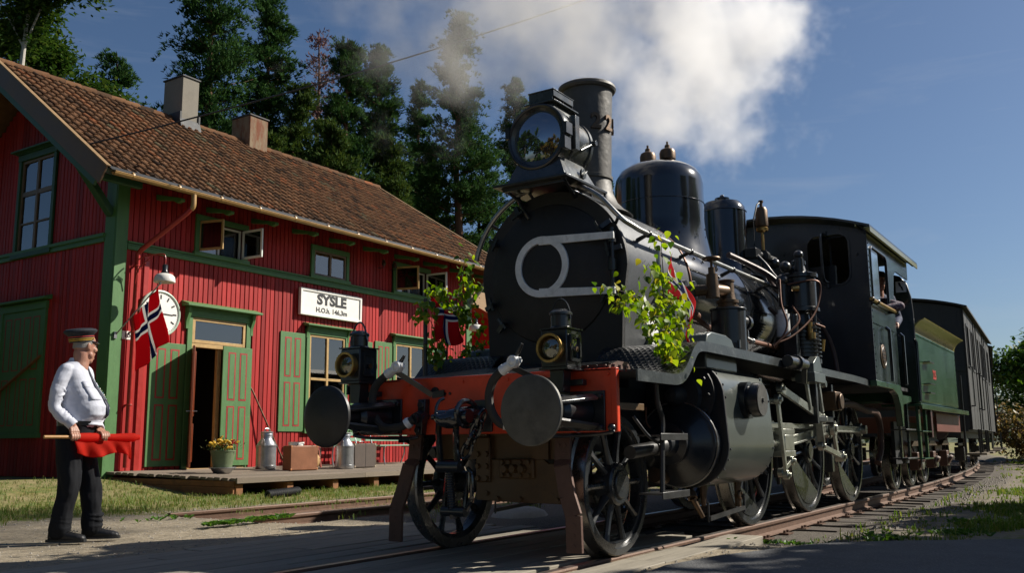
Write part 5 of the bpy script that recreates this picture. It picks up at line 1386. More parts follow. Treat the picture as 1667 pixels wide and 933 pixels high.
def stand_man():
    px = (-.02, 3.98, 0)                                   # between his shoes
    t = thing('person', (0, 0, 0), 'stationmaster in white shirt, black trousers and peaked cap holding a rolled red flag', 'person')
    hd = Matrix.Translation((0, .035, 1.612)) @ Matrix.Rotation(R(52), 4, 'Z') @ Matrix.Scale(1.06, 4) @ Matrix.Rotation(R(-4), 4, 'X')
    RH, LH = Vector((.225, .085, .905)), Vector((.02, .262, .905))
    d = (LH - RH).normalized()
    sh = {1: Vector((.195, -.04, 1.505)), -1: Vector((-.195, .01, 1.505))}
    el = {1: Vector((.245, -.095, 1.17)), -1: Vector((-.24, .04, 1.17))}
    hand = {1: RH, -1: LH}
    # --- body, one skin
    g = G(); head_shape(g, hd)
    rings(g, [(.93, 0, .02, .15, .11), (1.1, 0, .05, .17, .15), (1.3, 0, .03, .17, .13), (1.45, 0, -.01, .17, .10), (1.55, 0, -.02, .08, .06)], 20)
    wr = {}
    for s in (1, -1):
        A = hand[s]; n = (el[s] - A).normalized() + Vector((.25 * s, .1, .25))
        n = (n - d * n.dot(d)).normalized(); w = A + n * .085 + (el[s] - A).normalized() * .03
        wr[s] = w
        grip(g, A, d if s > 0 else d, n if s > 0 else n, w, .02 if s > 0 else .036)
        limb(g, [sh[s] + Vector((-.03 * s, 0, -.02)), el[s]], [.038, .036]); limb(g, [el[s], w], [.038, .03])
    for s, fx, fy in ((1, .12, -.01), (-1, -.11, .185)): limb(g, [(.1 * s, 0, .95), (.11 * s, fy * .45 + .02, .52), (fx, fy - .03, .08)], [.08, .06, .045])
    fuse(g, 'body', SK, t, .0052, 3)
    # eyes, brows
    for s in (-1, 1):
        g = G(); p = hd @ Vector((s * .031, .0765, .125)); g.ball(p, .0105, 10, 8); e = g.obj('eye', mat('eye_white', (.5, .47, .43), .2) if s < 0 else bpy.data.materials['eye_white'], t)
        g = G(); p = hd @ Vector((s * .031, .0855, .125)); g.ball(p, .005, 8, 6); g.obj('iris', M['ink'], e)
        g = G(); g.tube([hd @ Vector((s * .014, .094, .150)), hd @ Vector((s * .034, .092, .155)), hd @ Vector((s * .052, .078, .150))], [.0045, .005, .003], 6); g.obj('eyebrow', mat('grey_hair', (.30, .28, .26), .7, bump=.4, bscale=200) if s < 0 else bpy.data.materials['grey_hair'], t)
    g = G(); q = G(); rings(q, [(.085, 0, -.045, .060, .048), (.10, 0, -.03, .072, .062), (.125, 0, -.012, .0765, .082), (.15, 0, -.008, .078, .090), (.18, 0, -.008, .076, .090)], 28, 2.15)
    g.add([hd @ Vector((a, min(b, .045 - (c - .085) * .1), c)) for a, b, c in q.v], q.f); g.obj('hair', bpy.data.materials['grey_hair'], t)
    # --- cap
    CAPM = mat('navy_cap_cloth', (.018, .022, .03), .8, 0, .2, 30, bump=.3, bscale=200); GOLD = mat('gold_braid', (.55, .33, .03), .4, .3, .15, 60, bump=.3, bscale=200); CRED = mat('red_cap_band', (.50, .035, .02), .6)
    ct = hd @ Matrix.Rotation(R(12), 4, 'X')
    def capring(rs, name, m, par, pp=2.1):
        q = G(); rings(q, rs, 36, pp); q.v = [tuple(ct @ Vector(v)) for v in q.v]; return q.obj(name, m, par)
    cap = capring([(.145, 0, .002, .083, .101), (.20, 0, -.002, .086, .104), (.215, 0, -.004, .10, .118), (.228, 0, -.004, .116, .134), (.240, 0, -.004, .120, .138), (.252, 0, -.008, .112, .128), (.262, 0, -.014, .085, .10), (.266, 0, -.016, .03, .04)], 'cap', CAPM, t)
    capring([(.189, 0, 0, .0880, .1060), (.196, 0, 0, .0890, .1070)], 'red_band', CRED, cap)
    for z in (.160, .174): capring([(z - .004, 0, 0, .0862, .1042), (z + .004, 0, 0, .0870, .1050)], 'gold_band', GOLD, cap)
    g = G(); n = 14; vs = []
    for i in range(n + 1):
        a = R(25 + 130 * i / n); c, s = math.cos(a), math.sin(a); ex = .052 * math.sin(PI * i / n) ** .6
        vs += [(.086 * c, .104 * s, .150), ((.086 + ex * .5) * c, (.104 + ex) * s, .150 - .55 * ex), (.086 * c, .104 * s, .145), ((.086 + ex * .5) * c, (.104 + ex) * s, .146 - .55 * ex)]
    for i in range(n): k = 4 * i; g.f += [(k, k + 1, k + 5, k + 4), (k + 2, k + 6, k + 7, k + 3), (k + 1, k + 3, k + 7, k + 5)]
    g.m = [0] * len(g.f); g.v = [tuple(ct @ Vector(v)) for v in vs]; g.obj('cap_visor', M['gloss'], cap)
    g = G(); g.ball(ct @ Vector((.078, .062, .165)), .007); g.obj('cap_button', GOLD, cap)
    # --- shirt
    SH = mat('white_shirt_cloth', (.60, .62, .70), .8, 0, .06, 12, bump=.55, bscale=9, col2=(.54, .56, .65), c2scale=5)
    g = G()
    rings(g, [(.985, 0, .035, .185, .150), (1.03, 0, .045, .20, .170), (1.10, 0, .070, .196, .208), (1.18, 0, .070, .198, .212), (1.27, 0, .045, .196, .185), (1.36, 0, .012, .202, .150), (1.44, 0, -.01, .202, .132), (1.505, 0, -.02, .20, .112), (1.55, 0, -.024, .15, .09), (1.585, 0, -.018, .088, .078)], 36, 2.4)
    for s in (1, -1):
        e, w = el[s], wr[s]
        limb(g, [sh[s] + Vector((-.03 * s, 0, -.01)), sh[s] + (e - sh[s]) * .5 + Vector((.012 * s, -.01, 0)), e], [.070, .060, .050])
        limb(g, [e, e + (w - e) * .5 + Vector((.01 * s, -.012, -.01)), w + (e - w) * .12], [.050, .047, .042])
        for k, f_ in enumerate((.35, .5, .62, .74, .85)):      # folds gathered in the sleeve
            p = e + (w - e) * f_ ; ax = (w - e).normalized(); g.torus(p, .044 - .006 * f_, .008, ax + Vector((.25 * (-1) ** k, .2, 0)), 18, 6)
        for k, f_ in enumerate((.55, .7, .85)): p = sh[s] + (e - sh[s]) * f_; g.torus(p, .055, .010, (e - sh[s]) + Vector((.15 * (-1) ** k, .1 * k, 0)), 18, 6)
    for z, y_ in ((1.03, .0), (1.06, .02)): g.torus((0, .05, z), .185, .010, (0, .08, 1), 36, 6)
    shirt = fuse(g, 'shirt', SH, t, .0065, 3, .006, (7, 7, 11))
    for s in (1, -1):
        g = G(); e, w = el[s], wr[s]; ax = (w - e).normalized(); g.lathe([(.046, 0), (.049, .005), (.049, .055), (.044, .06), (.035, .055)], w - ax * .045, ax, 20); g.obj('cuff', SH, shirt)
    # collar, pockets, tie, badge, epaulettes
    def torso_y(z, x):   # front surface of the shirt
        tb = [(.985, .035, .185, .150), (1.10, .070, .212, .208), (1.18, .070, .213, .212), (1.27, .045, .208, .185), (1.36, .012, .215, .150), (1.44, -.01, .215, .132), (1.505, -.02, .20, .112), (1.585, -.018, .088, .078)]
        for (z0, c0, a0, b0), (z1, c1, a1, b1) in zip(tb[:-1], tb[1:]):
            if z <= z1: u = max(0, (z - z0) / (z1 - z0)); c_, a_, b_ = c0 + (c1 - c0) * u, a0 + (a1 - a0) * u, b0 + (b1 - b0) * u; break
        return c_ + b_ * max(0, 1 - abs(x / a_) ** 2.4) ** (1 / 2.4)
    for s in (-1, 1):
        g = G(); vs = []
        for i in range(9):
            a = R(-90 + 170 * i / 8) if s > 0 else R(-90 - 170 * i / 8); c, s_ = math.cos(a), math.sin(a); dr = .03 + .03 * (i / 8) ** 2
            vs += [(.064 * c, -.004 + .070 * s_, 1.612 + .008), (.088 * c, -.004 + .094 * s_, 1.582 - dr * .6), (.084 * c, -.004 + .088 * s_, 1.578 - dr * .6)]
        for i in range(8): k = 3 * i; g.f += [(k, k + 3, k + 4, k + 1), (k + 1, k + 4, k + 5, k + 2)]
        g.v = vs; g.m = [0] * len(g.f); g.obj('collar', SH, shirt)
        g = G(); vs = []
        for z in (1.40, 1.36, 1.345): vs += [(s * x, torso_y(z, x) + .006, z - (.018 if z < 1.35 and abs(x - .115) < .02 else 0)) for x in (.06, .09, .115, .14, .17)]
        g.v = vs; g.f = [(5 * j + i, 5 * j + i + 1, 5 * j + i + 6, 5 * j + i + 5) for j in range(2) for i in range(4)]; g.m = [0] * 8
        o = g.obj('pocket_flap', SH, shirt); so = o.modifiers.new('thickness', 'SOLIDIFY'); so.thickness = .005
        g = G(); vs = []
        for z in (1.35, 1.30, 1.25, 1.235): vs += [(s * x, torso_y(z, x) + .004, z) for x in (.062, .09, .115, .14, .168)]
        g.v = vs; g.f = [(5 * j + i, 5 * j + i + 1, 5 * j + i + 6, 5 * j + i + 5) for j in range(3) for i in range(4)]; g.m = [0] * 12
        o = g.obj('pocket', SH, shirt); so = o.modifiers.new('thickness', 'SOLIDIFY'); so.thickness = .005
    NAVY = mat('navy_tie', (.012, .018, .045), .55, bump=.2, bscale=200)
    g = G(); vs = []
    zs = [1.565, 1.545, 1.50, 1.42, 1.34, 1.26, 1.19, 1.13, 1.10, 1.07]; ws = [.018, .022, .016, .024, .030, .036, .040, .043, .030, .002]
    for z, w in zip(zs, ws): vs += [(-w, torso_y(z, w) + .008, z), (0, torso_y(z, 0) + .014, z), (w, torso_y(z, w) + .008, z)]
    g.v = vs; g.f = [(3 * j + i, 3 * j + i + 1, 3 * j + i + 4, 3 * j + i + 3) for j in range(len(zs) - 1) for i in range(2)]; g.m = [0] * len(g.f)
    o = g.obj('tie', NAVY, t); so = o.modifiers.new('thickness', 'SOLIDIFY'); so.thickness = .008
    g = G(); g.box(-.03, .03, torso_y(1.24, 0) + .008, torso_y(1.24, 0) + .02, 1.235, 1.243); g.obj('tie_clip', M['steel'], o)
    for k in range(7):
        x, z = -.07 - .012 * k, 1.36 - .018 * k; g = G(); g.ball((x, torso_y(z, abs(x)) + .008, z), .011, 8, 6, 1, .5, 1); g.obj('badge', (bpy.data.materials.get('badge_%d' % (k % 3)) or mat('badge_%d' % (k % 3), ((.05, .16, .16), (.35, .36, .3), (.12, .2, .08))[k % 3], .3, .3)), t)
    # --- trousers
    TR = mat('black_trouser_cloth', (.010, .011, .014), .85, 0, .2, 10, bump=.5, bscale=10, spec=.25)
    g = G()
    rings(g, [(.82, 0, .015, .19, .145), (.90, 0, .018, .196, .155), (.97, 0, .03, .193, .158), (1.03, 0, .042, .196, .168)], 32, 2.4)
    for s, fx, fy in ((1, .12, -.01), (-1, -.11, .185)):
        limb(g, [(.10 * s, .01, .88), (.11 * s, fy * .30 + .02, .68), (.115 * s, fy * .55 + .035, .46), (fx, fy * .85, .26), (fx, fy - .012, .10)], [.118, .108, .090, .083, .088])
        for k, z in enumerate((.13, .17, .22)): g.torus((fx, fy - .005, z), .075, .014, (.12 * (-1) ** k, .15, 1), 20, 6)
        g.torus((.113 * s, fy * .5 + .03, .50), .082, .010, (.2, .2, 1), 20, 6)
    fuse(g, 'trousers', TR, t, .0075, 3, .010, (9, 9, 4))
    g = G(); rings(g, [(1.005, 0, .040, .199, .170), (1.045, 0, .046, .204, .176)], 36, 2.4); b = g.obj('belt', M['black'], t)
    g = G(); y_ = .22; g.plate(rrect(-.03, .03, .997, 1.052, .008, 3), [rrect(-.02, .02, 1.007, 1.042, .005, 3)[::-1]], 'y', y_ - .006, y_ + .004); g.obj('buckle', M['steel'], b)
    # --- shoes
    for s, fx, fy, az in ((1, .125, -.01, -4), (-1, -.11, .19, 8)):
        g = G(); q = G()
        rings(q, [(-.10, 0, .05, .030, .045), (-.09, 0, .052, .040, .052), (-.04, 0, .058, .043, .058), (.03, 0, .050, .044, .050), (.10, 0, .040, .050, .040), (.16, 0, .034, .050, .034), (.20, 0, .028, .038, .026), (.215, 0, .022, .018, .014)], 20, 2.4)
        mz = Matrix.Rotation(R(az), 3, 'Z')
        g.add([Vector((fx, fy, 0)) + mz @ Vector((a, c, max(.012, b))) for a, b, c in q.v], q.f)
        g.tube([(fx, fy - .03, .06), (fx, fy - .02, .13)], [.05, .052], 16)
        sh_ = fuse(g, 'shoe', mat('black_shoe_leather', (.012, .012, .013), .5, bump=.2) if s > 0 else bpy.data.materials['black_shoe_leather'], t, .006, 3)
        g = G(); ol = [(.032, -.115), (.046, -.08), (.044, .0), (.054, .10), (.05, .17), (.03, .215), (0, .228)]; ol = ol + [(-a, b) for a, b in ol[-2::-1]]
        g.prism([tuple((mz @ Vector((a, b, 0)) + Vector((fx, fy, 0)))[:2]) for a, b in ol], 'z', .001, .022); g.obj('sole', M['matt'], sh_, split=False)
        g = G()
        for k in range(4): y_ = .05 + .028 * k; p = Vector((fx, fy, 0)); g.tube([p + mz @ Vector((-.028, y_, .096 - .13 * (y_ - .03))), p + mz @ Vector((0, y_ + .008, .108 - .15 * (y_ - .03))), p + mz @ Vector((.028, y_, .096 - .13 * (y_ - .03)))], .0035, 5)
        g.obj('laces', M['matt'], sh_, split=False)
    t.location = px; t.rotation_euler = (0, 0, R(-141)); t['_l'] = 1; del t['_l']
    # --- the rolled flag in his hands
    m = Matrix.Translation(px) @ Matrix.Rotation(R(-141), 4, 'Z')
    W = lambda v: m @ Vector(v)
    fl_ = thing('signal_flag', W(RH), 'red signal flag rolled on a wooden stick in the stationmaster\'s hands', 'flag')
    a, b = RH - d * .27, LH + d * .33
    g = G(); g.tube([W(a), W(b + d * .02)], .0145, 12); g.obj('stick', mat('honey_wood_stick', (.42, .22, .07), .45, 0, .2, 8, (4, 4, .6), bump=.1), fl_)
    RC = leafmat('red_flag_cloth', [(.62, .028, .012), (.66, .035, .014)], .6, .8)
    g = G(); n = 24; pts, rr = [], []
    for i in range(n + 1):
        u = i / n; p = RH + d * (.035 + u * (b - RH).length * .985); pts.append(W(p + Vector((0, 0, -.004)))); rr.append(.036 + .004 * math.sin(9 * u) - .012 * (u > .95) - .007 * (abs((p - LH).length) < .05))
    g.tube(pts, rr, 16); ro = g.obj('rolled_cloth', RC, fl_, split=False)
    g = G(); nu, nv = 40, 12
    for j in range(nv + 1):
        for i in range(nu + 1):
            u, v = i / nu, j / nv
            p = RH + d * (.0 + u * .53 + .05 * v * math.sin(3 * u) + .03 * v) + Vector((0, 0, -.034 - v * (.105 + .03 * math.sin(7 * u) + .05 * u)))
            side = Vector((d.y, -d.x, 0)); p += side * (.02 * math.sin(14 * u + 3 * v) * v + .015 * math.sin(25 * u) * v + .012)
            g.v.append(tuple(W(p)))
    for j in range(nv):
        for i in range(nu): k = j * (nu + 1) + i; g.f.append((k, k + 1, k + nu + 2, k + nu + 1)); g.m.append(0)
    o = g.obj('hanging_cloth', RC, fl_, ang=180, recalc=False); so = o.modifiers.new('thickness', 'SOLIDIFY'); so.thickness = .003
stand_man()

def driver():
    t = thing('person', (9.15, -1.12, 1.57), 'engine driver in blue jacket leaning his plaid sleeve out of the cab', 'person')
    b = Vector((9.15, -1.10, 1.40)); F = Vector((-.75, -.66, 0)).normalized(); Rt = Vector((F.y, -F.x, 0))
    def L(x, y, z): return b + Rt * x + F * y + Vector((0, 0, z))
    hd = Matrix.Translation(L(0, .06, 1.60)) @ Matrix((Rt, F, (0, 0, 1))).transposed().to_4x4() @ Matrix.Rotation(R(15), 4, 'Z')
    g = G(); head_shape(g, hd)
    q = G(); rings(q, [(.9, 0, 0, .15, .1), (1.3, 0, .0, .17, .11), (1.5, 0, 0, .12, .08)], 20); g.add([L(*v) for v in q.v], q.f)
    Rs, Re, Rh = L(.19, 0, 1.46), Vector((8.58, -1.50, 2.64)), Vector((8.40, -1.30, 2.60))
    Ls, Le, Lh = L(-.19, 0, 1.46), L(-.27, .05, 1.15), L(-.12, .25, 1.05)
    for s_, e_, h_ in ((Rs, Re, Rh), (Ls, Le, Lh)):
        limb(g, [s_, e_], [.05, .042]); limb(g, [e_, h_], [.042, .03])
        dd = (h_ - e_).normalized(); g.ball(h_ + dd * .05, .042, 12, 8)
        sd_ = dd.cross(Vector((0, 0, 1))).normalized()
        for k in range(4): g.tube([h_ + dd * .07 + sd_ * (k - 1.5) * .02, h_ + dd * .12 + sd_ * (k - 1.5) * .021, h_ + dd * .145 + sd_ * (k - 1.5) * .021 - Vector((0, 0, .025))], [.01, .0095, .008], 8)
        g.tube([h_ + dd * .03 + sd_ * .035, h_ + dd * .08 + sd_ * .058], [.013, .01], 8)
    for s in (-1, 1): limb(g, [L(.1 * s, 0, .95), L(.1 * s, .02, .55), L(.1 * s, 0, .25)], [.08, .06, .045])
    fuse(g, 'body', SK, t, .009, 3)
    JB = mat('blue_work_jacket', (.022, .035, .085), .85, 0, .2, 10, bump=.5, bscale=12)
    g = G(); q = G(); rings(q, [(.72, 0, .0, .2, .15), (.9, 0, .01, .2, .155), (1.1, 0, .02, .205, .16), (1.3, 0, .01, .205, .14), (1.45, 0, -.01, .19, .115), (1.54, 0, -.015, .09, .08)], 28, 2.4); g.add([L(*v) for v in q.v], q.f)
    limb(g, [Ls, Le], [.075, .06]); limb(g, [Le, Lh], [.06, .045]); limb(g, [Rs, Rs + (Re - Rs) * .45], [.078, .07])
    fuse(g, 'jacket', JB, t, .01, 4)
    PL = mat('plaid_flannel', (.10, .05, .08), .85, 0, .3, 30, bump=.3, col2=(.25, .22, .25), c2scale=22, c2lo=.5, c2hi=.55)
    g = G(); limb(g, [Rs + (Re - Rs) * .3, Re], [.072, .066]); limb(g, [Re, Rh], [.066, .048]); g.torus(Re + (Rs - Re) * .3, .06, .012, Re - Rs, 16, 6); fuse(g, 'plaid_sleeve', PL, t, .009, 3)
    g = G()
    for s in (-1, 1): limb(g, [L(.1 * s, 0, .9), L(.1 * s, .02, .55), L(.1 * s, 0, .2)], [.11, .09, .08])
    fuse(g, 'trousers', bpy.data.materials['black_trouser_cloth'], t, .012, 3)
    g = G(); q = G(); rings(q, [(.15, 0, 0, .084, .102), (.2, 0, 0, .09, .108), (.235, 0, -.005, .08, .095), (.25, 0, -.01, .04, .05)], 24, 2.1); q.prism([(-.07, .08), (.07, .08), (.05, .15), (-.05, .15)], 'z', .148, .156); g.add([hd @ Vector(v) for v in q.v], q.f); g.obj('cap', M['matt'], t)
    for s in (-1, 1): g = G(); g.box(9.15 + s * .1 - .06, 9.15 + s * .1 + .05, -1.2, -.98, 1.57, 1.64); g.obj('shoe', M['matt'], t)
driver()
# ================================================================= materials of the station
M['red'] = mat('red_board_paint', (.33, .022, .02), .55, 0, .18, 5, (3, 3, .35), bump=.25, bscale=22, bstretch=(3, 3, .25), hue=.26, spec=.22, col2=(.36, .07, .055), c2scale=5, c2lo=.56, c2hi=.8)
M['reddark'] = mat('red_wall_behind_boards', (.05, .006, .006), .7, 0, .2, 4)
M['redpipe'] = mat('red_gloss_paint', (.33, .022, .016), .35, 0, .15, 6, bump=.08, bscale=30)
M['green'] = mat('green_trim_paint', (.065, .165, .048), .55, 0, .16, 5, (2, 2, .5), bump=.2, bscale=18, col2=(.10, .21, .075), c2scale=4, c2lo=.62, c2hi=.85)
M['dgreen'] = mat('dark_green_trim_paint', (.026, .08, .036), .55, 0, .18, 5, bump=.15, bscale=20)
M['line'] = mat('red_panel_line', (.30, .02, .015), .5)
M['ochre'] = mat('ochre_frame_paint', (.42, .27, .10), .5, 0, .2, 8, bump=.15, col2=(.28, .17, .07), c2scale=6)
M['brownframe'] = mat('brown_sash_paint', (.15, .095, .055), .5, 0, .25, 8, bump=.15)
M['doorwood'] = mat('orange_brown_door', (.30, .075, .022), .35, 0, .25, 5, (3, 3, .4), bump=.1, coat=.3)
M['tanboard'] = mat('weathered_tan_board', (.22, .135, .06), .7, 0, .25, 6, bump=.2)
M['purple'] = mat('brown_barge_board', (.12, .072, .045), .6, 0, .2, 4, (.5, .5, .5), bump=.1)
M['soffit'] = mat('green_soffit', (.03, .055, .042), .6)
M['render'] = mat('grey_chimney_render', (.20, .18, .145), .85, 0, .12, 5, bump=.4, bscale=60, col2=(.16, .145, .115), c2scale=2)
M['rusty'] = mat('rust_streaked_render', (.20, .145, .085), .85, 0, .25, 4, (2, 2, .5), bump=.4, bscale=40, col2=(.15, .042, .012), c2scale=2.2, c2lo=.42, c2hi=.58)
M['lead'] = mat('lead_flashing', (.028, .03, .033), .65, 0, .3, 6, bump=.3, bscale=15)
M['gutter'] = mat('ochre_gutter_paint', (.36, .21, .07), .4, 0, .2, 6, bump=.08, coat=.2)
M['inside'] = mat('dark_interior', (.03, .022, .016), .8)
M['curtain'] = mat('white_curtain', (.8, .82, .8), .9, 0, .08, 6, bump=.1)
M['winglass'] = glass('station_window_pane', (.85, .9, .9), .02)
M['deck'] = mat('grey_brown_planks', (.17, .135, .10), .8, 0, .25, 5, (.5, 4, 4), bump=.35, bscale=20, bstretch=(.6, 6, 6), hue=.18, col2=(.09, .075, .06), c2scale=5)
M['beamwood'] = mat('red_brown_beam_wood', (.22, .095, .035), .8, 0, .3, 5, (1, 1, 1), bump=.3, bscale=25, hue=.15, col2=(.10, .05, .025), c2scale=6)

def tilemat(name, island):
    m = mat(name, (1, 1, 1), .9, 0, .3, 9, bump=.3, bscale=35, spec=.15)
    N, L = m.node_tree.nodes, m.node_tree.links
    b = N['Principled BSDF']
    old = b.inputs['Base Color'].links[0].from_node      # value variation
    if island: src = N.new('ShaderNodeNewGeometry').outputs['Random Per Island']
    else: src = N.new('ShaderNodeObjectInfo').outputs['Random']
    cr = N.new('ShaderNodeValToRGB')
    cr.color_ramp.interpolation = 'LINEAR'
    st = [(0, (.028, .018, .012)), (.12, (.07, .038, .02)), (.35, (.112, .056, .028)), (.6, (.132, .066, .032)), (.85, (.15, .077, .037)), (.94, (.20, .07, .028)), (.98, (.10, .085, .048)), (1, (.08, .072, .04))]
    cr.color_ramp.elements[0].position = 0; cr.color_ramp.elements[0].color = (*st[0][1], 1)
    cr.color_ramp.elements[1].color = (*st[-1][1], 1)
    for p, c in st[1:-1]: e = cr.color_ramp.elements.new(p); e.color = (*c, 1)
    L.new(src, cr.inputs[0]); L.new(cr.outputs[0], old.inputs['Color'])
    return m
M['tile'] = tilemat('clay_roof_tile', False)
M['tiles'] = tilemat('clay_roof_tiles', True)

# ================================================================= the station house
XA, XB, YF, YB = 5.47, 17.1, 12.0, 18.4
st = thing('station_building', (11, 15, .2), 'red boarded station house with green trim and brown tiled roof', 'station building')
S_ = lambda g, n, m, b=0, p=None, **k: g.obj(n, M[m] if isinstance(m, str) else m, p or st, bevel=b, **k)
ZB0, ZM0, ZM1, ZTOP = .24, 4.62, 4.78, 6.1
holes = [  # x0, x1, z0, z1 in the front wall
    (7.29, 8.70, .36, 3.46), (10.60, 11.80, 1.17, 3.41), (13.70, 14.93, 1.17, 3.45),
    (7.36, 8.56, 4.85, 5.53), (10.68, 11.78, 4.85, 5.47), (13.68, 15.05, 4.86, 5.53)]
g = G(); g.plate([(XA, ZB0), (XB, ZB0), (XB, ZTOP), (XA, ZTOP)], [[(a, c), (b, c), (b, d), (a, d)][::-1] for a, b, c, d in holes], 'y', YF + .03, YF + .16)
fw = S_(g, 'front_wall', 'reddark')
def gz(y): return 5.78 + .7237 * (min(y, 30.4 - y) - 10.93)      # underside line of the roof
gp = [(YF + .0, ZB0), (YB, ZB0), (YB, gz(YB) - .1), (15.2, gz(15.2) - .1), (YF + .0, gz(YF) - .1)]
gh = [(14.30, 15.55, 4.88, 6.95)]
g = G(); g.plate(gp, [[(a, c), (b, c), (b, d), (a, d)][::-1] for a, b, c, d in gh], 'x', XA + .03, XA + .16)
gw = S_(g, 'gable_wall', 'reddark')
g = G(); g.box(XA + .1, XB, YB, YB - .1, ZB0, gz(YB)); S_(g, 'back_wall', 'red')
g = G(); g.prism(gp, 'x', XB, XB - .12); S_(g, 'far_gable_wall', 'red')
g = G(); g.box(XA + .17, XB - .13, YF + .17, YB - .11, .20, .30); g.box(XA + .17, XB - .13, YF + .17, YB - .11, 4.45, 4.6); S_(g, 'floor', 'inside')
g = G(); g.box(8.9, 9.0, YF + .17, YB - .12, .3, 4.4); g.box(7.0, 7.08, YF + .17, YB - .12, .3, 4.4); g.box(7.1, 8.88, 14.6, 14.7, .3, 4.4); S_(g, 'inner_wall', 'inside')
# boards: each its own piece
def board_mesh(w, t):
    g = G(); b = .006
    pr = [(-w / 2, 0), (-w / 2, t - b), (-w / 2 + b, t), (w / 2 - b, t), (w / 2, t - b), (w / 2, 0)]
    n = len(pr)
    vs = [(a, -c, 0) for a, c in pr] + [(a, -c, 1) for a, c in pr]
    g.add(vs, [(i, i + 1, n + i + 1, n + i) for i in range(n - 1)] + [tuple(range(n)), tuple(range(2 * n - 1, n - 1, -1))])
    return g.mesh('board', M['red'], False)
BM = board_mesh(.106, .034)
rb = random.Random(3)
def boards(u0, u1, zr, hl, put, parent, pitch=.122, ztop=None):
    n = int((u1 - u0) / pitch)
    for i in range(n):
        u = u0 + (i + .5) * (u1 - u0) / n
        z0, z1 = zr
        if ztop: z1 = min(z1, ztop(u))
        if z1 - z0 < .1: continue
        segs = [(z0, z1)]
        for a, b, c, d in hl:
            if a - .03 < u < b + .03:
                nx = []
                for p, q in segs:
                    if d <= p or c >= q: nx.append((p, q)); continue
                    if c > p: nx.append((p, c))
                    if d < q: nx.append((d, q))
                segs = nx
        for p, q in segs:
            if q - p < .06: continue
            o = bpy.data.objects.new('board', BM)
            C.objects.link(o)
            loc, rz = put(u, p)
            place(o, loc, parent); o.rotation_euler = (0, rb.uniform(-.0015, .0015), rz); o.scale = (1, 1 + rb.uniform(-.1, .1), q - p)
bh = [(7.15, 8.85, .2, 3.66), (10.54, 11.86, 1.12, 3.66), (13.64, 15.0, 1.12, 3.66)] + [(a - .06, b + .06, c - .06, d + .06) for a, b, c, d in holes[3:]]
boards(5.70, 16.85, (ZB0, ZM0), bh, lambda u, z: ((u, YF + .03, z), 0), fw)
boards(5.70, 16.85, (ZM1, 6.02), bh, lambda u, z: ((u, YF + .03, z), 0), fw)
boards(12.34, 16.4, (ZB0, ZM1), [], lambda u, z: ((XA + .03, u, z), -PI / 2), gw)
boards(12.34, 16.4, (ZM1 + .12, 9), [(14.2, 15.65, 4.8, 7.05)], lambda u, z: ((XA + .03, u, z), -PI / 2), gw, ztop=lambda u: gz(u) - .12)
g = G()
for i in range(16): u = 16.5 + i * .122; g.box(XA, XA + .03, u - .055, u + .055, ZB0, gz(u) - .12)
o = S_(g, 'board_row', 'red'); o['kind'] = 'stuff'
# corner posts, bands, cornice
g = G(); g.box(XA - .03, 5.70, YF - .035, YF + .0, ZB0 - .1, 6.02); S_(g, 'corner_post', 'green', .008)
g = G(); g.box(XA - .035, XA, YF + .003, YF + .33, ZB0 - .1, 6.2); S_(g, 'corner_post', 'green', .008)
g = G(); g.box(16.86, 17.12, YF - .035, YF, ZB0, 6.0); g.box(XB, XB + .035, YF, YF + .25, ZB0, 6.0); S_(g, 'corner_post', 'green', .008)
for dz, d in ((0, .05), (.09, .035), (.13, .065)):
    g = G(); g.box(5.701, 16.858, YF - d, YF + .02, ZM0 + dz, ZM0 + dz + (.085 if dz == 0 else .035)); S_(g, 'wall_band', 'green', .005)
    g = G(); g.box(XA - d, XA + .02, YF + .331, YB, ZM1 - .01 + dz * .8, ZM1 - .01 + dz * .8 + .07); S_(g, 'wall_band', 'green', .005)
g = G(); g.box(XA, XB, YF - .02, YF + .03, .12, ZB0); g.box(XA - .0, XA + .03, YF + .03, YB, .10, ZB0); S_(g, 'sill_board', 'reddark')
# eaves brackets
for i in range(10):
    x = 6.35 + i * 1.22
    g = G(); g.prism([(12.0, 5.74), (12.0, 5.86), (11.2, 5.66), (11.2, 5.60), (11.34, 5.58), (11.5, 5.66)], 'x', x - .05, x + .05); S_(g, 'eaves_bracket', 'green', .01)

# --- windows
def casement(x0, x1, z0, z1, y, cols, rows, fm, parent, mt=.055, glassname='winglass'):
    """frame with mullion and rails; each pane its own piece"""
    n = 0
    g = G(); g.box(x0, x0 + mt, y, y - .05, z0, z1); g.box(x1 - mt, x1, y, y - .05, z0, z1); g.box(x0 + mt, x1 - mt, y, y - .05, z0, z0 + mt); g.box(x0 + mt, x1 - mt, y, y - .05, z1 - mt, z1)
    xs = [x0 + mt / 2 + (x1 - x0 - mt) * i / cols for i in range(cols + 1)]
    for x in xs[1:-1]: g.box(x - mt * .6, x + mt * .6, y, y - .058, z0 + mt, z1 - mt)
    zs = [z0 + mt] + [z0 + (z1 - z0) * r for r in rows] + [z1 - mt]
    for z in zs[1:-1]:
        for i in range(cols): g.box(xs[i] + mt * .6, xs[i + 1] - mt * .6, y, y - .054, z - mt * .55, z + mt * .55)
    w = g.obj('window', M[fm], parent, bevel=.004, split=False)
    for i in range(cols):
        for j in range(len(zs) - 1):
            g = G(); g.box(xs[i] + mt * .5, xs[i + 1] - mt * .5, y - .02, y - .024, zs[j] + (mt * .5 if j else 0), zs[j + 1] - (mt * .5 if j < len(zs) - 2 else 0)); g.obj('pane', M[glassname], w)
    return w
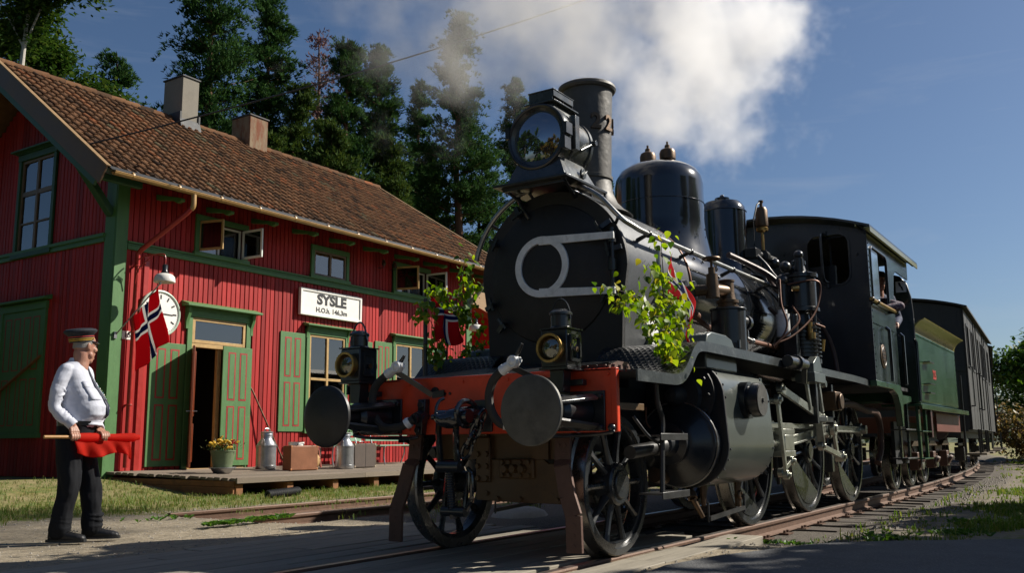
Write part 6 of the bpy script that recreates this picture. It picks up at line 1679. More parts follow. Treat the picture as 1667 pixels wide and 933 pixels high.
def surround(x0, x1, z0, z1, y, hood, parent):
    g = G(); w = .10
    g.box(x0 - w, x0, y, y - .05, z0, z1 + .0); g.box(x1, x1 + w, y, y - .05, z0, z1); g.box(x0 - w, x1 + w, y, y - .055, z1, z1 + .12); g.box(x0 - w - .03, x1 + w + .03, y, y - .08, z0 - .09, z0)
    s = g.obj('window_surround', M['green'], parent, bevel=.006, split=False)
    if hood:
        g = G(); g.box(x0 - w - .02, x1 + w + .02, y, y - .06, z1 + .12, z1 + .19); g.prism([(y, z1 + .27), (y - .20, z1 + .22), (y - .20, z1 + .19), (y - .02, z1 + .19)], 'x', x0 - w - .1, x1 + w + .1)
        for a in (x0 - w - .02, x1 + w - .05): g.prism([(y, z1 + .19), (y - .12, z1 + .19), (y - .1, z1 + .12), (y - .055, z1 + .0), (y - .055, z1 - .1), (y, z1 - .1)], 'x', a, a + .07)
        g.obj('window_hood', M['green'], s, bevel=.005, split=False)
    return s
def shutter(x0, x1, z0, z1, y, parent, name='shutter'):
    """two-panel-wide shutter: green stiles and panels with red lines round each panel"""
    g = G(); g.box(x0, x1, y, y - .03, z0, z1); s = g.obj(name, M['green'], parent, bevel=.006)
    xm = (x0 + x1) / 2; zm = z0 + (z1 - z0) * .52; sw = .11 * (x1 - x0) / .8 + .03
    cells = [(a, b, c, d) for a, b in ((x0 + sw, xm - sw * .38), (xm + sw * .38, x1 - sw)) for c, d in ((z0 + .12, zm - .06), (zm + .06, z1 - .12))]
    for a, b, c, d in cells:
        t = .032
        g = G(); g.plate([(a, c), (b, c), (b, d), (a, d)], [[(a + t, c + t), (b - t, c + t), (b - t, d - t), (a + t, d - t)][::-1]], 'y', y - .034, y - .0305); g.obj('panel_line', M['line'], s, smooth=False)
        g = G(); g.box(a + .035, b - .035, y - .038, y - .0305, c + .035, d - .035); g.obj('panel', M['green'], s, bevel=.004)
    return s
YW = YF - .003
for x0, x1, z0, z1 in holes[1:3]:
    surround(x0, x1, z0, z1, YF, True, st)
    casement(x0 + .003, x1 - .003, z0 + .003, z1 - .003, YF + .02, 2, (.53,), 'ochre', st)
shutter(9.70, 10.46, 1.12, 3.40, YW - .0, st); shutter(12.02, 12.80, 1.12, 3.40, YW, st)
shutter(12.90, 13.56, 1.12, 3.45, YW, st); shutter(15.12, 15.9, 1.12, 3.45, YW, st)
for k, (x0, x1, z0, z1) in enumerate(holes[3:]):
    surround(x0, x1, z0, z1, YF, False, st)
    if k == 1: casement(x0 + .003, x1 - .003, z0 + .003, z1 - .003, YF + .02, 2, (), 'brownframe', st, .05)
    else:
        casement(x0 + .003, x1 - .003, z0 + .003, z1 - .003, YF + .14, 2, (), 'white', st, .04)
        w = (x1 - x0) / 2
        for hx, sgn, a in ((x0, 1, R(74)), (x1, -1, R(93))):
            d = Vector((sgn * math.cos(a), -math.sin(a), 0)); nrm = Vector((-d.y, d.x, 0)); p0 = Vector((hx + sgn * .02, YF - .02, 0)); up = Vector((0, 0, 1))
            g = G()
            for zz in (z0 + .045, z1 - .045): g.bar(p0 + up * zz, p0 + d * w * .93 + up * zz, .035, .05)
            for u in (.0, w * .93): g.bar(p0 + d * u + up * (z0 + .021), p0 + d * u + up * (z1 - .021), .05, .035, nrm)
            sh = g.obj('open_sash', M['ochre' if sgn > 0 else 'white'], st, bevel=.003, split=False)
            g = G(); g.bar(p0 + d * .02 + up * (z0 + z1) / 2, p0 + d * (w * .93 - .02) + up * (z0 + z1) / 2, .004, z1 - z0 - .11); g.obj('pane', M['winglass'], sh)
x0, x1, z0, z1 = holes[4]
for a in (x0 + .06, x1 - .42):
    g = G(); n = 24
    for i in range(n): g.add([(a + .36 * i / n, YF + .06 + .015 * math.sin(i * 1.3), z) for z in (z0 + .02, z1 - .02)] + [(a + .36 * (i + 1) / n, YF + .06 + .015 * math.sin((i + 1) * 1.3), z) for z in (z0 + .02, z1 - .02)], [(0, 2, 3, 1)])
    S_(g, 'curtain', 'curtain', split=False)
# gable window
a, b, c, d = gh[0]
t = R(-90)
def gable_casement():
    g = G(); X = XA
    mt = .06
    for y0, y1, zz0, zz1 in ((a, a + mt, c, d), (b - mt, b, c, d), (a + mt, b - mt, c, c + mt), (a + mt, b - mt, d - mt, d), ((a + b) / 2 - .04, (a + b) / 2 + .04, c + mt, d - mt)): g.box(X + .05, X - .01, y0, y1, zz0, zz1)
    for zz in (c + .66, c + 1.32):
        for y0, y1 in ((a + mt, (a + b) / 2 - .04), ((a + b) / 2 + .04, b - mt)): g.box(X + .05, X - .005, y0, y1, zz - (.02 if zz < c + 1 else .05), zz + (.02 if zz < c + 1 else .05))
    w = g.obj('window', M['brownframe'], st, bevel=.004, split=False)
    for y0, y1 in ((a + mt, (a + b) / 2 - .04), ((a + b) / 2 + .04, b - mt)):
        for zz0, zz1 in ((c + mt, c + .64), (c + .68, c + 1.27), (c + 1.37, d - mt)):
            g = G(); g.box(X + .02, X + .024, y0 - .01, y1 + .01, zz0 - .01, zz1 + .01); g.obj('pane', M['winglass'], w)
        g = G()
        for i in range(16): g.add([(X + .1 + .015 * math.sin(i * 1.4), y0 + .02 + (y1 - y0 - .04) * i / 16, z) for z in (c + .06, d - .06)] + [(X + .1 + .015 * math.sin((i + 1) * 1.4), y0 + .02 + (y1 - y0 - .04) * (i + 1) / 16, z) for z in (c + .06, d - .06)], [(0, 2, 3, 1)])
        g.obj('curtain', M['curtain'], w, split=False)
gable_casement()
g = G()
g.box(XA, XA - .05, a - .1, a, c, d); g.box(XA, XA - .05, b, b + .1, c, d); g.box(XA, XA - .06, a - .12, b + .12, d, d + .14); g.box(XA, XA - .08, a - .13, b + .13, c - .1, c)
g.prism([(XA, d + .27), (XA - .2, d + .21), (XA - .2, d + .17), (XA, d + .17)], 'y', a - .2, b + .2); g.box(XA, XA - .1, a - .13, b + .13, d + .14, d + .17)
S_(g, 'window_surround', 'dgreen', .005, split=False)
# shuttered lower gable opening with its red-brown bar
g = G(); g.box(XA - .04, XA, 14.27, 15.8, 1.1, 3.62); gs = S_(g, 'shutter', 'green', .006)
for y0, y1 in ((14.38, 14.62), (14.72, 14.97), (15.1, 15.34), (15.44, 15.68)):
    for z0, z1 in ((1.25, 2.2), (2.38, 3.48)):
        g = G(); t_ = .022; g.plate([(y0, z0), (y1, z0), (y1, z1), (y0, z1)], [[(y0 + t_, z0 + t_), (y1 - t_, z0 + t_), (y1 - t_, z1 - t_), (y0 + t_, z1 - t_)][::-1]], 'x', XA - .044, XA - .0405); g.obj('panel_line', M['line'], gs, smooth=False)
g = G(); g.box(XA - .06, XA, 14.17, 14.27, 1.1, 3.62); g.box(XA - .06, XA, 15.8, 15.9, 1.1, 3.62); g.box(XA - .08, XA, 14.12, 15.95, 1.0, 1.1); g.box(XA - .07, XA, 14.15, 15.92, 3.62, 3.78)
g.prism([(XA, 3.9), (XA - .18, 3.84), (XA - .18, 3.8), (XA, 3.8)], 'y', 14.05, 16.0); S_(g, 'window_surround', 'green', .005, split=False)
g = G(); g.bar((XA - .07, 14.2, 2.65), (XA - .07, 15.95, 1.85), .03, .07, (1, 0, 0)); S_(g, 'shutter_bar', 'beamwood', .005)

# --- doorway
g = G()
g.box(7.17, 7.29, YF, YF - .05, .3, 3.46); g.box(8.70, 8.82, YF, YF - .05, .3, 3.46); g.box(7.17, 8.82, YF, YF - .055, 3.46, 3.6)
dsr = S_(g, 'door_surround', 'green', .006, split=False)
g = G(); g.prism([(YF, 3.78), (YF - .24, 3.70), (YF - .24, 3.66), (YF - .02, 3.66)], 'x', 7.02, 8.98); g.box(7.14, 8.86, YF, YF - .07, 3.6, 3.66)
for q in (7.12, 8.80): g.prism([(YF, 3.66), (YF - .14, 3.66), (YF - .12, 3.5), (YF - .055, 3.36), (YF - .055, 3.2), (YF, 3.2)], 'x', q, q + .075)
g.obj('door_hood', M['green'], dsr, bevel=.005, split=False)
g = G(); g.box(7.29, 7.37, YF + .1, YF - .02, .36, 2.84); g.box(8.62, 8.70, YF + .1, YF - .02, .36, 2.84); g.box(7.29, 8.70, YF + .1, YF - .025, 2.84, 2.92); g.box(8.0, 8.1, YF + .1, YF + .02, .36, 2.84); g.box(7.28, 8.71, YF + .1, YF - .1, .33, .36)
S_(g, 'door_frame', 'ochre', .005, split=False)
casement(7.30, 8.69, 2.925, 3.455, YF + .02, 1, (), 'ochre', st, .07)
shutter(6.34, 7.15, .42, 2.87, YW, st, 'door_leaf'); shutter(8.05, 8.83, .40, 2.91, YF - .075, st, 'door_leaf')
g = G(); g.bar((7.345, YF - .02, 1.6), (6.99, YF - .52, 1.6), .045, 2.42); dl = S_(g, 'inner_door', 'doorwood', .006)
g = G()
for z0, z1 in ((.5, 1.25), (1.4, 2.7)): g.bar((7.30, YF - .125, (z0 + z1) / 2), (7.07, YF - .45, (z0 + z1) / 2), .052, z1 - z0)
g.obj('door_panel', M['doorwood'], dl, bevel=.004)
g = G(); g.cyl((6.95, YF - .43, 1.5), (7.10, YF - .54, 1.5), .012); g.cyl((6.95, YF - .43, 1.5), (7.01, YF - .35, 1.5), .012); g.cyl((7.10, YF - .54, 1.5), (7.16, YF - .45, 1.5), .012); g.obj('handle', M['steel'], dl, split=False)
for z, w_ in ((2.05, .4), (1.78, .35)): g = G(); g.box(7.6, 7.6 + w_, 14.58, 14.598, z - .06, z + .06); S_(g, 'notice', 'curtain')

# --- roof
SL = math.hypot(15.2 - 10.93, 8.87 - 5.78)
ux = Vector((0, (15.2 - 10.93) / SL, (8.87 - 5.78) / SL)); un = Vector((0, -ux.z, ux.y))
E0 = Vector((0, 10.93, 5.78)); X0R = 4.5
def xend(s): return 18.45 - (18.45 - 16.4) * s / SL
g = G()
def slab(g, off0, off1):
    vs = []
    for o_ in (off0, off1):
        for x, s in ((X0R, -.0), (xend(0), 0), (xend(SL), SL), (X0R, SL)): vs.append(Vector((x, 0, 0)) + E0 + ux * s + un * o_)
    g.add(vs, [(3, 2, 1, 0), (4, 5, 6, 7), (0, 1, 5, 4), (1, 2, 6, 5), (2, 3, 7, 6), (3, 0, 4, 7)])
slab(g, -.10, -.005)
roof = S_(g, 'roof', 'soffit')
g = G(); R0 = Vector((X0R, 15.2, 8.87)); R1 = Vector((16.4, 15.2, 8.87)); B0 = Vector((X0R, 19.47, 5.78)); B1 = Vector((18.45, 19.47, 5.78)); F1 = Vector((18.45, 10.93, 5.78))
g.add([R0, R1, B1, B0, F1], [(0, 1, 2, 3), (1, 4, 2)]); S_(g, 'rear_roof', 'tiles', smooth=False)
rt = random.Random(11)
def tile_shape():
    """pantile: 0.235 wide, 0.39 long, roll on one side, thick lower lip"""
    cs = [(-.117, .020), (-.095, .042), (-.065, .050), (-.035, .040), (-.01, .014), (.03, .002), (.08, .002), (.117, .016)]
    cs = [(a * .89, b * 1.05) for a, b in cs]
    vs = [(a, 0, b + .03) for a, b in cs] + [(a, .32, b) for a, b in cs] + [(a, 0, b - .004) for a, b in cs]
    n = len(cs)
    fs = [(i, i + 1, n + i + 1, n + i) for i in range(n - 1)] + [(2 * n + i, 2 * n + i + 1, i + 1, i) for i in range(n - 1)]
    return vs, fs
tv, tf = tile_shape()
g = G(); g.add(tv, tf); TM = g.mesh('roof_tile', M['tile'], True, 50)
TW, TL = .198, .272
rows = int((SL - .02) / TL) + 1
rm = Matrix((Vector((1, 0, 0)), ux, un)).transposed()
stuff = G()
count = 0
for c in range(int((18.4 - X0R - .1) / TW)):
    x = X0R + .15 + (c + .5) * TW
    for r in range(rows):
        s = r * TL + .07
        if x + TW / 2 > xend(s + TL) or s > SL - .1: continue
        if 8.80 < x < 9.42 and s > SL - .45: continue
        p = E0 + ux * (s + rt.uniform(-.008, .008)) + un * (.004 + rt.uniform(0, .006)) + Vector((x + rt.uniform(-.004, .004), 0, 0))
        tw = rt.uniform(-.012, .012)
        if c < 15 and count < 300:
            o = bpy.data.objects.new('roof_tile', TM); C.objects.link(o); place(o, p, roof)
            o.rotation_euler = (rm @ Matrix.Rotation(tw, 3, 'Z')).to_euler(); count += 1
        else:
            m = rm @ Matrix.Rotation(tw, 3, 'Z')
            stuff.add([m @ Vector(v) + p for v in tv], tf)
o = S_(stuff, 'roof_tile_field', 'tiles', ang=50, split=False); o['kind'] = 'stuff'
for i in range(32):
    x = X0R + .02 + i * .375
    if x > 16.3: break
    g = G(); g.lathe([(.115, 0), (.13, .37), (.11, .38)], (x + .19, 15.2, 8.845), (1, 0, .02 * rt.uniform(-1, 1)), 14, PI * -.05, PI * 1.05, ref=(0, 1, 0)); g.v = [(a - .19, b, c_) for a, b, c_ in g.v]; S_(g, 'ridge_tile', 'tile', 0, roof, split=False)
# barge boards of the near gable, soffit, and the edge board of the far slope
def rake(x0, x1, s0, s1, o0, o1, n, m, bev=.006):
    g = G(); vs = []
    for x in (x0, x1):
        for s, o_ in ((s0, o0), (s1, o0), (s1, o1), (s0, o1)): vs.append(Vector((x, 0, 0)) + E0 + ux * s + un * o_)
    g.add(vs, [(3, 2, 1, 0), (4, 5, 6, 7), (0, 1, 5, 4), (1, 2, 6, 5), (2, 3, 7, 6), (3, 0, 4, 7)]); return S_(g, n, m, bev)
rake(X0R - .05, X0R - .012, -.06, SL, .055, -.30, 'barge_board', 'purple')
rake(X0R - .07, X0R + .03, -.07, SL, .085, .056, 'verge_board', 'tanboard')
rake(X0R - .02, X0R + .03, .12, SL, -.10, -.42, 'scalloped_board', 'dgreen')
g = G()
for x in (X0R - .04, X0R + .0):
    pass
vs = [Vector((x, 0, 0)) + E0 + ux * s + un * o_ for o_ in (.06, -.05) for s, x in ((0, xend(0) - .02), (SL, xend(SL) - .02), (SL, xend(SL) + .06), (0, xend(0) + .06))]
g.add(vs, [(3, 2, 1, 0), (4, 5, 6, 7), (0, 1, 5, 4), (1, 2, 6, 5), (2, 3, 7, 6), (3, 0, 4, 7)]); S_(g, 'verge_board', 'tanboard')
# gable brace
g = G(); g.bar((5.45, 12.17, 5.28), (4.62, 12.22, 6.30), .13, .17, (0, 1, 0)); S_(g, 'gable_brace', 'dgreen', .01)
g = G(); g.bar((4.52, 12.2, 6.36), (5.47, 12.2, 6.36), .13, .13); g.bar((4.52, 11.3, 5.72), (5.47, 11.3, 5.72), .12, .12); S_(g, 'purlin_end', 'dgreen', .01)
g = G(); g.bar((16.95, 11.9, 4.9), (16.95, 11.1, 5.72), .1, .1, (1, 0, 0)); S_(g, 'eaves_brace', mat('pale_green_strut', (.2, .27, .24), .5), .01)
# gutter, black eaves strip, hooks
g = G(); pr = [(10.885 + .062 * math.cos(R(a)), 5.735 + .062 * math.sin(R(a))) for a in range(180, 361, 15)]; pr += [(10.885 + .05 * math.cos(R(a)), 5.735 + .05 * math.sin(R(a))) for a in range(360, 179, -15)]
g.prism(pr, 'x', 4.62, 18.4)
for z_ in (10.824, 10.946): g.cyl((4.62, z_, 5.737), (18.4, z_, 5.737), .009, n=6)
gt = S_(g, 'gutter', 'gutter', split=False)
for i in range(14): g = G(); x = 5.0 + i * 1.0; g.lathe([(.066, -.02), (.069, 0), (.066, .02)], (x, 10.885, 5.735), (1, 0, 0), 20, caps=False); S_(g, 'gutter_joint', 'gutter', 0, gt)
rake(4.56, 18.3, -.07, .16, .034, .012, 'eaves_flashing', 'lead')
# downpipe
g = G(); g.tube(smooth_path([(6.36, 10.89, 5.69), (6.36, 10.89, 5.47), (6.34, 10.93, 5.40)], 4), .052, 12); S_(g, 'pipe_outlet', 'gutter')
g = G(); g.tube([(6.345, 10.92, 5.42), (6.28, 11.0, 5.30), (5.90, 11.80, 4.62), (5.875, 11.87, 4.54), (5.875, 11.88, .9), (5.875, 11.88, .42)], .05, 12); dp = S_(g, 'downpipe', 'redpipe')
for z in (4.3, 3.0, 1.6): g = G(); g.torus((5.875, 11.88, z), .053, .012, (0, 0, 1), 16, 6); g.box(5.86, 5.89, 11.93, 12.0, z - .015, z + .015); S_(g, 'pipe_clip', 'redpipe', 0, dp)
g = G(); g.box(6.1, 6.22, YF - .03, YF, .3, 4.55); S_(g, 'red_pilaster', 'redpipe', .01)
# chimneys
g = G(); g.box(8.86, 9.34, 14.83, 15.57, 8.4, 9.93); ch = S_(g, 'chimney', 'render', .01)
g = G(); g.box(8.83, 9.37, 14.80, 15.6, 9.93, 9.965); g.box(8.9, 9.3, 14.87, 15.53, 9.965, 10.0); S_(g, 'chimney_cap', 'lead', .004, ch)
g = G(); g.prism([(14.74, 8.50), (14.74, 8.62), (14.815, 8.84), (14.815, 8.5)], 'x', 8.80, 9.40); g.box(8.80, 8.85, 14.8, 15.6, 8.5, 9.0); g.box(9.35, 9.4, 14.8, 15.6, 8.5, 9.0); S_(g, 'flashing', 'lead', .003, ch)
g = G(); g.box(11.05, 11.66, 14.88, 15.62, 8.4, 9.59); ch = S_(g, 'chimney', 'rusty', .01)
g = G(); g.box(11.02, 11.69, 14.85, 15.65, 9.59, 9.625); S_(g, 'chimney_cap', 'lead', .004, ch)
# station board, clock, house number
sb = thing('station_sign', (11.2, YF, 3.85), 'white station name board reading SYSLE on the red wall', 'sign')
g = G(); g.box(10.23, 12.25, YF - .10, YF - .03, 3.87, 4.45); g.obj('board', M['white'], sb, bevel=.004)
g = G(); g.plate([(10.20, 3.84), (12.28, 3.84), (12.28, 4.48), (10.20, 4.48)], [[(10.26, 3.9), (12.22, 3.9), (12.22, 4.42), (10.26, 4.42)][::-1]], 'y', YF - .125, YF - .04); g.obj('sign_frame', M['white'], sb, bevel=.006)
text_obj('name_lettering', 'SYSLE', .33, M['ink'], sb, (11.24, YF - .102, 4.25), (1, 0, 0), (0, 0, 1), .002, .016, 1.2)
text_obj('height_lettering', 'H.O.h. 146,3m', .165, M['ink'], sb, (11.24, YF - .102, 4.00), (1, 0, 0), (0, 0, 1), .002, .005, 1.08)
ck = thing('wall_clock', (6.55, YF, 3.0), 'round white station clock with black hour marks behind the flag', 'clock')
g = G(); g.cyl((6.46, YF, 3.43), (6.46, YF - .1, 3.43), .45, n=48); g.obj('clock_case', M['green'], ck)
g = G(); g.torus((6.46, YF - .1, 3.43), .442, .03, (0, 1, 0), 48, 8); g.obj('clock_rim', mat('pale_green_rim', (.42, .52, .42), .4), ck)
g = G(); g.cyl((6.46, YF - .10, 3.43), (6.46, YF - .108, 3.43), .425, n=48); fc = g.obj('clock_face', M['white'], ck)
for h in range(12):
    a_ = R(30 * h); d_ = Vector((math.sin(a_), 0, math.cos(a_))); c_ = Vector((6.46, YF - .110, 3.43)); g = G(); g.bar(c_ + d_ * .29, c_ + d_ * .375, .032, .004, (0, 1, 0)); g.obj('hour_mark', M['ink'], fc)
g = G()
for h in range(60):
    a_ = R(6 * h); d_ = Vector((math.sin(a_), 0, math.cos(a_))); c_ = Vector((6.46, YF - .110, 3.43)); g.bar(c_ + d_ * .395, c_ + d_ * .413, .006, .003, (0, 1, 0))
g.obj('minute_mark', M['ink'], fc)
for l, a_, w_ in ((.2, 300, .03), (.3, 92, .022)):
    d_ = Vector((math.sin(R(a_)), 0, math.cos(R(a_)))); c_ = Vector((6.46, YF - .114 - .003 * (l > .25), 3.43)); g = G(); g.bar(c_ - d_ * .05, c_ + d_ * l, w_, .003, (0, 1, 0)); g.obj('clock_hand', M['ink'], fc)
hn = thing('house_number', (5.75, YF, 2.8), 'small white plate with the number 15 beside the green post', 'sign')
g = G(); g.box(5.705, 5.945, YF - .012, YF - .002, 2.86, 3.02); pl = g.obj('plate', M['white'], hn)
text_obj('number', '15', .15, M['ink'], pl, (5.825, YF - .0135, 2.945), (1, 0, 0), (0, 0, 1), .001, .002)
# gooseneck lamps
def wall_lamp(x, z, label, sgn=1):
    t = thing('wall_lamp', (x - .45, 11.85, z), label, 'lamp', 'white shaded lamps on the station wall')
    L_ = lambda g, n, m, p=None, **k: g.obj(n, M[m] if isinstance(m, str) else m, p or t, **k)
    g = G(); g.tube(smooth_path([(x - .28, 11.83, z + .22), (x - .2, 11.7, z + .30), (x - .1, 11.5, z + .34), (x - .02, 11.34, z + .34), (x, 11.3, z + .26), (x, 11.3, z + .12)], 5), .013, 8)
    g.tube(smooth_path([(x - .27, 11.83, z - .22), (x - .26, 11.78, z + .02), (x - .2, 11.68, z + .18), (x - .12, 11.54, z + .31)], 5), .01, 6)
    for k in range(4): g.torus((x - .262 + .035 * k, 11.79 - .05 * k, z + .02 + .075 * k), .03, .007, (1, .5, 0), 12, 5)
    L_(g, 'lamp_arm', 'redpipe', split=False)
    g = G(); g.lathe([(.03, .14), (.055, .12), (.05, .02), (.075, -.03), (.1, -.05)], (x, 11.3, z), (0, 0, 1), 20); L_(g, 'lamp_neck', 'black')
    g = G(); g.lathe([(.08, -.04), (.15, -.065), (.19, -.11), (.205, -.2), (.2, -.215), (.19, -.2), (.17, -.12), (.09, -.06)], (x, 11.3, z), (0, 0, 1), 32, caps=False); L_(g, 'lamp_shade', mat('white_enamel', (.72, .71, .66), .3, coat=.4) if 'white_enamel' not in bpy.data.materials else bpy.data.materials['white_enamel'])
    g = G(); g.ball((x, 11.3, z - .14), .05); L_(g, 'bulb', 'white')
wall_lamp(6.09, 4.16, 'white enamel gooseneck lamp by the red downpipe')
wall_lamp(16.4, 4.22, 'white enamel gooseneck lamp at the far end, behind the birch leaves')
# insulator pots and a bell wire under the eaves
for x in (13.05, 13.5):
    t = thing('wall_insulator', (x, YF, 5.4), 'small brown insulator by the far open window' if x > 13.2 else 'small brown insulator on a bracket left of the far open window', 'insulator', 'insulators under the eaves')
    g = G(); g.lathe([(.05, -.06), (.055, 0), (.035, .05), (.04, .08), (0, .1)], (x, 11.85, 5.5), (0, 0, 1), 12); g.obj('insulator_bell', M['bronze'], t); g = G(); g.tube([(x, 11.85, 5.44), (x, 11.85, 5.38), (x - .05, 12.0, 5.38)], .01); g.obj('bracket', M['black'], t)
# station flag
fl = thing('station_flag', (5.5, 11.95, 2.9), 'Norwegian flag on a slanting pole over the station clock', 'flag')
p0, p1 = Vector((5.55, 11.95, 2.92)), Vector((5.93, 11.2, 3.89))
g = G(); g.tube([p0, p1], .014, 8); g.ball(p1, .028); g.obj('flag_pole', M['steel'], fl, split=False)
g = G(); g.box(5.51, 5.57, 11.93, 11.965, 2.85, 2.98); g.obj('pole_bracket', M['steel'], fl)
pa, pb = p0 + (p1 - p0) * .37, p0 + (p1 - p0) * .95
def stf(h, f):
    p = pb + (pa - pb) * h
    q = p + Vector((.13 * f + .02 * f * f + .07 * f * (1 - h), -.06 * f, -(1.08 - .02 * (1 - h)) * f))
    w = .05 * f ** .7
    return q + Vector((.6, -.8, 0)) * (w * math.sin(9 * h + 2.2 * f + .5) + .025 * math.sin(17 * h - 5 * f)) + Vector((.05 * h * (1 - f), 0, -.04 * math.sin(PI * h) * (1 - f)))
flag_cloth(stf, 'flag_cloth', fl)

# ================================================================= platform of planks
dk = thing('wooden_platform', (9, 10.5, 0), 'weathered plank platform along the station front on short timber posts', 'platform')
def dz(y): return .255 + .035 * (y - 9)
rp_ = random.Random(2)
n = 20
for i in range(n):
    y0 = 9.0 + i * 3 / n; y1 = y0 + 3 / n - .008
    xs = 6.02 - .5 * (y0 - 9) / 3 + rp_.uniform(-.05, .05)
    cuts = [xs, 9.4 + rp_.uniform(-1.2, 1.2), 13.2 + rp_.uniform(-.6, .6), 16.8]
    for a_, b_ in zip(cuts[:-1], cuts[1:]):
        g = G(); q = rp_.uniform(-.004, .004)
        vs = [(x, y, dz(y) + zz + q) for zz in (-.05, 0) for y in (y0, y1) for x in (a_ + .003, b_ - .003)]
        g.add(vs, [(0, 2, 3, 1), (4, 5, 7, 6), (0, 1, 5, 4), (2, 6, 7, 3), (0, 4, 6, 2), (1, 3, 7, 5)]); g.obj('plank', M['deck'], dk, bevel=.004)
for a_, b_ in ((6.06, 9.30), (9.304, 13.0), (13.004, 16.8)): g = G(); g.box(a_, b_, 8.955, 8.996, .165, .262); g.obj('fascia_plank', M['deck'], dk, bevel=.004)
for i in range(9):
    x = 6.18 + i * 1.18
    g = G(); g.box(x - .075, x + .075, 9.03, 9.17, -.06, .15); g.obj('post', M['beamwood'], dk, bevel=.006)
    g = G(); g.box(x - .07, x + .07, 9.18, 11.9, .02, .19); g.obj('joist', M['beamwood'], dk)
g = G()
for k, (z0, z1) in enumerate(((-.02, .10), (.105, .205))):
    g = G(); g.bar((6.08, 9.05, (z0 + z1) / 2), (5.56, 11.9, (z0 + z1) / 2 + .05), .06, z1 - z0); g.obj('side_beam', M['beamwood'], dk, bevel=.005)

# ================================================================= things on the platform
M['zinc'] = mat('milk_can_zinc', (.42, .43, .44), .36, .85, .18, 5, bump=.06, bscale=20, col2=(.25, .25, .26), c2scale=4)
def milk_can(x, y, label):
    z = dz(y)
    t = thing('milk_can', (x, y, z), label, 'milk can', 'milk cans on the platform')
    L_ = lambda g, n, m, p=None: g.obj(n, M[m], p or t)
    g = G(); g.lathe([(.205, 0), (.21, .01), (.21, .08), (.2, .085), (.2, .46), (.207, .465), (.207, .49), (.2, .495), (.17, .55), (.125, .61), (.115, .63), (.115, .72)], (x, y, z), (0, 0, 1), 36); L_(g, 'can_body', 'zinc')
    g = G(); g.lathe([(.125, .70), (.125, .715), (.118, .73), (.118, .745), (.13, .75), (.13, .765), (.1, .775), (0, .78)], (x, y, z), (0, 0, 1), 32); ld = L_(g, 'lid', 'zinc')
    g = G(); g.tube(smooth_path([(x - .06, y, z + .77), (x - .06, y, z + .82), (x - .03, y, z + .835), (x + .03, y, z + .835), (x + .06, y, z + .82), (x + .06, y, z + .77)], 3), .01, 6); L_(g, 'lid_handle', 'zinc', ld)
    for a_ in (0, PI):
        c_, s_ = math.cos(a_ + .6), math.sin(a_ + .6)
        g = G(); g.tube(smooth_path([(x + c_ * .16, y + s_ * .16, z + .56), (x + c_ * .21, y + s_ * .21, z + .6), (x + c_ * .215, y + s_ * .215, z + .56), (x + c_ * .205, y + s_ * .205, z + .48)], 3), .012, 6); L_(g, 'handle', 'zinc')
milk_can(8.52, 11.0, 'grey metal milk can beside the flower pot, against the green door leaf')
milk_can(10.07, 10.27, 'grey metal milk can standing between the two suitcases')
fp_ = thing('flower_pot', (6.86, 10.33, dz(10.33)), 'green flower pot with yellow and red flowers in a metal dish', 'flower pot')
x, y, z = 6.86, 10.33, dz(10.33)
g = G(); g.lathe([(.14, 0), (.16, .01), (.215, .09), (.25, .10), (.25, .115), (.21, .11), (.14, .03), (0, .025)], (x, y, z), (0, 0, 1), 32); g.obj('dish', M['zinc'], fp_)
g = G(); g.lathe([(.165, .06), (.225, .40), (.235, .405), (.235, .43), (.21, .43), (.2, .38), (0, .38)], (x, y, z), (0, 0, 1), 32); g.obj('pot', mat('mossy_green_pot', (.12, .16, .08), .6, 0, .25, 6, bump=.2), fp_)
rf = random.Random(4)
g = G(); vs0 = [(0, -.012, 0), (.06, 0, .01), (0, .012, 0)]
for k in range(420):
    p = Vector((x + rf.gauss(0, .12), y + rf.gauss(0, .12), z + .42 + abs(rf.gauss(0, .08)))); m = Matrix.Rotation(rf.uniform(0, 6.28), 3, 'Z') @ Matrix.Rotation(rf.uniform(-1.2, .3), 3, 'Y'); g.add([m @ Vector(v) + p for v in vs0], [(0, 1, 2)])
o = g.obj('leaf_mass', leafmat('pot_leaf', [(.03, .06, .015), (.07, .11, .03), (.12, .12, .05)], .3), fp_, False, recalc=False, split=False); o['kind'] = 'stuff'
def fhead(n_, c):
    g = G()
    for k in range(14):
        a_ = k * 2.4; r_ = .032 * math.sqrt(k / 14); g.ball((r_ * math.cos(a_), r_ * math.sin(a_), .012 - r_ * .4), .013, 5, 4)
    return g.mesh('flower', mat(n_, c, .6, 0, .25, 40))
fy, fr_ = fhead('yellow_petals', (.60, .36, .012)), fhead('red_petals', (.36, .015, .012))
for k in range(46):
    a_ = rf.uniform(0, 2 * PI); r_ = .27 * math.sqrt(rf.random())
    o = bpy.data.objects.new('flower', fr_ if (math.cos(a_) * r_ > .04 and rf.random() < .6) else fy); C.objects.link(o)
    place(o, (x + r_ * math.cos(a_), y + r_ * math.sin(a_), z + .45 + .14 * rf.random() + .1 * (1 - r_ / .27)), fp_); o.rotation_euler = (rf.uniform(-.8, .8), rf.uniform(-.8, .8), 0); s_ = rf.uniform(.7, 1.25); o.scale = (s_,) * 3
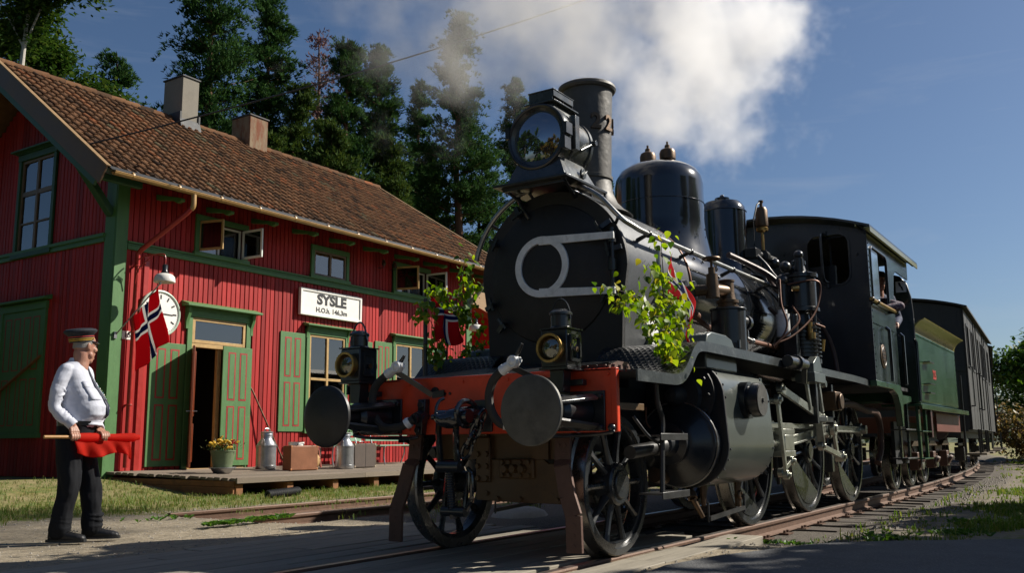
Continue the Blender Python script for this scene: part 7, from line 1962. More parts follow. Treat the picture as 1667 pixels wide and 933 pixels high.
def suitcase(x0, x1, y0, y1, h, m, m2, label, seam=None):
    z = dz((y0 + y1) / 2) + .004
    t = thing('suitcase', ((x0 + x1) / 2, (y0 + y1) / 2, z), label, 'suitcase', 'old suitcases on the platform')
    g = G(); g.box(x0, x1, y0, y1, z, z + h); b_ = g.obj('case_body', m, t, bevel=.018)
    for cx_ in (x0, x1):
        for cz_ in (z, z + h):
            g = G(); g.box(cx_ - .04 * (1 if cx_ > x0 else -.08), cx_ + .04 * (.08 if cx_ > x0 else 1), y0 - .004, y0 + .05, cz_ - (.045 if cz_ > z else -.004), cz_ + (.004 if cz_ > z else .045)); g.obj('corner_guard', m2, b_, bevel=.006)
    g = G(); ym = (y0 + y1) / 2; g.tube(smooth_path([((x0 + x1) / 2 - .08, ym, z + h), ((x0 + x1) / 2 - .07, ym, z + h + .04), ((x0 + x1) / 2 + .07, ym, z + h + .04), ((x0 + x1) / 2 + .08, ym, z + h)], 4), .01, 6); g.obj('handle', M['black'], t)
    for k in (-.22, .22): g = G(); g.box((x0 + x1) / 2 + k - .015, (x0 + x1) / 2 + k + .015, y0 - .006, y1 + .006, z + h, z + h + .008); g.obj('latch', M['brass'], t)
    if seam: g = G(); g.box(seam - .004, seam + .004, y0 - .003, y1, z + .01, z + h + .002); g.obj('seam', M['ink'], t)
    return t, z
BR = mat('brown_leather', (.20, .075, .03), .5, 0, .25, 6, bump=.2, bscale=60); BR2 = mat('tan_leather', (.38, .15, .05), .5, 0, .2, 6, bump=.1)
t, z = suitcase(8.43, 9.19, 10.18, 10.42, .50, BR, BR2, 'brown leather suitcase left of the milk can')
g = G(); g.box(9.19, 9.196, 10.2, 10.4, z + .01, z + .49); g.obj('end_panel', BR2, t); g = G(); g.lathe([(.055, 0), (0, .002)], (9.1965, 10.3, z + .36), (1, 0, 0), 20); g.obj('travel_sticker', M['white'], t)
t, z = suitcase(10.42, 11.12, 10.30, 10.55, .53, mat('dark_brown_canvas', (.075, .055, .042), .7, 0, .2, 8, bump=.3, bscale=80), mat('pale_canvas', (.33, .27, .19), .8, 0, .2, 8, bump=.2), 'dark canvas suitcase with a pale end, right of the milk can', 10.78)
g = G(); g.box(11.12, 11.126, 10.3, 10.55, z + .01, z + .52); g.obj('end_panel', bpy.data.materials['pale_canvas'], t); g = G(); g.lathe([(.06, 0), (0, .002)], (11.1265, 10.42, z + .27), (1, 0, 0), 20); g.obj('travel_sticker', M['white'], t)
# canvas bag, white bucket, toppled red stool
t = thing('canvas_bag', (9.45, 10.55, dz(10.5)), 'slumped tan bag beside the brown suitcase', 'bag'); z = dz(10.5)
g = G(); g.ball((9.44, 10.55, z + .17), .2, 16, 10, .75, .6, .85); g.v = [(a_, b_, max(z, c_)) for a_, b_, c_ in g.v]; g.obj('bag_body', mat('tan_canvas', (.36, .22, .09), .8, 0, .3, 6, bump=.5, bscale=14), t)
g = G(); g.tube(smooth_path([(9.36, 10.5, z + .33), (9.4, 10.47, z + .42), (9.5, 10.5, z + .4), (9.53, 10.5, z + .3)], 4), .012, 6); g.obj('bag_strap', M['bronze'], t)
t = thing('enamel_bucket', (9.4, 11.0, dz(11)), 'white enamel bucket standing behind the brown suitcase', 'bucket'); z = dz(11)
g = G(); g.lathe([(.13, 0), (.17, .55), (.18, .56), (.16, .56), (.12, .05), (0, .05)], (9.35, 11.0, z), (0, 0, 1), 28); g.obj('bucket_body', M['white'], t); g = G(); g.torus((9.35, 11.0, z + .56), .17, .006, (.3, 1, 0), 20, 5, 0, PI); g.obj('bucket_handle', M['dsteel'], t)
t = thing('red_stool', (9.85, 11.1, dz(11)), 'faded red wooden stool leaning behind the milk can', 'stool'); z = dz(11)
FR = mat('faded_red_wood', (.30, .07, .05), .7, 0, .2, 8)
g = G(); g.bar((9.78, 11.1, z + .42), (10.05, 11.1, z + .45), .26, .03); g.obj('seat', FR, t)
for a_, b_ in ((9.78, 9.66), (10.0, 10.1)):
    for yy in (11.0, 11.2): g = G(); g.bar((a_, yy, z + .42), (b_, yy, z + .0), .035, .035, (0, 1, 0)); g.obj('leg', FR, t)
# benches with green slats
GB = mat('pale_green_bench_slat', (.22, .36, .25), .5, 0, .15, 6, bump=.15)
def bench(x0, label):
    y = 11.3; z = dz(y)
    t = thing('slatted_bench', (x0 + .8, y, z), label, 'bench', 'slatted benches on the platform')
    for k in range(4): g = G(); g.box(x0, x0 + 1.6, y - .25 + k * .11, y - .16 + k * .11, z + .44, z + .47); g.obj('seat_slat', GB, t, bevel=.004)
    for k in range(3): g = G(); g.box(x0, x0 + 1.6, y + .22 + k * .03, y + .245 + k * .03, z + .56 + k * .13, z + .64 + k * .13); g.obj('back_slat', GB, t, bevel=.004)
    for xx in (x0 + .2, x0 + 1.4):
        g = G(); g.tube(smooth_path([(xx, y - .24, z), (xx, y - .2, z + .2), (xx, y - .22, z + .43)], 4), .018, 6); g.tube(smooth_path([(xx, y + .3, z), (xx, y + .18, z + .25), (xx, y + .2, z + .5), (xx, y + .33, z + .95)], 4), .018, 6); g.bar((xx, y - .25, z + .425), (xx, y + .22, z + .425), .03, .03); g.obj('bench_leg', M['zinc'], t, split=False)
bench(10.35, 'pale green slatted bench behind the suitcases'); bench(12.1, 'pale green slatted bench nearest the engine wheel')
# diagonal prop by the window shutter
t = thing('leaning_rod', (9.3, 11.9, dz(11.8)), 'dark rod leaning on the red wall between door and shutter', 'rod')
g = G(); g.tube([(8.82, 11.95, 2.12), (8.9, 11.93, 2.0), (9.72, 11.7, dz(11.7) + .0)], .018, 6); g.obj('rod_bar', M['bronze'], t)
# red barn beyond
bn = thing('red_shed', (21.5, 15.5, 0), 'red boarded shed with brown eaves beyond the station end', 'shed')
g = G(); g.prism([(12.9, .1), (18.5, .1), (18.5, 4.6), (15.7, 6.2), (12.9, 4.6)], 'x', 20.5, 27); g.obj('shed_wall', M['red'], bn)
g = G(); g.prism([(12.4, 4.35), (15.7, 6.25), (19, 4.35), (19, 4.5), (15.7, 6.4), (12.4, 4.5)], 'x', 20.1, 27.3); g.obj('shed_roof', M['tanboard'], bn)
g = G(); g.prism([(12.4, 4.3), (15.7, 6.2), (15.7, 6.4), (12.4, 4.52)], 'x', 20.05, 20.1); g.obj('barge_board', M['doorwood'], bn)
# overhead cable from the gable
cb = thing('overhead_cable', (3.9, 11.4, 6), 'black overhead cable running from the station gable up across the sky', 'cable')
a_, b_ = Vector((4.46, 11.75, 6.32)), Vector((9.9, 7.5, 9.75))
a2, b2 = a_, a_ + (b_ - a_) * 3
g = G(); pts = [a2 + (b2 - a2) * k / 40 - Vector((0, 0, 1.2 * (1 - (2 * k / 40 - 1) ** 2) * .5)) for k in range(41)]
g.tube(pts, .016, 6); g.obj('cable_line', M['ink'], cb)
# ================================================================= ground
def gz0(x, y):
    z = -.03 + .27 * sstep(9.3, 12.2, y) * (1 - .0 * sstep(20, 30, x))
    z += .03 * sstep(1.0, 4.0, abs(y - 2.4)) * 0
    if y < 1.0 and x > 3.0:      # low bank right of the track
        z += -.05 - .02 * sstep(5, 9, x) + .25 * sstep(2.5, 12, -y) + .3 * sstep(25, 60, x) * sstep(-2, -8, y + .0)
    z += -.085 * sstep(2.4, 3.3, x) * sstep(3.7, 4.1, y) * sstep(6.5, 6.1, y)            # bed of the siding
    d = abs(y - yc(x))
    z += (-.150 - z) * sstep(3.45, 3.8, x) * sstep(1.75, 1.35, d)                        # ballast bed of the running line
    if x < 2.4: z = max(z, -.012) if y < 8.5 else z
    return z
class NT: pass
def ground_material():
    m = bpy.data.materials.new('ground_of_gravel_dirt_and_turf'); m.use_nodes = True
    N, L = m.node_tree.nodes, m.node_tree.links
    b = N['Principled BSDF']
    pos = N.new('ShaderNodeNewGeometry').outputs['Position']
    def noise_(sc_, det=8, rough=.6, vec=pos, st_=None):
        n = N.new('ShaderNodeTexNoise'); n.inputs['Scale'].default_value = sc_; n.inputs['Detail'].default_value = det; n.inputs['Roughness'].default_value = rough
        if st_:
            mp = N.new('ShaderNodeMapping'); mp.inputs['Scale'].default_value = st_; L.new(vec, mp.inputs[0]); L.new(mp.outputs[0], n.inputs['Vector'])
        else: L.new(vec, n.inputs['Vector'])
        return n.outputs['Fac']
    def rng(v, a, b_, c=0, d=1):
        n = N.new('ShaderNodeMapRange'); n.inputs[1].default_value = a; n.inputs[2].default_value = b_; n.inputs[3].default_value = c; n.inputs[4].default_value = d; L.new(v, n.inputs[0]); return n.outputs[0]
    def mix(f, a, b_):
        n = N.new('ShaderNodeMix'); n.data_type = 'RGBA'
        L.new(f, n.inputs[0]) if not isinstance(f, (int, float)) else None
        for i, v in ((6, a), (7, b_)):
            if isinstance(v, tuple): n.inputs[i].default_value = (*v, 1)
            else: L.new(v, n.inputs[i])
        return n.outputs[2]
    att = N.new('ShaderNodeAttribute'); att.attribute_name = 'zone'; sep = N.new('ShaderNodeSeparateColor'); L.new(att.outputs['Color'], sep.inputs[0])
    grassf, dirtf = sep.outputs[0], sep.outputs[1]
    fine, mid, big = noise_(90, 5), noise_(7), noise_(.9)
    streak = noise_(3, 6, .6, st_=(.25, 5, 1))
    dirt = mix(rng(mid, .3, .7), (.22, .185, .13), (.33, .28, .205))
    dirt = mix(rng(streak, .50, .66), dirt, (.19, .165, .125))
    dirt = mix(rng(fine, .58, .72), dirt, (.45, .41, .34))
    dirt = mix(rng(fine, .34, .26), dirt, (.12, .105, .08))
    grit = noise_(26, 5, .7); clod = noise_(11, 4, .6)
    dirt = mix(rng(grit, .54, .66, 0, .75), dirt, (.13, .11, .082)); dirt = mix(rng(grit, .40, .30, 0, .6), dirt, (.40, .36, .29)); dirt = mix(rng(clod, .55, .68, 0, .6), dirt, (.16, .125, .085))
    turf = mix(rng(mid, .35, .65), (.20, .165, .065), (.085, .125, .03))
    turf = mix(rng(big, .45, .6), turf, (.24, .20, .10))
    ball = mix(rng(fine, .4, .65), (.06, .053, .045), (.17, .15, .125))
    c = mix(dirtf, ball, dirt)
    edge = N.new('ShaderNodeMath'); edge.operation = 'ADD'; L.new(grassf, edge.inputs[0]); L.new(rng(mid, .3, .7, -.35, .35), edge.inputs[1])
    c = mix(rng(edge.outputs[0], .4, .6), c, turf)
    L.new(c, b.inputs['Base Color']); b.inputs['Roughness'].default_value = .95; b.inputs['Specular IOR Level'].default_value = .2
    bp = N.new('ShaderNodeBump'); bp.inputs['Strength'].default_value = .9; bp.inputs['Distance'].default_value = .012; L.new(grit, bp.inputs['Height'])
    bp2 = N.new('ShaderNodeBump'); bp2.inputs['Strength'].default_value = .7; bp2.inputs['Distance'].default_value = .04; L.new(mid, bp2.inputs['Height']); L.new(bp.outputs[0], bp2.inputs['Normal'])
    L.new(bp2.outputs[0], b.inputs['Normal'])
    return m
def turf(x, y):
    """share of turf 0..1 at a point"""
    n = noise.noise(Vector((x * .6, y * .6, 0))) * .9
    v = 0
    v = max(v, sstep(6.6 - .5 + n * .6, 7.4, y) * sstep(14.5, 12, y) * (1 if x < 30 else 0))       # lawn before the station
    v = max(v, .55 * sstep(3.2, 4.6, x) * sstep(2.6, 3.6, y))                                       # weeds between the sidings
    d = -(y - yc(x)) - 1.6
    v = max(v, sstep(.4, 2.0 - .05 * min(x, 25), d + n * .8) * sstep(3.5, 5.5, x + .8 * d) * (.6 + .4 * sstep(7, 13, x)))  # bank right of the track
    v = max(v, sstep(14, 15, y)); v = max(v, sstep(70, 90, abs(x)))
    return v
def dirt_zone(x, y):
    v = sstep(3.6, 2.6, x)
    v = max(v, sstep(3.4, 3.9, y) * sstep(8.8, 8.2, y) * .7)
    d = -(y - yc(x)) - 1.0
    v = max(v, .55 * sstep(.4, 1.2, d))
    return v
def axis(a, b, fa, fb, fine, coarse):
    out = [a]
    while out[-1] < b:
        x = out[-1]
        d = 0 if fa <= x <= fb else min(abs(x - fa), abs(x - fb))
        out.append(x + min(coarse, fine + d * .12))
    return out
xs, ys = axis(-70, 420, -6, 22, .22, 25), axis(-160, 260, -6, 13.5, .22, 20)
g = G()
for y in ys:
    for x in xs:
        n = noise.noise(Vector((x * 1.3, y * 1.3, 1))) * .012 * (1 if x > 3 or y > 4 else .35) + noise.noise(Vector((x * .2, y * .2, 5))) * .03 * sstep(3, 8, abs(y - 3))
        g.v.append((x, y, gz0(x, y) + n - .012))
nx = len(xs)
for j in range(len(ys) - 1):
    for i in range(nx - 1): k = j * nx + i; g.f.append((k, k + 1, k + nx + 1, k + nx))
me = g.mesh('ground', ground_material(), True, 180, False)
ca = me.color_attributes.new('zone', 'FLOAT_COLOR', 'POINT')
for i, v in enumerate(me.vertices): ca.data[i].color = (turf(v.co.x, v.co.y), dirt_zone(v.co.x, v.co.y), 0, 1)
go = bpy.data.objects.new('ground', me); C.objects.link(go); go['kind'] = 'structure'
# asphalt road crossing the line
M['asphalt'] = mat('blue_grey_asphalt', (.075, .078, .083), .9, 0, .35, 3, bump=1, bscale=60, world=True, col2=(.19, .185, .175), c2scale=45, c2lo=.56, c2hi=.66)
road = [(-70, -1.62), (-3, -1.62), (1.0, -1.30), (1.75, -1.40), (2.15, -1.58), (2.75, -1.75), (3.05, -2.0), (3.5, -2.45), (3.95, -3.15), (4.6, -4.3), (6.4, -8), (9, -14), (24, -60), (-70, -60)]
g = G(); g.prism([(x + .05 * math.sin(7 * x), y + .03 * math.sin(9 * x)) for x, y in road], 'z', -.05, .004); o = g.obj('road', M['asphalt'], smooth=False); o['kind'] = 'structure'

# ================================================================= rails, sleepers, crossing timbers
M['rail'] = mat('rusty_rail', (.13, .075, .05), .65, .3, .25, 8, bump=.3, bscale=40, world=True)
M['railtop'] = mat('shiny_rail_head', (.3, .27, .24), .4, .85, .2, 10, bump=.05, world=True)
def rail(parent, off, x0, x1, yf, n=60, z=0.0):
    xs_ = [x0 + (x1 - x0) * i / n for i in range(n + 1)]
    pr = [(-.036, -.012), (-.03, 0), (.03, 0), (.036, -.012), (.034, -.035), (.012, -.05), (.009, -.11), (.06, -.128), (.062, -.14), (-.062, -.14), (-.06, -.128), (-.009, -.11), (-.012, -.05), (-.034, -.035)]
    g = G(); k = len(pr)
    for x in xs_:
        for a, b in pr: g.v.append((x, yf(x) + off + a, b + z))
    for i in range(n):
        for j in range(k):
            g.f.append((i * k + j, i * k + (j + 1) % k, (i + 1) * k + (j + 1) % k, (i + 1) * k + j)); g.m.append(1 if j in (1,) else 0)
    g.f += [tuple(range(k)), tuple(range(n * k + k - 1, n * k - 1, -1))]; g.m += [0, 0]
    return g.obj('rail', [M['rail'], M['railtop']], parent, ang=30, split=False)
tr = thing('railway_track', (4, 0, -.14), 'railway track under the steam train curving away to the left', 'railway track')
for s in (-.7535, .7535): rail(tr, s, -40, 75, yc, 150)
M['sleeper'] = mat('dark_sleeper_wood', (.055, .042, .032), .85, 0, .3, 5, (1, 4, 4), bump=.4, bscale=20, hue=.3)
g = G(); g.box(-.12, .12, -1.25, 1.25, -.15, 0); SM = g.mesh('sleeper', M['sleeper'], False)
for i in range(75):
    x = 3.75 + i * .64
    o = bpy.data.objects.new('sleeper', SM); C.objects.link(o); place(o, (x, yc(x), -.145), tr); o.rotation_euler = (0, 0, head(x) + random.uniform(-.02, .02)); o.location.z += random.uniform(-.012, .004)
    if i < 22:
        for s in (-.7535, .7535): g = G(); g.box(x - .09, x + .09, yc(x) + s - .16, yc(x) + s + .16, -.15, -.134); g.bolts([(x + a, yc(x) + s + b, -.138) for a in (-.05, .05) for b in (-.11, .11)], (0, 0, 1), .02, .03); g.obj('rail_chair', M['rail'], tr, split=False)
sd = thing('siding_track', (6, 5.2, -.14), 'rusty siding track between the engine and the platform', 'railway track')
for s in (4.42, 5.90): rail(sd, s, 2.45, 42, lambda x: 0, 60, .01)
for i in range(30):
    x = 3.2 + i * .66; o = bpy.data.objects.new('sleeper', SM); C.objects.link(o); place(o, (x, 5.16, -.14), sd)
for s in (4.42, 5.90): g = G(); g.box(7.7, 8.3, s - .055, s - .042, -.10, -.035); g.bolts([(7.78 + .14 * k, s - .055, -.07) for k in range(4)], (0, -1, 0), .018, .02); g.obj('fish_plate', M['rail'], sd, split=False)
# level crossing timbers
M['xing'] = mat('grey_crossing_timber', (.24, .215, .17), .85, 0, .22, 4, (.3, 4, 4), bump=.4, bscale=14, bstretch=(.5, 8, 8), hue=.14, col2=(.085, .075, .06), c2scale=5)
lc = thing('level_crossing', (0, .5, -.1), 'grey timber planking of the level crossing around the rails', 'level crossing')
rx = random.Random(8)
rowsx = [(-1.17, -.845, 3.38)] + [(-.64 + i * .213, -.64 + i * .213 + .205, 3.05 + rx.uniform(-.1, .35)) for i in range(6)] + [(.845, 1.06, 3.1), (1.07, 1.3, 3.2), (1.31, 1.53, 3.0), (1.54, 1.78, 3.15), (1.79, 2.0, 3.0), (2.01, 2.25, 3.1), (2.26, 2.5, 2.95)]
for y0, y1, xe in rowsx:
    x = -9.0 + rx.uniform(-1, 1)
    while x < xe - .05:
        e = min(xe, x + rx.uniform(2.4, 4.2))
        if xe - e < 1.0: e = xe
        q = rx.uniform(-.012, .0)
        g = G(); g.box(x, e - .006, y0, y1 - .008, -.13, q); g.obj('plank', M['xing'], lc, bevel=.006); x = e
# black corrugated pipe in the grass, flat stones
t = thing('drain_pipe', (6.5, 7.9, 0), 'short length of black corrugated pipe lying in the grass by the platform', 'pipe')
g = G(); pts_ = [(5.75 + .055 * k, 7.82 + .01 * k, .02 + .0015 * k) for k in range(15)]
for k, p in enumerate(pts_): g.torus(p, .05, .028, (1, .15, 0), 14, 6)
g.tube(pts_, .05, 12); g.obj('pipe_body', M['matt'], t, split=False)

# ================================================================= grass, weeds, pebbles
GR = leafmat('grass_blade', [(.22, .19, .065), (.08, .15, .02), (.13, .20, .035), (.055, .11, .016), (.27, .23, .09)], .3, .6)
GG = leafmat('weed_leaf', [(.035, .10, .012), (.06, .15, .02), (.09, .18, .03)], .35)
rg_ = random.Random(21)
def tuft(g, x, y, z, n, h, w):
    for _ in range(n):
        a = rg_.uniform(0, 2 * PI); l = h * rg_.uniform(.4, 1.15); b = rg_.uniform(.15, .9) * l
        dx, dy = math.cos(a), math.sin(a); px, py = x + rg_.gauss(0, .03), y + rg_.gauss(0, .03)
        k = len(g.v)
        g.v += [(px - dy * w, py + dx * w, z - .01), (px + dy * w, py - dx * w, z - .01), (px + dx * b * .4 + dy * w * .7, py + dy * b * .4 - dx * w * .7, z + l * .65), (px + dx * b * .4 - dy * w * .7, py + dy * b * .4 + dx * w * .7, z + l * .65), (px + dx * b, py + dy * b, z + l * .85)]
        g.f += [(k, k + 1, k + 2, k + 3), (k + 3, k + 2, k + 4)]
g, gb = G(), G()
for _ in range(15000):
    x, y = rg_.uniform(-3, 16), rg_.uniform(5.9, 12)
    if 8.95 < y and x > 5.5: continue
    if rg_.random() > turf(x, y) * (1 if y < 9 else .8): continue
    tuft(g, x, y, gz0(x, y), 4, .045 if rg_.random() < .85 else .10, .004)
for _ in range(30000):
    x = rg_.uniform(3.5, 40) if rg_.random() < .6 else rg_.uniform(3.5, 15); y = yc(x) - rg_.uniform(1.3, 1.6 + .22 * x)
    if rg_.random() > turf(x, y) * (.45 + 1.6 * max(0, noise.noise(Vector((x * .9, y * .9, 7))) + .15)) + .02: continue
    big = rg_.random() < .12 + .2 * (noise.noise(Vector((x, y, 3))) > .1)
    tuft(gb, x, y, gz0(x, y) - .02, 6, .13 if big else .055, .005 + .0003 * x)
for _ in range(1500):
    x, y = rg_.uniform(3.2, 16), rg_.uniform(2.5, 6.4)
    if noise.noise(Vector((x * 1.5, y * 1.5, 9))) < .1: continue
    tuft(g, x, y, -.03, 4, .07, .005)
o = gb.obj('bank_grass', leafmat('bank_grass_blade', [(.09, .17, .02), (.06, .13, .016), (.14, .20, .03), (.20, .19, .06)], .35, .6), smooth=False, recalc=False, split=False); tag(o, 'green tufts of grass on the bank right of the track', 'grass', kind='stuff')
o = g.obj('grass', GR, smooth=False, recalc=False, split=False); tag(o, 'short patchy grass before the station and along the track', 'grass', kind='stuff')
g = G()
for _ in range(130):    # broad-leaved weeds in the dirt
    x = rg_.uniform(1.5, 2.75); y = 4.05 + (x - 2) * .12 + rg_.gauss(0, .05)
    for _ in range(5):
        a = rg_.uniform(0, 2 * PI); l = rg_.uniform(.03, .085); k = len(g.v); dx, dy = math.cos(a), math.sin(a)
        g.v += [(x, y, 0), (x + dx * l * .5 - dy * l * .3, y + dy * l * .5 + dx * l * .3, l * .55), (x + dx * l, y + dy * l, l * .6), (x + dx * l * .5 + dy * l * .3, y + dy * l * .5 - dx * l * .3, l * .5)]; g.f.append((k, k + 1, k + 2, k + 3))
for cx_, cy_, n_ in ((3.32, -1.05, 24), (3.9, -1.25, 20), (2.1, 5.4, 18), (4.4, -2.0, 40), (5.2, -2.5, 40), (6.6, -2.4, 50)):
    for _ in range(n_):
        x, y = cx_ + rg_.gauss(0, .22), cy_ + rg_.gauss(0, .12)
        for _ in range(4):
            a = rg_.uniform(0, 2 * PI); l = rg_.uniform(.03, .07); k = len(g.v); dx, dy = math.cos(a), math.sin(a); z = gz0(x, y) - .01
            g.v += [(x, y, z), (x + dx * l * .5 - dy * l * .3, y + dy * l * .5 + dx * l * .3, z + l * .6), (x + dx * l, y + dy * l, z + l * .7), (x + dx * l * .5 + dy * l * .3, y + dy * l * .5 - dx * l * .3, z + l * .5)]; g.f.append((k, k + 1, k + 2, k + 3))
o = g.obj('weeds', GG, smooth=False, recalc=False, split=False); tag(o, 'green broad leaved weeds growing in the dirt', 'weeds', kind='stuff')
g = G()
for _ in range(6500):
    q = rg_.random()
    if q < .45: x = rg_.uniform(3.3, 22); y = yc(x) + rg_.uniform(-1.9, 1.5)
    elif q < .8: x, y = rg_.uniform(-3.5, 6), rg_.uniform(2.4, 7)
    else: x, y = rg_.uniform(-2, 4), rg_.uniform(-3.5, -1.2)
    r = rg_.uniform(.006, .022) * (1.6 if q < .45 else .8); z = gz0(x, y) - .012 + (-.06 if (q < .45 and abs(y - yc(x)) < 1.3) else 0) + (.01 if q >= .8 else 0)
    k = len(g.v); g.v += [(x - r, y, z), (x, y - r * .8, z), (x + r * 1.1, y, z), (x, y + r * .9, z), (x + r * .2, y, z + r * .9)]; g.f += [(k, k + 1, k + 4), (k + 1, k + 2, k + 4), (k + 2, k + 3, k + 4), (k + 3, k, k + 4)]
o = g.obj('pebbles', mat('grey_pebbles', (.24, .215, .18), .85, 0, .35, 20, world=True, bump=.2), smooth=False, split=False); tag(o, 'loose grey pebbles scattered over dirt and road', 'pebbles', kind='stuff')
for i, (x, y, r, lab) in enumerate(((5.6, -2.35, .12, 'pale flat stone lying in the grass at the right'), (4.6, 2.2, .35, 'flat grey slab seen under the engine frame'))):
    t = G(); t.ball((x, y, gz0(x, y) - .02), r, 10, 6, 1.3, .9, .35); t.v = [(a + .1 * r * noise.noise(Vector((a * 9, b * 9, c * 9))), b, c) for a, b, c in t.v]; o = t.obj('stone', mat('pale_stone_%s' % ('a', 'b')[i], (.28, .26, .23), .85, bump=.4), smooth=True); tag(o, lab, 'stone')
# ================================================================= trees
rT = random.Random(17)
NEED = leafmat('pine_needles', [(.012, .036, .012), (.022, .06, .017), (.034, .082, .021), (.05, .098, .024)], .2, .85, .08)
NEED2 = leafmat('yellow_green_needles', [(.015, .036, .010), (.03, .062, .014), (.048, .082, .017), (.066, .094, .02)], .2, .85, .08)
DEAD = leafmat('dead_red_needles', [(.10, .04, .03), (.15, .06, .045), (.07, .035, .03)], .1, .7)
BIRCH = leafmat('birch_crown_leaf', [(.016, .045, .010), (.03, .072, .014), (.05, .10, .02), (.075, .115, .024)], .25, .7, .12)
ROW = leafmat('roadside_tree_leaf', [(.03, .07, .015), (.05, .11, .02), (.09, .15, .03)], .3, .5)
AUT = leafmat('autumn_leaf', [(.05, .09, .015), (.16, .15, .02), (.30, .19, .025), (.24, .11, .02)], .35, .5)
M['pinebark'] = mat('pine_bark', (.13, .065, .035), .9, 0, .3, 3, (1, 1, .3), bump=.6, bscale=12, col2=(.07, .05, .04), c2scale=2)
M['birchbark'] = mat('birch_bark', (.45, .42, .37), .8, 0, .2, 3, (1, 1, 3), bump=.3, col2=(.05, .045, .04), c2scale=3, c2lo=.6, c2hi=.66)
M['greybark'] = mat('grey_bark', (.12, .10, .08), .9, 0, .3, 4, bump=.5, bscale=15)
def orth(d):
    a = Vector((0, 0, 1)) if abs(d.z) < .9 else Vector((1, 0, 0)); u = d.cross(a).normalized(); return u, d.cross(u)
def tuft_n(g, p, d, l, w, n):
    """spray of needle blades round a twig tip"""
    u, v = orth(d)
    for k in range(n):
        a = rT.uniform(0, 2 * PI); s = rT.uniform(.3, 1.1)
        e = (d + (u * math.cos(a) + v * math.sin(a)) * s).normalized() * l * rT.uniform(.6, 1.1)
        q = (u * math.sin(a) - v * math.cos(a)) * w; k0 = len(g.v); o = p + (u * rT.gauss(0, 1) + v * rT.gauss(0, 1)) * l * .3
        g.v += [tuple(o - q), tuple(o + q), tuple(o + e)]; g.f.append((k0, k0 + 1, k0 + 2))
def conifer(x, y, z0, h, rmax, base_, label, needles, name='pine_tree', bark='pinebark', dens=1.0, lean=0, ragged=.25, pw=.75, blade=.22, clump=10, group='forest trees behind the station'):
    base = base_ * .8; rmax *= 1.12; dens *= 2.2
    t = thing(name, (x, y, z0), label, 'tree', group)
    tp = [Vector((x + lean * k / 8 + rT.gauss(0, .03) * k / 3, y + rT.gauss(0, .03) * k / 3, z0 - .3 + (h + .2) * k / 8)) for k in range(9)]
    tr_ = smooth_path(tp, 3); r0 = h * .014 + .05
    g = G(); g.tube(tr_, [max(.02, r0 * (1 - .93 * i / (len(tr_) - 1))) for i in range(len(tr_))], 9)
    cr = G()
    def at(z):
        f = max(0, min(.999, (z - z0 + .3) / (h + .2))) * (len(tr_) - 1); i = int(f); return tr_[i] + (tr_[i + 1] - tr_[i]) * (f - i)
    z = z0 + h * base
    while z < z0 + h * .985:
        f = (z - z0 - h * base) / (h * (1 - base))
        prof = rmax * (1 - f ** (1 / pw * .9)) ** .8 * min(1, .55 + 1.8 * f) + .25
        for b in range(int(4 + 2 * rT.random())):
            az = rT.uniform(0, 2 * PI); L = prof * rT.uniform(1 - ragged * 1.6, 1 + ragged)
            up = .55 * f - .08 + rT.gauss(0, .12); p0 = at(z + rT.uniform(-.2, .2))
            d = Vector((math.cos(az), math.sin(az), up)).normalized()
            pts = [p0 + d * L * q + Vector((0, 0, -.10 * L * q * (1 - q) * 2 + .12 * L * q * q)) for q in (0, .35, .7, 1)]
            if L > .7: g.tube(pts, [.03 + .012 * L, .02 + .006 * L, .014, .006], 5)
            nc = int((4 + L * 8.5) * dens)
            for k in range(nc):
                q = 1 - .82 * rT.random() ** 1.5
                i = min(2, int(q * 3)); pp = pts[i] + (pts[i + 1] - pts[i]) * min(1, q * 3 - i)
                off = Vector((rT.gauss(0, 1), rT.gauss(0, 1), rT.gauss(0, .45))) * (.12 + .15 * L * q)
                tuft_n(cr, pp + off, (d * .8 + Vector((0, 0, .55)) + off * .8).normalized(), blade * rT.uniform(.8, 1.3), .036, clump)
        z += rT.uniform(.30, .50) * (1.25 if h > 15 else 1)
    g.obj('trunk', M[bark], t, split=False)
    cr.m = [0] * len(cr.f); cr.obj('crown', needles, t, smooth=False, recalc=False, split=False)
    return t
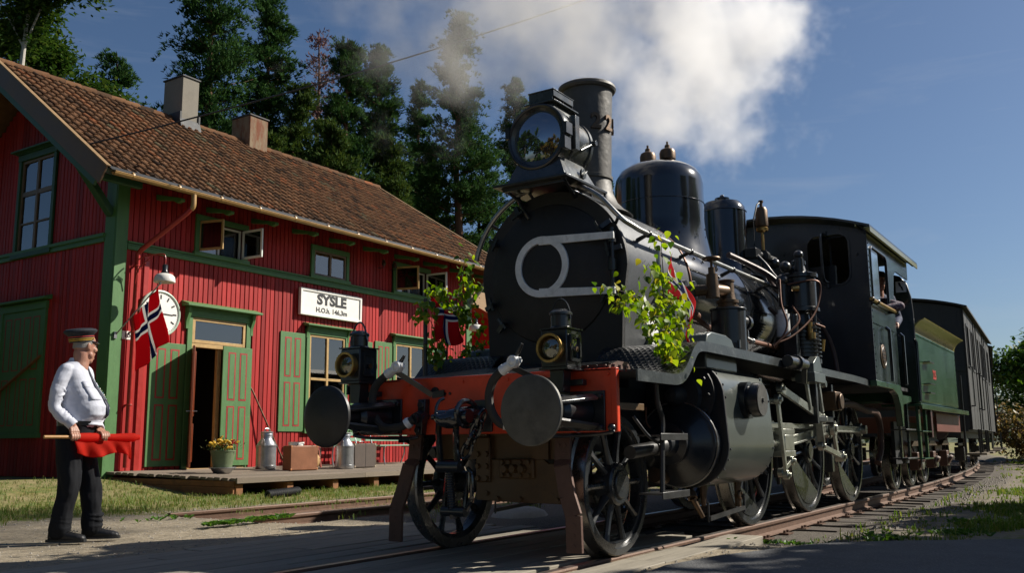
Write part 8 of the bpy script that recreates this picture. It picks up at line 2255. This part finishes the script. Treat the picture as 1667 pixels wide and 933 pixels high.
def broadleaf(x, y, z0, h, rad, base, label, leaf, n, size, bark='greybark', name='tree', droop=0, group=None, stems=1):
    t = thing(name, (x, y, z0), label, 'tree', group)
    g = G(); cr = G(); tips = []
    for s in range(stems):
        ax, ay = (rT.gauss(0, .5), rT.gauss(0, .5)) if stems > 1 else (0, 0)
        tp = smooth_path([Vector((x + ax * .4, y + ay * .4, z0 - .3))] + [Vector((x + ax * (1 + k) + rT.gauss(0, .18), y + ay * (1 + k) + rT.gauss(0, .18), z0 + h * .76 * k / 4)) for k in range(1, 5)], 4)
        r0 = .05 + h * .014; g.tube(tp, [max(.02, r0 * (1 - .9 * i / (len(tp) - 1))) for i in range(len(tp))], 9)
        for b in range(int(26 / stems) + 4):
            f = base + (1 - base) * rT.random() ** .9
            i = min(len(tp) - 2, int(f * (len(tp) - 1))); p0 = tp[i]; az = rT.uniform(0, 2 * PI)
            L = rad * (math.sin(PI * min(1, max(.08, (f - base) / (1 - base) * .86 + .12))) ** .6) * rT.uniform(.65, 1.1)
            d = Vector((math.cos(az), math.sin(az), rT.uniform(.1, .8) + 1.6 * max(0, f - .8) / .2))
            br = smooth_path([p0, p0 + d * L * .4 + Vector((0, 0, .08 * L)), p0 + d * L * .75, p0 + d * L + Vector((0, 0, -droop * L))], 3)
            g.tube(br, [max(.008, (.02 + .012 * L) * (1 - .85 * j / (len(br) - 1))) for j in range(len(br))], 5)
            tips.append(br)
            for _ in range(3):
                j = rT.randrange(2, len(br) - 1); e = Vector((rT.gauss(0, 1), rT.gauss(0, 1), rT.gauss(.1, .5) - droop)).normalized() * L * .4
                b2 = [br[j], br[j] + e * .5, br[j] + e + Vector((0, 0, -droop * L * .3))]; g.tube(b2, [.012, .008, .004], 4); tips.append(smooth_path(b2, 4))
    per = max(1, n // len(tips))
    for br in tips:
        cl = [(br[rT.randrange(len(br) // 3, len(br))] + Vector([rT.gauss(0, .2) for _ in range(3)])) for _ in range(4)]
        for k in range(per):
            c = rT.choice(cl); p = c + Vector((rT.gauss(0, .28), rT.gauss(0, .28), rT.gauss(0, .24) - droop * rT.random() * .8))
            u = Vector((rT.gauss(0, 1), rT.gauss(0, 1), rT.gauss(0, .7))).normalized(); v = orth(u)[0]; s = size * rT.uniform(.6, 1.2)
            k0 = len(cr.v); cr.v += [tuple(p - u * s), tuple(p + v * s * .55), tuple(p + u * s), tuple(p - v * s * .55)]; cr.f.append((k0, k0 + 1, k0 + 2, k0 + 3))
    g.obj('trunk', M[bark], t, split=False); cr.m = [0] * len(cr.f); cr.obj('crown', leaf, t, smooth=False, recalc=False, split=False)
    return t
G_B = 'forest trees behind the station'
broadleaf(9.6, 25.6, .2, 19.5, 3.9, .2, 'tall light green birch with pale stems at the left edge', BIRCH, 62000, .11, 'birchbark', 'birch_tree', .35, G_B, 3)
broadleaf(11.9, 28.6, .2, 13.5, 2.3, .22, 'lower birch half hidden behind the tiled ridge at the left', BIRCH, 36000, .11, 'birchbark', 'birch_tree', .3, G_B, 2)
conifer(19.9, 34.8, .2, 19.4, 1.60, .42, 'small distant pine between the birch and the grey chimney', NEED, dens=1.1)
conifer(18.3, 26.2, .2, 22.5, 2.05, .36, 'tallest ragged pine rising just right of the grey chimney', NEED, ragged=.42, dens=1.25)
conifer(22.8, 27.7, .2, 21.6, 1.82, .34, 'dark pine right of the tallest pine, behind the cable', NEED, ragged=.35, dens=1.2)
conifer(27.2, 29.0, .2, 21.7, 1.44, .55, 'dead reddish brown pine with bare twigs', DEAD, ragged=.4, dens=.42, clump=5)
conifer(25.4, 25.2, .2, 19.8, 1.52, .28, 'dark pointed pine, left one of a pair above the roof', NEED, dens=1.35)
conifer(27.9, 25.4, .2, 20.5, 1.90, .26, 'broad dark pine, right one of a pair above the roof', NEED, dens=1.35)
conifer(35.5, 28.9, .2, 22.0, 0.99, .3, 'slim young spruce in the gap left of the smoke', NEED, ragged=.15, dens=1.2, name='spruce_tree')
conifer(32.0, 23.6, .2, 23.2, 2.20, .30, 'tall pine with bare orange trunk veiled by smoke', NEED, ragged=.38, dens=1.15)
conifer(41.3, 26.0, .2, 23.3, 1.67, .3, 'hazy pine just left of the headlamp', NEED, dens=1.1)
conifer(18.8, 23.2, .2, 12.7, 1.75, .2, 'bushy yellow green pine behind the rusty chimney', NEED2, dens=1.2)
conifer(22.5, 25.2, .2, 16.5, 1.67, .2, 'yellow green pine below the dead tree', NEED2, dens=1.2)
conifer(22.1, 22.8, .2, 14.0, 1.67, .2, 'young pine close behind the middle of the ridge', NEED2, dens=1.2)
conifer(26.9, 23.6, .2, 15.0, 1.82, .2, 'young green pine behind the far half of the ridge', NEED2, dens=1.2)
conifer(32.7, 26.0, .2, 16.6, 1.75, .2, 'thick pine behind the far end of the roof', NEED, dens=1.2)
conifer(35.9, 25.0, .2, 17.3, 2.13, .18, 'pine seen between roof end and smokebox', NEED, dens=1.1)
conifer(44.6, 26.3, .2, 17.4, 2.13, .18, 'pine showing behind the headlamp shelf', NEED, dens=1.0)
conifer(61.8, 30.5, .2, 23.0, 1.82, .25, 'far pine peeping out right of the chimney', NEED, dens=.8)
conifer(21.6, 31.0, .2, 15.5, 1.52, .25, 'pine behind the grey chimney', NEED, dens=1.1)
# woods that the photograph only shows by their shade and in reflections: right of the line and before the train; those by the gable are added
for i, (x, y, h, r) in enumerate(((8.6, -9.6, 8.7, 2.5), (12.4, -10.4, 9.5, 2.8), (17.0, -10.7, 9.2, 2.7), (4.4, -10.0, 8.6, 2.2), (22.5, -13, 4.2, 2.2), (29, -15, 4.0, 2.4))):
    broadleaf(x, y, .2, h, r, .28, ('roadside tree shading the road edge at the right', 'roadside tree shading the dirt beside the engine', 'roadside tree shading the grass beside the tender', 'roadside tree nearest the camera', 'roadside tree beside the carriages', 'farthest roadside tree at the right')[i], ROW, 12000, .27, group='trees right of the railway')
for i, (x, y, h) in enumerate(((-19, 12, 17), (-21, 5, 10), (-25, -2, 12), (-22, -10, 12), (-15, 18, 18), (-14, 25, 18), (-8, 33, 8))):  # the two tall gable trees are added to block sky light there
    broadleaf(x, y, 0, h, 5.0 if h > 14 else 4.2, .06, ('yellowing tree ahead of the train', 'smaller golden tree ahead of the train', 'green and gold tree in line with the track', 'golden tree right of the track ahead', 'tall unseen tree added to shade the gable', 'second tall unseen tree added to shade the gable', 'tree behind the station garden')[i], AUT if 0 < i < 4 else ROW, 6000, .5, group='trees ahead of the train')
for x, y, h, r, lab in ((-2.5, 13.5, 14, 3.4, 'big unseen tree added to shade the station gable'), (.6, 26, 6.0, 3, 'lower unseen tree added as shade behind the gable corner'), (-1.5, 18.5, 7, 3.0, 'middle unseen tree added to shade the station gable')):  # out of view, added to keep sky light off the gable
    broadleaf(x, y, .1, h, r, .05, lab, ROW, 7000, .34, group='unseen trees added to shade the gable')
for x, y, h, lab in ((52, -9.5, 12, 'tall tree right of the curve, nearer one'), (68, -11, 14, 'tall tree right of the curve, middle one'), (88, -14, 16, 'tall tree right of the curve, farthest one')):
    broadleaf(x, y, .1, h, 4, .08, lab, ROW, 4000, .5, group='tall trees right of the curve')
# right edge: bush, dry shrubs, wooded hill
broadleaf(44.5, -.75, .3, 6.2, 2.4, .02, 'bright green bushy tree at the right edge beyond the carriages', leafmat('bush_leaf', [(.03, .08, .012), (.06, .13, .018), (.10, .18, .03)], .3), 15000, .16, name='bushy_tree')
broadleaf(34.5, -1.75, .15, 1.35, 1.4, .02, 'dry yellow brown shrub by the track at the right edge', leafmat('dry_leaf', [(.16, .12, .04), (.22, .16, .05), (.10, .10, .03), (.12, .07, .05)], .3), 5000, .1, name='dry_shrub', group='dry shrubs by the track', stems=3)
broadleaf(38.5, -.9, .2, 1.35, 1.3, .02, 'dry yellow brown shrub farther up the curve', bpy.data.materials['dry_leaf'], 4500, .1, name='dry_shrub', group='dry shrubs by the track', stems=3)
g = G()
nx_, ny_ = 60, 12
for j in range(ny_ + 1):
    for i in range(nx_ + 1):
        x, y = 170 + j * 18, -150 + i * 6.5
        g.v.append((x, y, -1 + 17 * sstep(0, 7, j) * (.8 + .3 * noise.noise(Vector((x * .01, y * .013, 2))))))
for j in range(ny_):
    for i in range(nx_): k = j * (nx_ + 1) + i; g.f.append((k, k + 1, k + nx_ + 2, k + nx_ + 1)); g.m.append(0)
o = g.obj('hill', mat('wooded_hillside', (.035, .055, .025), .9, world=True), recalc=False, split=False); o['kind'] = 'structure'
g = G()
for k in range(900):
    x, y = rT.uniform(175, 330), rT.uniform(-60, 130); j = (x - 170) / 18
    z = -1 + 17 * sstep(0, 7, j) * (.8 + .3 * noise.noise(Vector((x * .01, y * .013, 2)))); h = rT.uniform(5, 10)
    for s in range(40):
        f = rT.random(); a = rT.uniform(0, 2 * PI); r = 2.2 * (1 - f) ** .7 * rT.uniform(.5, 1); p = Vector((x + r * math.cos(a), y + r * math.sin(a), z + h * (.15 + .85 * f))); u = Vector((rT.gauss(0, 1), rT.gauss(0, 1), rT.gauss(0, 1))).normalized() * .55; v = orth(u)[0] * .5
        k0 = len(g.v); g.v += [tuple(p - u), tuple(p + v), tuple(p + u), tuple(p - v)]; g.f.append((k0, k0 + 1, k0 + 2, k0 + 3))
g.m = [0] * len(g.f); o = g.obj('far_forest', leafmat('far_forest_leaf', [(.03, .055, .025), (.05, .08, .03), (.07, .10, .035)], .1), smooth=False, recalc=False, split=False); tag(o, 'distant green forest on the hill behind the carriages', 'forest', kind='stuff')
# ================================================================= smoke and steam
def plume(name, label, cat, box, blobs, col, dens, nscale, k, seed, absorb=(.5, .5, .5), gamma=1.0):
    """volume whose density follows soft blobs broken up by noise"""
    m = bpy.data.materials.new(name + '_vapour'); m.use_nodes = True
    N, L = m.node_tree.nodes, m.node_tree.links; N.clear()
    out = N.new('ShaderNodeOutputMaterial'); pv = N.new('ShaderNodeVolumePrincipled')
    pv.inputs['Color'].default_value = (*col, 1); pv.inputs['Anisotropy'].default_value = .25
    pos = N.new('ShaderNodeNewGeometry').outputs['Position']
    def M_(op, a, b, c=None):
        n = N.new('ShaderNodeMath'); n.operation = op
        for i, v in enumerate((a, b) if c is None else (a, b, c)):
            if isinstance(v, (int, float)): n.inputs[i].default_value = v
            else: L.new(v, n.inputs[i])
        return n.outputs[0]
    nz = N.new('ShaderNodeTexNoise'); nz.noise_dimensions = '4D'; nz.inputs['W'].default_value = seed; nz.inputs['Scale'].default_value = nscale; nz.inputs['Detail'].default_value = 7; nz.inputs['Roughness'].default_value = .6
    L.new(pos, nz.inputs['Vector'])
    wz = N.new('ShaderNodeTexNoise'); wz.inputs['Scale'].default_value = nscale * .45; wz.inputs['Detail'].default_value = 2; L.new(pos, wz.inputs['Vector'])
    sb = N.new('ShaderNodeVectorMath'); sb.operation = 'SUBTRACT'; L.new(wz.outputs['Color'], sb.inputs[0]); sb.inputs[1].default_value = (.5, .5, .5)
    sc_ = N.new('ShaderNodeVectorMath'); sc_.operation = 'SCALE'; L.new(sb.outputs[0], sc_.inputs[0]); sc_.inputs['Scale'].default_value = 1.1
    wp = N.new('ShaderNodeVectorMath'); wp.operation = 'ADD'; L.new(pos, wp.inputs[0]); L.new(sc_.outputs[0], wp.inputs[1])
    acc = None
    for c, r, w in blobs:
        d = N.new('ShaderNodeVectorMath'); d.operation = 'DISTANCE'; L.new(wp.outputs[0], d.inputs[0]); d.inputs[1].default_value = c
        v = M_('MULTIPLY', M_('SUBTRACT', 1.0, M_('DIVIDE', d.outputs['Value'], r * 1.12)), w)
        acc = v if acc is None else M_('MAXIMUM', acc, v)
    f = M_('ADD', acc, M_('MULTIPLY', M_('SUBTRACT', nz.outputs['Fac'], .5), k))
    f = M_('MAXIMUM', M_('MINIMUM', f, 1.0), 0.0)
    if gamma != 1: f = M_('POWER', f, gamma)
    # the vapour is gone before it reaches the sides of its box
    L.new(M_('MULTIPLY', f, dens), pv.inputs['Density'])
    L.new(pv.outputs[0], out.inputs['Volume'])
    g = G(); g.box(*box); o = g.obj(name, m, smooth=False)
    tag(o, label, cat, kind='stuff')
    return o
B_ = [((4.05, 0, 4.15), .38, .62, 0), ((4.25, 0, 4.55), .55, .75, .2), ((4.7, 0, 4.95), .8, .85, .6)]
B_ += [(c, r, w, .95) for c, r, w in (((6.3, .1, 5.0), .55, .6), ((5.7, .1, 5.2), .9, .8), ((6.5, .1, 5.3), .7, .7), ((5.3, 0, 5.9), 1.25, 1.2), ((6.4, .1, 6.2), 1.2, 1.2), ((7.6, .1, 6.8), 1.1, 1.2), ((8.4, 0, 7.4), .7, .8), ((6.0, .2, 7.3), 1.4, 1.2), ((7.2, .2, 8.0), 1.1, 1.0), ((5.0, 0, 7.0), 1.0, .7))]
def away(c, r, w, k):      # carried off to the station side by the wind, larger as it goes
    f = (k + 3.95) / 3.95
    return ((-4.86 + (c[0] + 4.86) * f, c[1] + k, .82 + (c[2] - .82) * f), r * f * (.72 if k > .9 else 1), w)
plume('steam_cloud', 'white steam blowing from the safety valves into a big sunlit cloud', 'steam', (3.3, 14.6, -1.4, 3.4, 3.98, 11.4), [away(*b) for b in B_],
      (.985, .985, .99), .95, 1.5, 5.0, 3.0, gamma=1.2)
plume('smoke_plume', 'thin grey brown smoke drifting from the chimney across the pines', 'smoke', (1.4, 9.0, -.8, 4.6, 4.135, 9.4),
      [((2.45, 0, 4.1), .30, 1.2), ((2.42, .05, 4.5), .42, 1.1), ((2.5, .3, 5.1), .7, .8), ((3.0, .8, 6.0), 1.1, .55), ((4.4, 2.9, 5.75), .85, .9), ((4.0, 3.0, 6.6), 1.1, .5), ((5.4, 2.9, 6.9), 1.3, .5), ((4.6, 2.2, 7.6), 1.5, .5), ((3.6, 1.4, 6.4), 1.0, .5)],
      (.86, .84, .80), .9, 1.3, 3.2, 9.0, gamma=1.2)
